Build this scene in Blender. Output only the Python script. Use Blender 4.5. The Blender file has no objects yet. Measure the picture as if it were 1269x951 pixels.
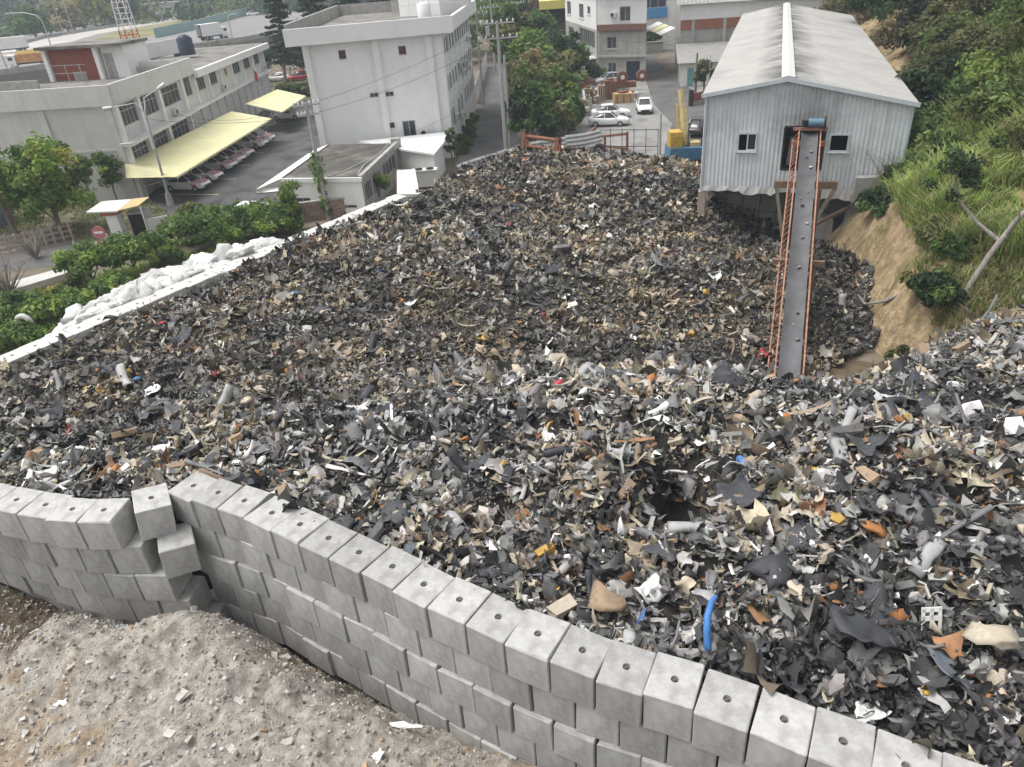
import bpy, bmesh, math, random
import numpy as np
from mathutils import Vector, Matrix

SC = bpy.context.scene
COL = SC.collection
R = math.radians

# ------------------------------------------------------------------ camera
cd = bpy.data.cameras.new('camera')
cam = bpy.data.objects.new('camera', cd)
COL.objects.link(cam)
SC.camera = cam
cd.sensor_fit = 'HORIZONTAL'
cd.sensor_width = 36.0
cd.lens = 36.0 * 920 / 1269
cd.clip_start = 0.1
cd.clip_end = 5000
PITCH, ROLL, CAMZ = R(30.2), R(4.5), 18.0
_fw = Vector((0, math.cos(PITCH), -math.sin(PITCH)))
_dn = Vector((0, -math.sin(PITCH), -math.cos(PITCH)))
_rt = Vector((1, 0, 0))
_ix = _rt * math.cos(ROLL) + _dn * math.sin(ROLL)
_iy = -_rt * math.sin(ROLL) + _dn * math.cos(ROLL)
cam.matrix_world = Matrix(((_ix.x, -_iy.x, -_fw.x, 0), (_ix.y, -_iy.y, -_fw.y, 0),
                           (_ix.z, -_iy.z, -_fw.z, CAMZ), (0, 0, 0, 1)))

# ------------------------------------------------------------------ light: an overcast day
SUN_EL, SUN_AZ = R(66), R(-80)          # azimuth clockwise from +Y
world = bpy.data.worlds.new('World')
SC.world = world
world.use_nodes = True
wn = world.node_tree
wn.nodes.clear()
sky = wn.nodes.new('ShaderNodeTexSky')
sky.sky_type = 'NISHITA'
sky.sun_disc = False
sky.sun_elevation = SUN_EL
sky.sun_rotation = SUN_AZ
sky.air_density = 1.0
sky.dust_density = 4.0
sky.ozone_density = 1.0
hs = wn.nodes.new('ShaderNodeHueSaturation')
hs.inputs['Saturation'].default_value = 0.12
bg = wn.nodes.new('ShaderNodeBackground')
bg.inputs['Strength'].default_value = 0.15
wo = wn.nodes.new('ShaderNodeOutputWorld')
wn.links.new(sky.outputs[0], hs.inputs['Color'])
wn.links.new(hs.outputs[0], bg.inputs['Color'])
wn.links.new(bg.outputs[0], wo.inputs['Surface'])
sl = bpy.data.lights.new('sun', 'SUN')
sl.energy = 1.5
sl.angle = R(30)
sl.color = (1.0, 0.97, 0.93)
sun = bpy.data.objects.new('sun', sl)
COL.objects.link(sun)
_sd = Vector((math.sin(SUN_AZ) * math.cos(SUN_EL), math.cos(SUN_AZ) * math.cos(SUN_EL), math.sin(SUN_EL)))
sun.rotation_euler = _sd.to_track_quat('Z', 'Y').to_euler()
SC.view_settings.view_transform = 'Standard'
SC.view_settings.look = 'None'
SC.view_settings.exposure = 0.70
SC.view_settings.gamma = 1.0
SC.view_settings.use_curve_mapping = False

# ------------------------------------------------------------------ helpers
rnd = random.Random(7)
rng = np.random.default_rng(11)


def origin(o):
    v = Vector((0, 0, 0))
    while o is not None:
        v = v + Vector(o.location)
        o = o.parent
    return v


def tag(o, label=None, cat=None, group=None, kind=None):
    if label: o['label'] = label
    if cat: o['category'] = cat
    if group: o['group'] = group
    if kind: o['kind'] = kind
    return o


def thing(name, label, cat, loc=(0, 0, 0), rz=0.0, group=None):
    o = bpy.data.objects.new(name, None)
    o.empty_display_size = 0.3
    COL.objects.link(o)
    o.location = loc
    o.rotation_euler = (0, 0, rz)
    return tag(o, label, cat, group, 'thing')


def dup(root, loc, rz=0.0, label=None, group=None, rot=None, scale=None):
    """a copy of a thing with copies of its parts and sub-parts (mesh data shared)"""
    r = root.copy()
    COL.objects.link(r)
    r.location = loc
    r.rotation_euler = rot if rot else (0, 0, rz)
    if scale: r.scale = scale
    if label: r['label'] = label
    if group: r['group'] = group
    for ch in list(root.children):
        c = ch.copy()
        COL.objects.link(c)
        c.parent = r
        for g in list(ch.children):
            d = g.copy()
            COL.objects.link(d)
            d.parent = c
    return r


class MB:
    """collects shapes and links them as ONE mesh object"""
    def __init__(s):
        s.v, s.f, s.m, s.sm = [], [], [], []

    def add(s, V, F, mi=0, smooth=False):
        n = len(s.v)
        s.v.extend([tuple(map(float, p)) for p in V])
        for f in F:
            s.f.append([i + n for i in f])
            s.m.append(mi)
            s.sm.append(smooth)
        return s

    def box(s, c, d, rz=0.0, mi=0, rot=None):
        x, y, z = d[0] / 2, d[1] / 2, d[2] / 2
        P = [Vector(p) for p in ((-x, -y, -z), (x, -y, -z), (x, y, -z), (-x, y, -z), (-x, -y, z), (x, -y, z), (x, y, z), (-x, y, z))]
        M = rot if rot is not None else Matrix.Rotation(rz, 3, 'Z')
        P = [M @ p + Vector(c) for p in P]
        return s.add(P, [(0, 3, 2, 1), (4, 5, 6, 7), (0, 1, 5, 4), (1, 2, 6, 5), (2, 3, 7, 6), (3, 0, 4, 7)], mi)

    def hexa(s, lo, hi, mi=0):
        P = list(lo) + list(hi)
        n = len(lo)
        F = [tuple(range(n - 1, -1, -1)), tuple(range(n, 2 * n))]
        for i in range(n):
            j = (i + 1) % n
            F.append((i, j, n + j, n + i))
        return s.add(P, F, mi)

    def prism(s, poly, z0, z1, mi=0):
        a = sum(poly[i][0] * poly[(i + 1) % len(poly)][1] - poly[(i + 1) % len(poly)][0] * poly[i][1] for i in range(len(poly)))
        if a < 0: poly = poly[::-1]
        f0 = z0 if callable(z0) else (lambda p: z0)
        f1 = z1 if callable(z1) else (lambda p: z1)
        return s.hexa([(p[0], p[1], f0(p)) for p in poly], [(p[0], p[1], f1(p)) for p in poly], mi)

    def bar(s, a, b, w, h=None, mi=0, up=(0, 0, 1)):
        h = h or w
        a, b = Vector(a), Vector(b)
        d = (b - a).normalized()
        u = Vector(up)
        if abs(d.dot(u)) > .98: u = Vector((1, 0, 0))
        x = d.cross(u).normalized()
        y = x.cross(d)
        q = [(-w / 2, -h / 2), (w / 2, -h / 2), (w / 2, h / 2), (-w / 2, h / 2)]
        return s.hexa([a + x * i + y * j for i, j in q][::-1], [b + x * i + y * j for i, j in q][::-1], mi)

    def tube(s, pts, r, n=6, mi=0, cap=True, smooth=True):
        pts = [Vector(p) for p in pts]
        k = len(pts)
        rr = r if isinstance(r, (list, tuple)) else [r] * k
        V, F = [], []
        ref = Vector((0.31, 0.17, 0.93))
        px = None
        for i, p in enumerate(pts):
            d = (pts[min(i + 1, k - 1)] - pts[max(i - 1, 0)])
            d = d.normalized() if d.length > 1e-9 else Vector((0, 0, 1))
            if px is None:
                rf = ref if abs(d.dot(ref)) < .95 else Vector((1, 0, 0))
                px = d.cross(rf).normalized()
            px = (px - d * px.dot(d)).normalized()
            y = d.cross(px)
            for j in range(n):
                a = 2 * math.pi * j / n
                V.append(p + (px * math.cos(a) + y * math.sin(a)) * rr[i])
        for i in range(k - 1):
            for j in range(n):
                jj = (j + 1) % n
                F.append((i * n + j, i * n + jj, (i + 1) * n + jj, (i + 1) * n + j))
        s.add(V, F, mi, smooth)
        if cap:
            s.add(V[:n], [tuple(range(n - 1, -1, -1))], mi)
            s.add(V[-n:], [tuple(range(n))], mi)
        return s

    def cyl(s, c, r, h, n=12, mi=0, r2=None, smooth=True):
        c = Vector(c)
        return s.tube([c, c + Vector((0, 0, h))], [r, r if r2 is None else r2], n, mi, True, smooth)

    def quad(s, a, b, c, d, mi=0):
        return s.add([a, b, c, d], [(0, 1, 2, 3)], mi)

    def grid(s, P, mi=0, smooth=True):
        nu, nv = len(P), len(P[0])
        V = [p for r in P for p in r]
        F = [(i * nv + j, (i + 1) * nv + j, (i + 1) * nv + j + 1, i * nv + j + 1) for i in range(nu - 1) for j in range(nv - 1)]
        return s.add(V, F, mi, smooth)

    def mesh(s, name, mats, off=Vector((0, 0, 0))):
        me = bpy.data.meshes.new(name)
        me.from_pydata([(p[0] - off.x, p[1] - off.y, p[2] - off.z) for p in s.v], [], s.f)
        for m in (mats if isinstance(mats, (list, tuple)) else [mats]): me.materials.append(m)
        me.polygons.foreach_set('material_index', s.m)
        me.polygons.foreach_set('use_smooth', s.sm)
        me.update()
        return me

    def build(s, name, mats, parent=None, loc=None):
        """vertices are given in world coordinates"""
        off = origin(parent) if parent is not None else Vector((0, 0, 0))
        if loc is not None: off = off + Vector(loc)
        o = bpy.data.objects.new(name, s.mesh(name, mats, off))
        if loc is not None: o.location = loc
        COL.objects.link(o)
        o.parent = parent
        return o


def link_mesh(name, me, parent=None, loc=(0, 0, 0), rot=(0, 0, 0)):
    o = bpy.data.objects.new(name, me)
    COL.objects.link(o)
    o.parent = parent
    o.location = loc
    o.rotation_euler = rot
    return o


def np_mesh(name, V, F, mat, colors=None, smooth=None):
    """V (n,3), F (m,3) or (m,4); colors per vertex"""
    me = bpy.data.meshes.new(name)
    k = F.shape[1]
    me.vertices.add(len(V))
    me.vertices.foreach_set('co', np.ascontiguousarray(V, dtype=np.float32).ravel())
    me.loops.add(F.size)
    me.loops.foreach_set('vertex_index', np.ascontiguousarray(F, dtype=np.int32).ravel())
    me.polygons.add(len(F))
    me.polygons.foreach_set('loop_start', np.arange(0, F.size, k, dtype=np.int32))
    if smooth is not None:
        me.polygons.foreach_set('use_smooth', np.ascontiguousarray(smooth, dtype=bool))
    else:
        me.polygons.foreach_set('use_smooth', np.zeros(len(F), dtype=bool))
    me.update(calc_edges=True)
    if colors is not None:
        at = me.color_attributes.new('Col', 'FLOAT_COLOR', 'POINT')
        c4 = np.ones((len(V), 4), dtype=np.float32)
        c4[:, :3] = colors
        at.data.foreach_set('color', c4.ravel())
    me.materials.append(mat)
    return me


def tps(points):
    """thin plate spline surface through (x, y, z) points"""
    P = np.array(points, float)
    n = len(P)
    def U(d2):
        return np.where(d2 > 1e-12, d2 * np.log(np.maximum(d2, 1e-12)), 0.0)
    d2 = ((P[:, None, :2] - P[None, :, :2]) ** 2).sum(-1)
    A = np.zeros((n + 3, n + 3))
    A[:n, :n] = U(d2) + np.eye(n) * 0.3
    A[:n, n] = 1
    A[:n, n + 1:] = P[:, :2]
    A[n, :n] = 1
    A[n + 1:, :n] = P[:, :2].T
    b = np.zeros(n + 3)
    b[:n] = P[:, 2]
    w = np.linalg.solve(A, b)
    def f(x, y):
        x = np.asarray(x, float); y = np.asarray(y, float)
        sh = x.shape
        x, y = x.ravel(), y.ravel()
        out = np.empty(len(x))
        for s0 in range(0, len(x), 20000):
            xs, ys = x[s0:s0 + 20000], y[s0:s0 + 20000]
            D = (xs[:, None] - P[None, :, 0]) ** 2 + (ys[:, None] - P[None, :, 1]) ** 2
            out[s0:s0 + 20000] = U(D) @ w[:n] + w[n] + w[n + 1] * xs + w[n + 2] * ys
        return out.reshape(sh)
    return f


def inside(poly, x, y):
    x = np.asarray(x, float); y = np.asarray(y, float)
    r = np.zeros(x.shape, bool)
    n = len(poly)
    for i in range(n):
        x0, y0 = poly[i][:2]; x1, y1 = poly[(i + 1) % n][:2]
        if y0 == y1: continue
        c = ((y0 > y) != (y1 > y)) & (x < (x1 - x0) * (y - y0) / (y1 - y0) + x0)
        r ^= c
    return r


_vt = rng.random((64, 64))
def vnoise(x, y, s=1.0):
    """value noise 0..1"""
    x = np.asarray(x, float) * s + 1000; y = np.asarray(y, float) * s + 1000
    i, j = np.floor(x).astype(int), np.floor(y).astype(int)
    u, v = x - i, y - j
    u = u * u * (3 - 2 * u); v = v * v * (3 - 2 * v)
    a = _vt[i % 64, j % 64]; b = _vt[(i + 1) % 64, j % 64]; c = _vt[i % 64, (j + 1) % 64]; d = _vt[(i + 1) % 64, (j + 1) % 64]
    return (a * (1 - u) + b * u) * (1 - v) + (c * (1 - u) + d * u) * v


def fbm(x, y, s=1.0, o=4):
    t, a = 0, 1.0
    k = 0
    for q in range(o):
        t = t + a * vnoise(np.asarray(x) + 17.3 * q, np.asarray(y) - 9.1 * q, s); k += a
        a *= .5; s *= 2.03
    return t / k


# ------------------------------------------------------------------ materials
def mat(name, col, rough=0.85, var=0.25, scale=1.5, bump=0.0, bscale=30.0, metal=0.0, spec=0.3, col2=None, mix2=(0.5, 0.65), scale2=0.6,
        streak=0.0, coords='Object', randobj=0.0, attr=None, dist=0.02, transl=0.0, streak_col=(0.05, 0.045, 0.04)):
    m = bpy.data.materials.new(name)
    m.use_nodes = True
    nt = m.node_tree
    N, L = nt.nodes, nt.links
    b = N['Principled BSDF']
    b.inputs['Roughness'].default_value = rough
    b.inputs['Metallic'].default_value = metal
    b.inputs['Specular IOR Level'].default_value = spec
    tc = N.new('ShaderNodeTexCoord')
    co = tc.outputs['Object']
    if coords == 'World':
        ge = N.new('ShaderNodeNewGeometry')
        co = ge.outputs['Position']

    def noise(sc, det=5, rg=.6, vec=None, dis=0.0):
        t = N.new('ShaderNodeTexNoise')
        t.inputs['Scale'].default_value = sc
        t.inputs['Detail'].default_value = det
        t.inputs['Roughness'].default_value = rg
        t.inputs['Distortion'].default_value = dis
        L.new(vec if vec is not None else co, t.inputs['Vector'])
        return t.outputs['Fac']

    def ramp(fac, a, bb, c0, c1):
        r = N.new('ShaderNodeMapRange')
        r.inputs['From Min'].default_value = a
        r.inputs['From Max'].default_value = bb
        r.inputs['To Min'].default_value = c0
        r.inputs['To Max'].default_value = c1
        L.new(fac, r.inputs['Value'])
        return r.outputs['Result']

    def mixc(fac, a, c, mode='MIX'):
        x = N.new('ShaderNodeMix')
        x.data_type = 'RGBA'
        x.blend_type = mode
        if isinstance(fac, float): x.inputs['Factor'].default_value = fac
        else: L.new(fac, x.inputs['Factor'])
        for s_, v_ in ((6, a), (7, c)):
            if isinstance(v_, tuple): x.inputs[s_].default_value = (*v_[:3], 1)
            else: L.new(v_, x.inputs[s_])
        return x.outputs[2]

    if attr:
        at = N.new('ShaderNodeAttribute')
        at.attribute_name = attr
        base = at.outputs['Color']
    else:
        rgb = N.new('ShaderNodeRGB')
        rgb.outputs[0].default_value = (*col, 1)
        base = rgb.outputs[0]
    if col2 is not None:
        f = ramp(noise(scale2, 6, .62), mix2[0], mix2[1], 0, 1)
        base = mixc(f, base, tuple(col2))
    if var:
        f = ramp(noise(scale, 6, .65), .3, .7, 1 - var, 1 + var)
        cb = N.new('ShaderNodeVectorMath'); cb.operation = 'SCALE'
        L.new(base, cb.inputs[0]); L.new(f, cb.inputs['Scale'])
        base = cb.outputs[0]
    if streak:
        mp = N.new('ShaderNodeMapping')
        mp.inputs['Scale'].default_value = (1, 1, .06)
        L.new(co, mp.inputs['Vector'])
        f = ramp(noise(2.2, 5, .6, mp.outputs[0]), .5, .8, 0, streak)
        base = mixc(f, base, streak_col)
    if randobj:
        oi = N.new('ShaderNodeObjectInfo')
        f = ramp(oi.outputs['Random'], 0, 1, 1 - randobj, 1 + randobj)
        cb = N.new('ShaderNodeVectorMath'); cb.operation = 'SCALE'
        L.new(base, cb.inputs[0]); L.new(f, cb.inputs['Scale'])
        base = cb.outputs[0]
    L.new(base, b.inputs['Base Color'])
    if bump:
        bp = N.new('ShaderNodeBump')
        bp.inputs['Strength'].default_value = bump
        bp.inputs['Distance'].default_value = dist
        L.new(noise(bscale, 6, .7), bp.inputs['Height'])
        L.new(bp.outputs[0], b.inputs['Normal'])
    if transl:
        tr = N.new('ShaderNodeBsdfTranslucent')
        L.new(base, tr.inputs['Color'])
        ms = N.new('ShaderNodeMixShader')
        ms.inputs[0].default_value = transl
        out = N['Material Output']
        L.new(b.outputs[0], ms.inputs[1]); L.new(tr.outputs[0], ms.inputs[2])
        L.new(ms.outputs[0], out.inputs['Surface'])
    return m


MT = {}
MT['ground'] = mat('dry_earth', (.16, .13, .10), .95, .35, .25, .6, 3, coords='World', col2=(.09, .10, .05), scale2=.12, dist=.05)
MT['asphalt'] = mat('asphalt', (.115, .113, .11), .9, .25, .35, .3, 20, coords='World', col2=(.075, .074, .073), scale2=.25)
MT['lot'] = mat('lot_asphalt', (.085, .084, .083), .85, .3, .5, .3, 20, coords='World', col2=(.045, .045, .046), scale2=.3, mix2=(.48, .6))
MT['dirt'] = mat('mound_dirt', (.345, .325, .295), .95, .4, 4.0, 1.0, 9, coords='World', attr='Col', dist=.12)
MT['concrete'] = mat('block_concrete', (.385, .38, .368), .92, .2, 2.6, .9, 24, streak=.8, randobj=.17, dist=.015, streak_col=(.15, .143, .132), col2=(.265, .258, .245), scale2=1.1, mix2=(.5, .68))
MT['concrete_w'] = mat('old_concrete', (.36, .35, .33), .9, .2, 1.2, .4, 18, streak=.5, dist=.012, streak_col=(.1, .095, .085))
MT['socket'] = mat('socket_steel', (.10, .095, .09), .7, .3, 8)
MT['debris'] = mat('scrap_mix', (.2, .2, .2), .62, .22, 5.0, .0, 20, attr='Col', spec=.35, coords='World')
MT['pilebase'] = mat('scrap_fines', (.035, .033, .03), .95, .5, 2.5, 1.0, 8, coords='World', col2=(.08, .07, .055), scale2=1.5, dist=.08)
MT['sand'] = mat('sandy_bank', (.43, .325, .19), .95, .42, 1.9, 1.0, 3.5, coords='World', col2=(.20, .17, .075), scale2=.55, mix2=(.5, .62), dist=.35, streak=.85, streak_col=(.17, .125, .07))
MT['rust'] = mat('rust_steel', (.22, .10, .065), .85, .35, 6, .3, 40, col2=(.16, .07, .045), scale2=5)
MT['orange'] = mat('orange_paint', (.36, .185, .125), .8, .3, 4, .0, 40, col2=(.25, .12, .07), scale2=6, mix2=(.52, .62))
MT['leaf'] = mat('leaves', (.06, .1, .03), .6, .0, 1, attr='Col', spec=.25, transl=.35)
MT['bark'] = mat('bark', (.2, .17, .14), .95, .3, 6, .5, 20)
MT['greybark'] = mat('weathered_wood', (.25, .225, .20), .95, .3, 5, .5, 20, streak=.3)
MT['white'] = mat('white_paint', (.74, .74, .72), .7, .06, 1, streak=.12, streak_col=(.35, .33, .3))
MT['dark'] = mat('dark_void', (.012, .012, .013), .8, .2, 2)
MT['black'] = mat('black_rubber', (.025, .025, .027), .7, .3, 4)
MT['glass'] = mat('dark_glass', (.04, .045, .05), .12, .2, .8, spec=.6)
MT['steel'] = mat('galvanised', (.42, .43, .44), .5, .12, 4, metal=.3)

# ================================================================== SETTING
MB().quad((-690, -45, 0), (240, -45, 0), (240, 770, 0), (-690, 770, 0)).build('ground', MT['ground'])
tag(bpy.data.objects['ground'], kind='structure')


def sheet(name, poly, z, m, kind='structure'):
    o = MB().add([(p[0], p[1], z) for p in poly], [tuple(range(len(poly)))]).build(name, m)
    if o.data.polygons[0].normal.z < 0: o.data.flip_normals()
    return tag(o, kind=kind)


# ---- foreground mound of rubble and earth
MOUND = tps([(-16, 15.8, 2.4), (-14.5, 15.0, 2.4), (-13.4, 15.2, 2.4), (-12.4, 14.1, 3.5), (-9.6, 14.1, 3.75), (-11.5, 15, 2.4), (-10.2, 15, 2.2), (-8.3, 14.0, 3.55), (-7.0, 13.2, 3.05), (-8.6, 15.4, 1.6), (-7.4, 14.7, 1.5),
             (-12.3, 12.4, 3.1), (-9, 12.2, 3.45), (-6.4, 12.0, 3.0), (-5.7, 12.3, 2.85), (-6, 13.7, 1.5), (-4.5, 12.5, 1.6), (-3, 11.5, 1.85), (-4.6, 11.4, 2.75), (-3.4, 10.7, 2.7), (-4.6, 10.4, 2.8), (-8, 9.6, 3.3), (-11.5, 9.5, 3.1),
             (-1.5, 10.5, 2.1), (-2.2, 10.0, 2.65), (-1.0, 9.4, 2.6), (.2, 9.2, 2.4), (-4, 8, 2.9), (-1, 7.6, 2.7), (2, 7.6, 2.6), (-12, 6, 3), (-6, 4, 3), (0, 4, 2.8), (5, 4.5, 2.6),
             (-15.5, 11, 2.6), (-18, 13, 2.4), (-18, 8, 2.6), (-19, 16.5, 2.5), (-15, 13.2, 2.6)])


def mound_z(x, y):
    z = MOUND(x, y)
    return z + (fbm(x, y, .8) - .5) * .6 + (fbm(x, y, 2.6) - .5) * .36 + (np.abs(fbm(x + 40, y, 1.6, 5) - .5)) * -.55 + .08 + (vnoise(x, y, 7) - .5) * .10 + (vnoise(x + 9, y, 13) - .5) * .06


def height_mesh(name, fn, x0, x1, y0, y1, step, m, keep=None, below=None, skirt=None, color=None):
    xs = np.arange(x0, x1 + step / 2, step); ys = np.arange(y0, y1 + step / 2, step)
    X, Y = np.meshgrid(xs, ys, indexing='ij')
    Z = fn(X, Y)
    if skirt is not None:
        Z = np.where(skirt(X, Y), Z, below)
    nx, ny = X.shape
    idx = np.arange(nx * ny).reshape(nx, ny)
    F = np.stack([idx[:-1, :-1], idx[1:, :-1], idx[1:, 1:], idx[:-1, 1:]], -1).reshape(-1, 4)
    V = np.stack([X, Y, Z], -1).reshape(-1, 3)
    if skirt is not None:
        ok = (Z.ravel() > below + 1e-6)
        F = F[ok[F].any(1)]
    if keep is not None:
        c = V[F].mean(1)
        F = F[keep(c[:, 0], c[:, 1])]
    used = np.zeros(len(V), bool); used[F] = True
    remap = np.cumsum(used) - 1
    me = np_mesh(name, V[used], remap[F], m, colors=None if color is None else color(V[used][:, 0], V[used][:, 1]), smooth=np.ones(len(F), bool))
    return link_mesh(name, me)


# keep the mound in front of the block wall
NEARF = [(-20, 18.4), (-16.3, 17.0), (-13.41, 15.78), (-12.46, 15.48), (-10.61, 15.19), (-9.4, 16.1), (-8.75, 15.76), (-7.14, 15.03), (-5.45, 13.67), (-3.8, 12.59), (-2.22, 11.44), (-.59, 10.26), (1.14, 9.28), (2.76, 8.49), (4.44, 7.5), (9, 4.8)]
_mp = [(p[0] + .3, p[1] + .6) for p in NEARF] + [(8, 1.2), (-19.8, 1.2), (-19.8, 18)]
def soil(x, y):
    """pale grey rubble with tan soil at the lower left and along the trench, dark earth by the left wall"""
    n = fbm(x, y, .9, 5)
    tan = np.clip((n - .52) * 6 + np.clip((10.9 - y) / 1.5 - (x + 10.5) * .6, -3, .9), 0, 1)
    trench = np.clip(1 - np.abs(y - (10.6 - .66 * x * .95)) / 1.3 + (n - .5) * 3, 0, 1) * (x > -7.2)
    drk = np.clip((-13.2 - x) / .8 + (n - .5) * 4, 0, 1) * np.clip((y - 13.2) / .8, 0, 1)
    g = np.array([.395, .365, .322]); t = np.array([.335, .26, .18]); d = np.array([.13, .10, .07])
    k = np.maximum(tan, trench * .85)[:, None]
    c = g * (1 - k) + t * k
    dark_band = (np.clip(1 - np.abs(y - (11.25 - .63 * x)) / .75 + (n - .5) * 2, 0, 1) * (x > -6.8))[:, None] * .8  # darker brown band along the trench
    c = c * (1 - dark_band) + np.array([.17, .12, .075]) * dark_band
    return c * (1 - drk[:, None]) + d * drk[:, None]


tag(height_mesh('dirt_mound', mound_z, -20, 8, 1, 18.4, .08, MT['dirt'], keep=lambda x, y: inside(_mp, x, y), color=soil), kind='structure')

# ================================================================== CONCRETE BLOCK WALLS
def block_mesh(hole, seed, w=.97, d=1.06, h=.945):
    r = random.Random(seed)
    mb = MB()
    ch = .02
    hw, hd = w / 2, d / 2
    def loop(ins, z, j=0.0):
        a, b = hw - ins, hd - ins
        L = [(-a + ch, -b), (a - ch, -b), (a, -b + ch), (a, b - ch), (a - ch, b), (-a + ch, b), (-a, b - ch), (-a, -b + ch)]
        return [(x + r.uniform(-j, j), y + r.uniform(-j, j), z + r.uniform(-j, j)) for x, y in L]
    l0, l1, l2 = loop(0.004, 0), loop(0, h - .018, .008), loop(.018, h, .005)
    # a knocked off corner and a bruised edge
    for q in range(r.choice((0, 1, 1, 2))):
        k = r.randrange(4) * 2
        c = r.uniform(.03, .09)
        for kk in (k, (k - 1) % 8) if r.random() < .5 else (k, (k + 1) % 8):
            x, y, z = l1[kk]; l1[kk] = (x * (1 - c * .5), y * (1 - c * .5), z - c * .9)
            x, y, z = l2[kk]; l2[kk] = (x * (1 - c), y * (1 - c), z - r.uniform(0, .012))
    V = l0 + l1 + l2
    F = [tuple(range(7, -1, -1))]
    for k in range(2):
        for i in range(8):
            j = (i + 1) % 8
            F.append((k * 8 + i, k * 8 + j, (k + 1) * 8 + j, (k + 1) * 8 + i))
    if hole:
        rad = .085
        ang = [R(-112.5 + 45 * k) for k in range(8)]
        V += [(rad * math.cos(a), rad * math.sin(a), h) for a in ang] + [(rad * .9 * math.cos(a), rad * .9 * math.sin(a), h - .09) for a in ang]
        for i in range(8):
            j = (i + 1) % 8
            F.append((16 + i, 16 + j, 24 + j, 24 + i))
            F.append((24 + i, 24 + j, 32 + j, 32 + i))
    else:
        F.append(tuple(range(16, 24)))
    return MB().add(V, F).mesh('concrete_block', MT['concrete'])


BLK = [block_mesh(False, i) for i in range(9)]
BLKH = [block_mesh(True, i + 10) for i in range(9)]
_sm = MB().cyl((0, 0, .868), .07, .03, 12)
_sm.tube([(0, 0, .893), (0, 0, .928)], [.03, .025], 8)
SOCK = _sm.mesh('lifting_socket', MT['socket'])


def put_block(parent, x, y, ztop, yaw, hole, sx=1.0, tilt=(0, 0), sy=1.0):
    me = rnd.choice(BLKH if hole else BLK)
    o = link_mesh('concrete_block', me, parent)
    off = origin(parent)
    o.location = (x - off.x, y - off.y, ztop - .945 - off.z)
    o.rotation_euler = (tilt[0], tilt[1], yaw)
    o.scale = (sx, sy, 1)
    if hole:
        s = link_mesh('lifting_socket', SOCK, o)
        s.scale = (1 / sx, 1 / sy, 1)
    return o


def run_blocks(parent, corners, ztop, course, shift=0.0, hole=False, proud=0.0, depth=1.06, jit=.012):
    """blocks whose front top edges follow the corner points; shift slides along the run (in blocks)"""
    n = len(corners) - 1
    def pt(t):
        i = max(0, min(n - 1, int(math.floor(t))))
        a, b = Vector(corners[i]), Vector(corners[i + 1])
        return a + (b - a) * (t - i)
    for i in range(n):
        a, b = pt(i + shift), pt(i + 1 + shift)
        d = b - a
        L = d.length
        yaw = math.atan2(d.y, d.x)
        nrm = Vector((-d.y, d.x)).normalized()
        c = (a + b) / 2 + nrm * (depth / 2 + proud + rnd.uniform(-jit, jit) * 3)
        put_block(parent, c.x, c.y, ztop + rnd.uniform(-.006, .006), yaw + R(rnd.uniform(-1.8, 1.8)), hole, (L - rnd.uniform(.014, .04)) / .97, (R(rnd.uniform(-.7, .7)), R(rnd.uniform(-.7, .7))), depth / 1.06)


RUN = [(-9.58, 16.30), (-8.75, 15.76), (-7.93, 15.36), (-7.10, 14.93), (-6.27, 14.32), (-5.45, 13.74), (-4.63, 13.16), (-3.80, 12.57), (-2.99, 11.98), (-2.20, 11.41), (-1.38, 10.84), (-.56, 10.29), (.28, 9.77), (1.12, 9.28), (1.95, 8.86), (2.79, 8.43), (3.63, 7.95), (4.46, 7.46), (5.3, 6.95), (6.15, 6.45), (7.0, 5.95), (7.85, 5.45)]
w1 = thing('concrete_block_wall', 'long curved wall of stacked concrete blocks along the front, right of the kink', 'wall', (0, 10.5, 0), group='walls of stacked concrete blocks')
for k in range(5):
    run_blocks(w1, RUN, 6.0 - .96 * k, k, .5 * (k % 2), hole=(k == 0), proud=[0, .05, -.02, .03, 0][k])
LRUN = [(-18.1, 17.85), (-17.2, 17.4), (-16.25, 16.95), (-15.3, 16.5), (-14.36, 16.12), (-13.41, 15.78), (-12.46, 15.48), (-11.53, 15.29), (-10.58, 15.17)]
_e = Vector(LRUN[-1]) - Vector(LRUN[-2])
w2 = thing('concrete_block_wall', 'short wall of stacked concrete blocks left of the kink, ending in a stepped end', 'wall', (-13.5, 16, 0), group='walls of stacked concrete blocks')
for k in range(5):
    c = list(LRUN) + [tuple(Vector(LRUN[-1]) + _e)]
    sh = [0, .45, .95, 1.3, 1.7][k]
    pts = [tuple(Vector(p) + (Vector((_e.x, _e.y)) * sh)) for p in LRUN]
    run_blocks(w2, pts, 6.0 - .96 * k, k, 0, hole=(k == 0), proud=[0, .04, .0, .05, .02][k], depth=.98)
# two loose blocks that lean in the kink
lb = thing('concrete_block', 'tilted concrete block with two holes, topmost in the kink between the two walls', 'concrete block', (-9.98, 16.0, 5.1))
o = put_block(lb, -9.98, 16.0, 6.05, R(27), True, .92, (R(3), R(7)))
o.name = 'block_body'
lb2 = thing('concrete_block', 'loose concrete block wedged under the tilted one in the kink of the wall', 'concrete block', (-9.42, 15.55, 4.2))
o = put_block(lb2, -9.42, 15.55, 5.06, R(24), False, .92, (R(2), R(4)))
o.name = 'block_body'
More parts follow.
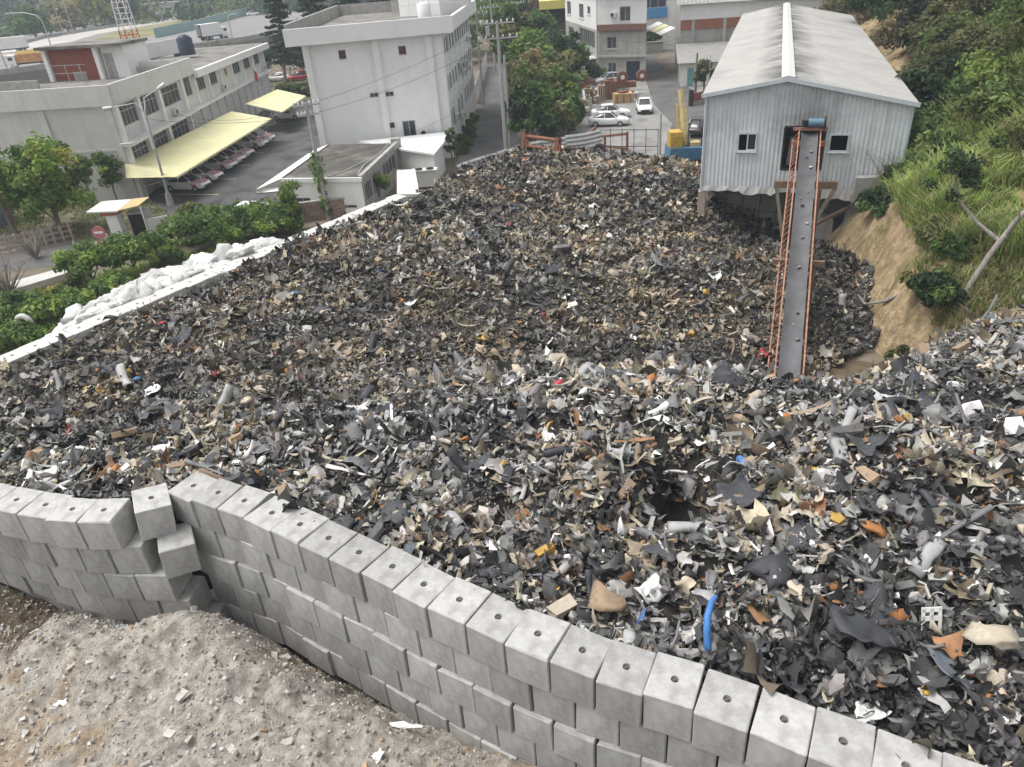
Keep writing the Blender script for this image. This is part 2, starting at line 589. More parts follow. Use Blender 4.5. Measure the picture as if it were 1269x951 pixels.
# far wall along the left edge of the heap
w3 = thing('concrete_block_wall', 'straight low wall of white concrete blocks between the far scrap heap and the white sacks', 'wall', (-14, 40, 0), group='walls of stacked concrete blocks')
fa, fb = Vector((-24.4, 26.05)), Vector((-6.12, 50.6))
nb = int((fb - fa).length / 1.02)
FW = [tuple(fa + (fb - fa) * (i / nb)) for i in range(nb + 1)]
MT['concrete_far'] = mat('whitish_concrete', (.55, .54, .51), .9, .12, 1.5, .4, 18, randobj=.08, streak=.2, streak_col=(.25, .24, .2))
for k in range(3):
    run_blocks(w3, FW, 4.0 - .96 * k, k, .5 * (k % 2), hole=(k == 0), depth=1.1, jit=.03)
for ch in w3.children:
    if len(ch.material_slots):
        ch.material_slots[0].link = 'OBJECT'
        ch.material_slots[0].material = MT['concrete_far']
mb = MB()
mb.hexa([(-6.9, 51.2, 0), (-5.2, 50.5, 0), (-5.9, 57.0, 0), (-7.5, 57.2, 0)], [(-6.9, 51.2, 4.0), (-5.3, 50.7, 4.05), (-6.0, 56.6, 4.3), (-7.4, 56.8, 4.3)])
tag(mb.build('concrete_slab', MT['concrete_far'], loc=(-6.5, 54, 0)), 'white concrete slab at the far end of the low white wall', 'concrete slab')

# ================================================================== THE SCRAP HEAP
PILE = tps([(-13, 17.3, 5.3), (-9, 17.3, 5.6), (-5, 14.9, 5.5), (0, 11.5, 5.55), (4, 9.2, 5.5), (8, 6.9, 5.4), (-20, 20, 4.7), (-24, 20, 4.5),
            (-6, 20, 5.1), (0, 17.5, 5.5), (5, 15.5, 5.9), (9, 13, 6.1), (14, 13, 6.2), (10, 17.5, 5.5), (14.5, 17.5, 5.6), (18, 18, 5.7), (24, 20, 5.8), (24, 13, 6.2),
            (-.5, 22.4, 5.3), (4, 21.8, 5.4), (7.5, 21.0, 5.2), (11.0, 20.5, 4.6), (14, 21.2, 4.9), (16.6, 23.3, 5.15), (20, 24.6, 5.2),
            (0, 26, 3.3), (6, 25.6, 2.8), (9.3, 25.6, 2.2), (11.6, 27.4, .9), (13.5, 26, 1.0), (14.5, 28, 0.1), (16, 25.6, 2.6), (18.5, 26, 3.4),
            (-15, 27, 4), (-18, 25, 4.2), (-21, 26, 4), (-12, 34, 3.75), (-16, 36, 3.7), (-6, 31, 3.6), (0, 35, 3.2), (6, 34, 2.6), (11, 34, 1.5), (14, 33.5, 1.1), (16.5, 37, 1.5), (18.5, 41, 1.2), (17.0, 32.5, .25), (20.6, 38, .8), (18.6, 34, .35), (15.2, 30.6, .25), (14.2, 29.2, .3), (14.6, 50, 2.9), (15.6, 49, 2.2),
            (-8, 45, 3.75), (-4, 52, 3.6), (0, 47, 3.4), (5, 46, 3.1), (10, 44, 2.3), (12.8, 47, 2.0), (16, 47, .6), (18.5, 46.5, .3), (2, 60, 3.9), (7.5, 57.5, 3.7), (12.5, 56, 3.3), (-1, 56, 3.6), (14, 60, 2.6),
            (-12, 22, 4.9), (-8, 25, 4.3)])
BACK = [(-8.75 + .5, 16.7), (-7.6, 16.1), (-6.5, 15.3), (-4.9, 14.1), (-3.2, 12.9), (-1.6, 11.75), (0, 10.65), (1.7, 9.8), (3.3, 8.95), (5.0, 7.95), (6.7, 6.95), (9, 5.6)]
PPOLY = [(-27, 24.5), (-24, 26.9), (-22.1, 29.0), (-6.0, 50.4), (-5.0, 53), (-3.5, 56.5), (-1, 59.5), (2.3, 63), (8, 61), (13.5, 60), (15.5, 56), (13.5, 48.2), (16, 51.5), (19, 50.5), (22, 45), (22.3, 43.5), (22, 38.3), (20, 34.5),
         (18.5, 32), (16.3, 30.6), (13.7, 28.6), (14.2, 26.4), (16.5, 26.2), (18.3, 26.6), (21, 26), (27, 25), (30, 12), (12, 4.2)] + BACK[::-1] + [(-9.4, 17.3), (-11.5, 16.4), (-13.2, 16.9), (-16.5, 18.3), (-21, 20.4), (-27, 23)]
HOLES = [((4.09, 14.73), .95, 2.3), ((12.24, 16.37), .65, 1.6), ((3.94, 13.67), .55, .8), ((10.04, 12.86), .5, .7), ((3.05, 10.86), .4, .6), ((-0.42, 23.29), .5, .6), ((13.06, 40.00), .6, .6)]


def pile_z(x, y):
    z = PILE(x, y)
    near = np.clip((26 - y) / 10, 0.35, 1)
    wd_ = np.clip((y - np.interp(x, [p[0] for p in BACK], [p[1] for p in BACK])) / 3.0, .15, 1) if True else 1
    z = z + (fbm(x, y, .3) - .5) * 2.3 * near * wd_ + ((fbm(x + 5, y - 3, .95) - .5) * (.55 + .6 * near) + (.22 - np.abs(fbm(x - 3, y + 8, .7) - .5)) * .9 * near) * wd_
    for (hx, hy), r, d in HOLES:
        z = z - d * np.exp(-((x - hx) ** 2 + (y - hy) ** 2) / (r * r))
    return z


tag(height_mesh('scrap_fines', pile_z, -27, 30, 4, 64, .3, MT['pilebase'], skirt=lambda x, y: inside(PPOLY, x, y), below=-.6), kind='stuff')


# ---- shapes of torn plastic, foam, rubber and sheet
def tri_grid(nu, nv):
    F = []
    for i in range(nu - 1):
        for j in range(nv - 1):
            a, b, c, d = i * nv + j, (i + 1) * nv + j, (i + 1) * nv + j + 1, i * nv + j + 1
            F += [(a, b, c), (a, c, d)]
    return F


def p_sheet(r, nu=4, nv=5, crump=.07, asp=None):
    asp = asp or r.uniform(.45, 1)
    k1, k2, tw = r.normal(0, .7), r.normal(0, .5), r.normal(0, .55)
    V = []
    ph = r.uniform(0, 6.28)
    for i in range(nu):
        for j in range(nv):
            u, v = i / (nu - 1) - .5, j / (nv - 1) - .5
            e = 1 + .22 * math.sin(3 * math.atan2(v, u) + ph) * (abs(u) + abs(v))
            if i in (0, nu - 1) or j in (0, nv - 1): e *= r.uniform(.82, 1.06)
            x, y = v * e, u * asp * e
            V.append((x, y, k1 * x * x + k2 * y * y + tw * x * y + r.normal(0, crump)))
    return np.array(V), np.array(tri_grid(nu, nv)), True


def p_strip(r):
    w = r.uniform(.07, .2)
    a, tw = r.normal(0, 1.0), r.normal(0, 1.2)
    V = []
    for i in range(7):
        t = i / 6 - .5
        h = w * r.uniform(.6, 1.1) / 2
        z, y = a * t * t, r.normal(0, .015) + .3 * a * t * t
        c, s = math.cos(tw * t), math.sin(tw * t)
        V += [(t, y - h * c, z - h * s), (t, y + h * c, z + h * s)]
    return np.array(V), np.array(tri_grid(7, 2)), True


def p_channel(r):
    w, d = r.uniform(.12, .3), r.uniform(.08, .2)
    a = r.normal(0, .6)
    V = []
    for i in range(6):
        t = i / 5 - .5
        k = r.uniform(.75, 1.1)
        zz = a * t * t
        for (y, z) in ((-w * .7, -d), (-w * .45, 0), (w * .45, .02), (w * .7, -d * .8)):
            V.append((t, y * k + .25 * a * t * t, z * k + zz + r.normal(0, .012)))
    return np.array(V), np.array(tri_grid(6, 4)), True


def p_chunk(r):
    bm = bmesh.new()
    bmesh.ops.create_icosphere(bm, subdivisions=1, radius=.5)
    sx, sy, sz = 1, r.uniform(.5, .9), r.uniform(.3, .65)
    V = np.array([(v.co.x * sx, v.co.y * sy, v.co.z * sz) for v in bm.verts]) * r.uniform(.7, 1.2, (len(bm.verts), 1))
    F = np.array([[v.index for v in f.verts] for f in bm.faces])
    bm.free()
    return V, F, False


def p_box(r):
    sx, sy, sz = 1, r.uniform(.3, .8), r.uniform(.08, .4)
    V = np.array([(x * sx, y * sy, z * sz) for z in (-.5, .5) for y in (-.5, .5) for x in (-.5, .5)]) * r.uniform(.75, 1.1, (8, 1)) + r.normal(0, .02, (8, 3))
    Q = [(0, 2, 3, 1), (4, 5, 7, 6), (0, 1, 5, 4), (1, 3, 7, 5), (3, 2, 6, 7), (2, 0, 4, 6)]
    F = np.array([t for q in Q for t in ((q[0], q[1], q[2]), (q[0], q[2], q[3]))])
    return V, F, False


def p_tube(r):
    rad = r.uniform(.04, .1)
    a, b = r.normal(0, 1), r.normal(0, .8)
    mb = MB().tube([(t, b * t * t, a * t * t * .6) for t in (-.5, -.25, 0, .25, .5)], rad, 5, cap=False)
    F = np.array([t for q in mb.f for t in ((q[0], q[1], q[2]), (q[0], q[2], q[3]))])
    return np.array(mb.v), F, True


def p_wire(r):
    a, b = r.normal(0, 1), r.normal(0, 1.2)
    c = r.uniform(0, 6)
    mb = MB().tube([(t, b * t * t + .08 * math.sin(9 * t + c), a * t * t * .5 + .06 * math.cos(8 * t)) for t in np.linspace(-.5, .5, 7)], .013, 3, cap=False)
    F = np.array([t for q in mb.f for t in ((q[0], q[1], q[2]), (q[0], q[2], q[3]))])
    return np.array(mb.v), F, True


def p_rag(r):
    return p_sheet(r, 5, 5, .15, r.uniform(.6, 1))


def p_flake(r):
    n = r.integers(4, 7)
    V = [(0, 0, r.normal(0, .1))]
    for i in range(n):
        a = 6.283 * i / n + r.normal(0, .2)
        q = r.uniform(.25, .55)
        V.append((q * math.cos(a), q * math.sin(a) * .7, r.normal(0, .08)))
    F = [(0, 1 + i, 1 + (i + 1) % n) for i in range(n)]
    return np.array(V), np.array(F), False


KINDS = [(p_sheet, 10, .20), (p_strip, 8, .19), (p_channel, 8, .16), (p_chunk, 6, .09), (p_box, 5, .06), (p_tube, 5, .06), (p_wire, 5, .07), (p_rag, 8, .13), (p_flake, 5, .04)]
LIB, LW = [], []
for fn, n, w in KINDS:
    for i in range(n):
        LIB.append(fn(rng))
        LW.append(w / n)
LW = np.array(LW) / sum(LW)
# the biggest scraps are mouldings, strips and hoses rather than sheets
LWB = LW * np.concatenate([np.full(n, k) for n, k in zip([q[1] for q in KINDS], [.55, 1.5, 2.2, .6, .6, 1.4, .8, .5, 0])])
LWB /= LWB.sum()
#            charcoal           dark grey          mid grey           light grey        white             beige             tan               rust              brown             black              blue             red          olive       ochre
PAL = np.array([(.036, .037, .040), (.08, .081, .084), (.165, .165, .163), (.33, .33, .325), (.68, .68, .66), (.40, .355, .28), (.27, .22, .155), (.24, .125, .06), (.115, .09, .066), (.018, .018, .02), (.07, .16, .38), (.42, .04, .06), (.15, .14, .09), (.45, .28, .06)])
W_NEAR = np.array([.20, .20, .19, .155, .046, .06, .042, .018, .03, .05, .0004, .0006, .014, .003])
W_FAR = np.array([.18, .19, .16, .07, .02, .07, .065, .02, .105, .05, .001, .002, .095, .004])
W_DARK = np.array([.33, .22, .08, .03, .008, .015, .015, .004, .05, .24, .001, .001, .01, .0])


def rot_mats(yaw, tx, ty):
    n = len(yaw)
    cz, sz = np.cos(yaw), np.sin(yaw)
    Rz = np.zeros((n, 3, 3)); Rz[:, 0, 0] = cz; Rz[:, 0, 1] = -sz; Rz[:, 1, 0] = sz; Rz[:, 1, 1] = cz; Rz[:, 2, 2] = 1
    cx, sx = np.cos(tx), np.sin(tx)
    Rx = np.zeros((n, 3, 3)); Rx[:, 0, 0] = 1; Rx[:, 1, 1] = cx; Rx[:, 1, 2] = -sx; Rx[:, 2, 1] = sx; Rx[:, 2, 2] = cx
    cy, sy = np.cos(ty), np.sin(ty)
    Ry = np.zeros((n, 3, 3)); Ry[:, 1, 1] = 1; Ry[:, 0, 0] = cy; Ry[:, 0, 2] = sy; Ry[:, 2, 0] = -sy; Ry[:, 2, 2] = cy
    return Rx @ Ry @ Rz


def zone_weights(x, y):
    """palette weights by place: pale shredder waste near, dusty brown far, black by the conveyor"""
    f = np.clip((y - 21.8 + (vnoise(x, y, .4) - .5) * 4 + np.clip(-x - 4, 0, 8) * .5) / 2.5, 0, 1)[:, None]
    dk = (np.clip((x - 11.6 - (y - 28) * .33) / 1.2, 0, 1) * np.clip((y - 29) / 2, 0, 1))[:, None]
    dk = np.maximum(dk, np.clip(((x - 12.5) / 1.0), 0, 1)[:, None] * np.clip((y - 43) / 2, 0, 1)[:, None] * np.clip((52 - y) / 2, 0, 1)[:, None])
    w = W_NEAR * (1 - f) + W_FAR * f
    return w * (1 - dk) + W_DARK * dk


def scatter(n, box, smin, smax, sig, lift, lw=None):
    x = rng.uniform(box[0], box[1], n); y = rng.uniform(box[2], box[3], n)
    k = inside(PPOLY, x, y) & (np.abs(x) < .8 * y + 7)
    # few pieces bridge the dark hollows
    for (hx, hy), r, d in HOLES:
        k &= ~((((x - hx) ** 2 + (y - hy) ** 2) < (r * .9) ** 2) & (rng.random(len(x)) < .96))
    if smax < .3: k &= rng.random(len(x)) < np.clip((fbm(x + 31, y, 1.3) - .3) * 4, .12, 1)
    x, y = x[k], y[k]
    n = len(x)
    s = smin * (smax / smin) ** (rng.random(n) ** 1.7)
    z = pile_z(x, y) + rng.uniform(-.05, lift, n)
    var = rng.choice(len(LIB), n, p=LW if lw is None else lw)
    w = zone_weights(x, y)
    # patches where one colour dominates
    pt = (fbm(x + 77, y - 31, .55, 3) - .5)[:, None] * 2.6
    w = w * np.exp(pt * np.array([-1.5, -1, 0, 1.5, 1, 1.5, 1.5, 1, .5, -2, 0, 0, .5, 1.])[None])
    wm = (fbm(x - 57, y + 23, .33, 3) - .5)[:, None] * np.where(y[:, None] > 21, 5.5, 3.0)
    w = w * np.exp(wm * np.array([-.4, -.3, -.2, -.2, 0, 1.2, 1.2, .9, 1.2, -.4, 0, 0, 1.4, .8])[None])
    # pale dusty scraps on the middle ridge crest, its highlight weighted into the colours
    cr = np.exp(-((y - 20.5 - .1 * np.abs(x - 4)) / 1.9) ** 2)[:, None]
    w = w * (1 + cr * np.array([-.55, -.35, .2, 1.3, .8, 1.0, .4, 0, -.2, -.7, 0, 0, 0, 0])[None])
    cw = np.cumsum(w / w.sum(1, keepdims=True), 1)
    ci = (rng.random(n)[:, None] > cw).sum(1).clip(0, len(PAL) - 1)
    colr = PAL[ci] * rng.uniform(.75, 1.3, (n, 1)) * rng.uniform(.96, 1.04, (n, 3)) * np.where(y[:, None] > 22, np.array([[1.05, 1.0, .93]]), np.array([[1.02, 1.0, .975]]))
    # a film of dust, thicker on the old far part of the heap
    du = np.where(y[:, None] > 22, .16, .05) * rng.uniform(.4, 1.5, (n, 1))
    colr = colr * (1 - du) + np.array([.165, .15, .128]) * du
    Rm = rot_mats(rng.uniform(0, 6.283, n), rng.normal(0, sig, n), rng.normal(0, sig, n))
    Vs, Fs, Cs, Ss = [], [], [], []
    base = 0
    for q, (V, F, sm) in enumerate(LIB):
        i = np.where(var == q)[0]
        if not len(i): continue
        sc = s[i] * (1.7 if len(V) in (14, 21) else 1.0)
        P = np.einsum('nij,vj->nvi', Rm[i], V) * sc[:, None, None] + np.stack([x[i], y[i], z[i]], -1)[:, None, :]
        m = len(V)
        Vs.append(P.reshape(-1, 3))
        Fs.append((F[None] + (np.arange(len(i)) * m)[:, None, None] + base).reshape(-1, 3))
        Cs.append(np.repeat(colr[i], m, 0))
        Ss.append(np.full(len(i) * len(F), sm))
        base += len(i) * m
    return np.concatenate(Vs), np.concatenate(Fs), np.concatenate(Cs), np.concatenate(Ss)


def merge(*parts):
    b = 0
    V, F, C, S = [], [], [], []
    for v, f, c, s in parts:
        V.append(v); F.append(f + b); C.append(c); S.append(s); b += len(v)
    return np.concatenate(V), np.concatenate(F), np.concatenate(C), np.concatenate(S)


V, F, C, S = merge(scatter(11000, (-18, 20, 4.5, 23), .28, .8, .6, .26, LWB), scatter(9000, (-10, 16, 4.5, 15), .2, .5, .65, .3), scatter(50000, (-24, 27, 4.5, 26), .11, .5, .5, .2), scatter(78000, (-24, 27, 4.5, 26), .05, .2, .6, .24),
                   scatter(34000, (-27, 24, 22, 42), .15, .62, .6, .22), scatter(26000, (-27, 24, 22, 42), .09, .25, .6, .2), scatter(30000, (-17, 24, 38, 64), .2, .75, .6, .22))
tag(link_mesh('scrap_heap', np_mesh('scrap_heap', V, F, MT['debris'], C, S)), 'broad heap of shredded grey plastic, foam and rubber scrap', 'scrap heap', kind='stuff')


# ---- larger pieces one can pick out, each an object of its own
def solid_piece(name, VF, thick, colr, scale, mtl=None):
    V, F, sm = VF
    V = np.asarray(V) * scale
    F = np.asarray(F)
    if thick:
        # give the sheet a back face and a rim
        fn = np.cross(V[F[:, 1]] - V[F[:, 0]], V[F[:, 2]] - V[F[:, 0]])
        vn = np.zeros_like(V)
        for k in range(3): np.add.at(vn, F[:, k], fn)
        vn /= np.linalg.norm(vn, axis=1, keepdims=True) + 1e-9
        n = len(V)
        e = {}
        for f in F:
            for a, b in ((f[0], f[1]), (f[1], f[2]), (f[2], f[0])): e[(a, b)] = 1
        rim = [(a, b) for a, b in e if (b, a) not in e]
        R2 = [(a, a + n, b) for a, b in rim] + [(b, a + n, b + n) for a, b in rim]
        F = np.concatenate([F, F[:, ::-1] + n, np.array(R2)])
        V = np.concatenate([V, V - vn * thick])
    me = np_mesh(name, V, F, mtl, smooth=np.full(len(F), bool(sm)))
    return me


def scrap_mat(name, c, rough=.6):
    return mat('scrap_' + name, c, rough, .18, 4, .25, 30, randobj=.18, col2=tuple(q * .6 for q in c), scale2=3, mix2=(.55, .7), dist=.006)


SM = dict(charcoal=scrap_mat('charcoal', (.05, .052, .058)), grey=scrap_mat('grey', (.17, .17, .175)), light=scrap_mat('light', (.36, .36, .36)), white=scrap_mat('white', (.66, .66, .64)),
          beige=scrap_mat('beige', (.42, .37, .29), .85), tan=scrap_mat('tan', (.30, .22, .15), .9), rust=scrap_mat('rust', (.33, .145, .055), .9), brown=scrap_mat('brown', (.14, .09, .06), .9),
          blue=scrap_mat('blue', (.06, .17, .42), .5), red=scrap_mat('red', (.5, .03, .08)), ochre=scrap_mat('ochre', (.50, .31, .05)), black=scrap_mat('black', (.02, .02, .022)), slate=scrap_mat('slate', (.10, .112, .128)))


def hires_sheet(r, asp=None, cr=.04):
    return p_sheet(r, 6, 8, cr, asp)


def lumpy(r):
    bm = bmesh.new()
    bmesh.ops.create_icosphere(bm, subdivisions=2, radius=.5)
    sx, sy, sz = 1, r.uniform(.5, .9), r.uniform(.3, .6)
    ph = r.uniform(0, 6, 3)
    V = []
    for v in bm.verts:
        q = v.co * 2
        k = 1 + .22 * math.sin(3.1 * q.x + 2 * q.y + ph[0]) - .38 * abs(math.sin(3.3 * q.y - 2.2 * q.z + ph[1])) + .2 * math.sin(4.5 * q.z + 3 * q.x + ph[2]) + r.normal(0, .085)
        V.append((v.co.x * sx * k, v.co.y * sy * k, v.co.z * sz * k))
    F = np.array([[v.index for v in f.verts] for f in bm.faces])
    bm.free()
    return np.array(V), F, True


#   name, maker, thickness, colour, how many, size range, label, group
SCRAP = [('plastic_sheet', hires_sheet, .012, 'charcoal', 46, .55, 1.05, 'bent charcoal plastic sheet lying on the scrap heap', 'charcoal plastic sheets on the heap'),
         ('plastic_sheet', hires_sheet, .012, 'grey', 46, .5, 1.0, 'bent mid grey plastic sheet lying on the scrap heap', 'grey plastic sheets on the heap'),
         ('bumper_piece', p_channel, .014, 'light', 26, .7, 1.3, 'curved light grey bumper piece lying on the scrap heap', 'light grey bumper pieces on the heap'),
         ('bumper_piece', p_channel, .014, 'charcoal', 26, .7, 1.3, 'curved black bumper piece lying on the scrap heap', 'black bumper pieces on the heap'),
         ('trim_strip', p_strip, .012, 'grey', 26, .8, 1.5, 'long twisted grey trim strip on the scrap heap', 'grey trim strips on the heap'),
         ('plastic_sheet', hires_sheet, .012, 'white', 18, .35, .65, 'small white plastic sheet lying on the scrap heap', 'white plastic sheets on the heap'),
         ('foam_lump', lumpy, 0, 'beige', 20, .4, .8, 'crumpled beige foam lump on the scrap heap', 'beige foam lumps on the heap'),
         ('foam_lump', lumpy, 0, 'rust', 15, .3, .6, 'rust orange foam lump on the scrap heap', 'rust orange foam lumps on the heap'),
         ('board_piece', p_box, 0, 'tan', 18, .4, .8, 'broken tan fibreboard piece on the scrap heap', 'tan board pieces on the heap'),
         ('rubber_hose', p_tube, 0, 'black', 14, .7, 1.3, 'short bent black rubber hose on the scrap heap', 'black rubber hoses on the heap'),
         ('plastic_sheet', hires_sheet, .012, 'slate', 12, .5, .85, 'bluish slate plastic sheet lying on the scrap heap', 'slate blue plastic sheets on the heap')]
_taken = []
_placed = {}
for name, mk, th, cn, n, s0, s1, lab, grp in SCRAP:
    meshes = [solid_piece(name, mk(rng), th, None, 1.0, SM[cn]) for q in range(5)]
    k = 0
    while k < n:
        y = 5.5 + 17.5 * rnd.random() ** 1.15 if rnd.random() < .82 else rnd.uniform(22, 40)
        x = rnd.uniform(-.72 * y - 1, .72 * y + 1)
        if not bool(inside(PPOLY, np.array([x]), np.array([y]))[0]) or any((x - a) ** 2 + (y - b) ** 2 < .3 for a, b in _taken) or any((x - hx) ** 2 + (y - hy) ** 2 < (hr * 1.2) ** 2 for (hx, hy), hr, hd in HOLES): continue
        _taken.append((x, y))
        s = rnd.uniform(s0, s1) * (1.0 if y < 22 else 1.15)
        z = float(pile_z(np.array([x]), np.array([y]))[0]) + .17 + .08 * s
        o = link_mesh(name, meshes[k % 5], None, (x, y, z), (rnd.gauss(0, .35), rnd.gauss(0, .35), rnd.uniform(0, 6.28)))
        o.scale = (s, s, s)
        tag(o, lab, name.replace('_', ' '), grp, 'thing')
        _placed.setdefault(lab, []).append(o)
        k += 1

# each label says where its piece lies: how far back, which side, and its place from the left
ORD = ['first', 'second', 'third', 'fourth', 'fifth', 'sixth', 'seventh', 'eighth', 'ninth', 'tenth', 'eleventh', 'twelfth', 'thirteenth', 'fourteenth', 'fifteenth', 'sixteenth', 'seventeenth', 'eighteenth', 'nineteenth', 'twentieth']
for lab, obs in _placed.items():
    zones = {}
    for o in obs:
        x, y = o.location.x, o.location.y
        wall_d = y - np.interp(x, [p[0] for p in BACK], [p[1] for p in BACK])
        dz = 'just behind the front wall' if wall_d < 1.8 else 'on the near slope' if y < 14.5 else 'on the middle mound' if y < 20 else 'along the middle crest' if y < 25 else 'on the far heap'
        sz = 'left' if x / y < -.17 else 'centre' if x / y < .2 else 'right'
        zones.setdefault((dz, sz), []).append(o)
    short = lab.replace(' lying on the scrap heap', '').replace(' on the scrap heap', '')
    for (dz, sz), os_ in zones.items():
        os_.sort(key=lambda o: o.location.x / o.location.y)
        for i, o in enumerate(os_):
            o['label'] = '%s %s, %s%s' % (short, dz, sz, '' if len(os_) == 1 else ', %s from left' % ORD[min(i, 19)])


def on_pile(xy, dz=.15):
    return (xy[0], xy[1], float(pile_z(np.array([xy[0]]), np.array([xy[1]]))[0]) + dz)


def single(name, VF, th, cn, s, xy, rot, lab, cat, dz=.22):
    o = link_mesh(name, solid_piece(name, VF, th, None, s, SM[cn]), None, on_pile(xy, dz), rot)
    return tag(o, lab, cat, None, 'thing')


# blue hose sticking up near the front wall
p = on_pile((3.52, 10.18), 0.1)
tag(MB().tube([(p[0] - .05, p[1] - .25, p[2] - .05), (p[0] - .06, p[1] - .1, p[2] + .3), (p[0], p[1] + .12, p[2] + .52), (p[0] + .14, p[1] + .38, p[2] + .62), (p[0] + .3, p[1] + .62, p[2] + .5)], [.075, .075, .072, .065, .05], 10).build('blue_hose', SM['blue'], loc=p),
    'bright blue bent hose sticking up behind the front wall', 'hose', kind='thing')
single('plastic_sheet', hires_sheet(rng, .55, .02), .015, 'white', 1.0, (3.92, 17.16), (.35, .3, 2.5), 'long white curved panel beside a dark hollow', 'panel', .3)
single('plastic_sheet', hires_sheet(rng, .3, .02), .015, 'white', 1.0, (5.43, 15.05), (.3, .75, 1.7), 'narrow white curved panel right of the dark hollow', 'panel', .3)
single('foam_lump', lumpy(rng), 0, 'tan', 1.05, (1.66, 11.33), (.1, .2, 1.9), 'large knobbly tan foam lump behind the front wall', 'foam lump', .3)
single('foam_lump', lumpy(rng), 0, 'rust', .75, (7.68, 12.16), (.1, .2, .3), 'largest rust orange box shaped lump with a grey patch', 'foam lump', .3)
single('board_piece', p_box(rng), 0, 'beige', .62, (0.70, 11.39), (.1, .1, .6), 'pale fibreboard square lying against the front wall', 'board', .22)
single('red_rag', lumpy(rng), 0, 'red', .5, (-16.46, 32.84), (0, 0, 1), 'crimson rag near the far white wall', 'rag', .22)
single('plastic_sheet', hires_sheet(rng, .8, .06), .012, 'white', 1.3, (-5.67, 42.57), (.1, .1, 1), 'white crumpled sheet alone in the far part of the heap', 'sheet', .25)
single('plastic_sheet', hires_sheet(rng, .8, .03), .012, 'beige', .95, (1.69, 22.62), (.6, .1, 1), 'pale cream panel standing on the middle crest of the heap', 'panel', .35)
single('plastic_sheet', hires_sheet(rng, .8, .03), .012, 'beige', .85, (2.46, 26.27), (.5, .1, 2), 'cream panel just beyond the middle crest of the heap', 'panel', .35)
single('plastic_sheet', hires_sheet(rng, .5, .015), .014, 'slate', .95, (7.45, 8.81), (.3, .1, 1.5), 'slate blue door panel lying near the front right', 'panel', .3)
single('foam_lump', lumpy(rng), 0, 'beige', .95, (8.38, 9.09), (.1, .2, 2.1), 'large long beige foam lump near the right edge', 'foam lump', .3)
single('plastic_sheet', hires_sheet(rng, .9, .05), .012, 'charcoal', 1.2, (6.32, 9.66), (.2, .1, .2), 'large crumpled charcoal sheet near the front right', 'sheet', .3)
single('ochre_lump', lumpy(rng), 0, 'ochre', .3, (6.95, 8.43), (0, 0, 0), 'small mustard yellow lump near the front right', 'lump', .25)
single('plastic_sheet', hires_sheet(rng, .6, .02), .014, 'white', .6, (-14.21, 18.54), (.4, .2, .8), 'white curved panel near the left block wall', 'panel', .3)
single('plastic_sheet', hires_sheet(rng, .35, .02), .014, 'grey', 1.7, (11.44, 17.37), (.1, .15, 2.9), 'broad dark grey panel lying level on the right heap', 'panel', .3)
# white bracket with slots
p = on_pile((7.64, 9.67), .32)
br = thing('white_bracket', 'white slotted metal bracket standing up near the front right', 'bracket', p)
mb = MB()
for sx in (-.19, 0, .19): mb.box((p[0] + sx, p[1], p[2]), (.07, .02, .5))
for sz in (-.22, .05, .22): mb.box((p[0], p[1] + .003, p[2] + sz), (.45, .026, .09))
mb.build('plate', SM['white'], br)
br.rotation_euler = (-.5, .2, .15)
# loudspeaker like round part
p = on_pile((1.23, 11.22), .28)
sp = thing('round_speaker', 'round black loudspeaker lying face up behind the front wall', 'loudspeaker', p)
MB().tube([(p[0], p[1], p[2] - .05), (p[0], p[1], p[2])], [.2, .24], 18).build('basket', SM['charcoal'], sp)
for q, (a, b, h) in enumerate([(.22, .17, .03), (.14, .10, .02), (.06, .01, .03)]):
    MB().tube([(p[0], p[1], p[2] + .002), (p[0], p[1], p[2] + h), (p[0], p[1], p[2] + h * .6)], [a, (a + b) / 2, b], 18).build('cone_ring', SM['grey' if q == 2 else 'black'], sp)
sp.rotation_euler = (.35, .1, 0)

# ================================================================== THE CORRUGATED SHED
MT['cladding'] = mat('blue_grey_cladding', (.64, .675, .69), .55, .10, 1.2, .0, streak=.4, streak_col=(.22, .23, .23), spec=.4, coords='World', col2=(.53, .555, .56), scale2=.35, mix2=(.5, .7))
MT['roofing'] = mat('dusty_roofing', (.36, .35, .33), .85, .10, .5, coords='World', col2=(.27, .27, .265), scale2=.3, mix2=(.5, .75))
MT['ridge'] = mat('ridge_cap', (.50, .50, .48), .7, .08, 1)
SL = Vector((13.2, 47.3)); SU = Vector((.9413, -.3375)); SV = Vector((.3375, .9413))
SW, SLEN, RID, ZB = 11.4, 52.0, 4.55, 4.0


def sp3(u, v, z):
    p = SL + SU * u + SV * v
    return (p.x, p.y, z)


def roof_z(u):
    return 9.62 + (10.45 - 9.62) * u / RID if u < RID else 10.45 + (8.98 - 10.45) * (u - RID) / (SW - RID)


shed = thing('corrugated_shed', 'long pale blue corrugated metal shed with a grey gable roof beside the heap', 'shed', (13.2, 47.3, 4.0))
OPEN = [(4.70, 6.95, 5.2, 7.72), (2.02, 3.14, 6.3, 7.36), (7.27, 8.32, 6.3, 7.28)]


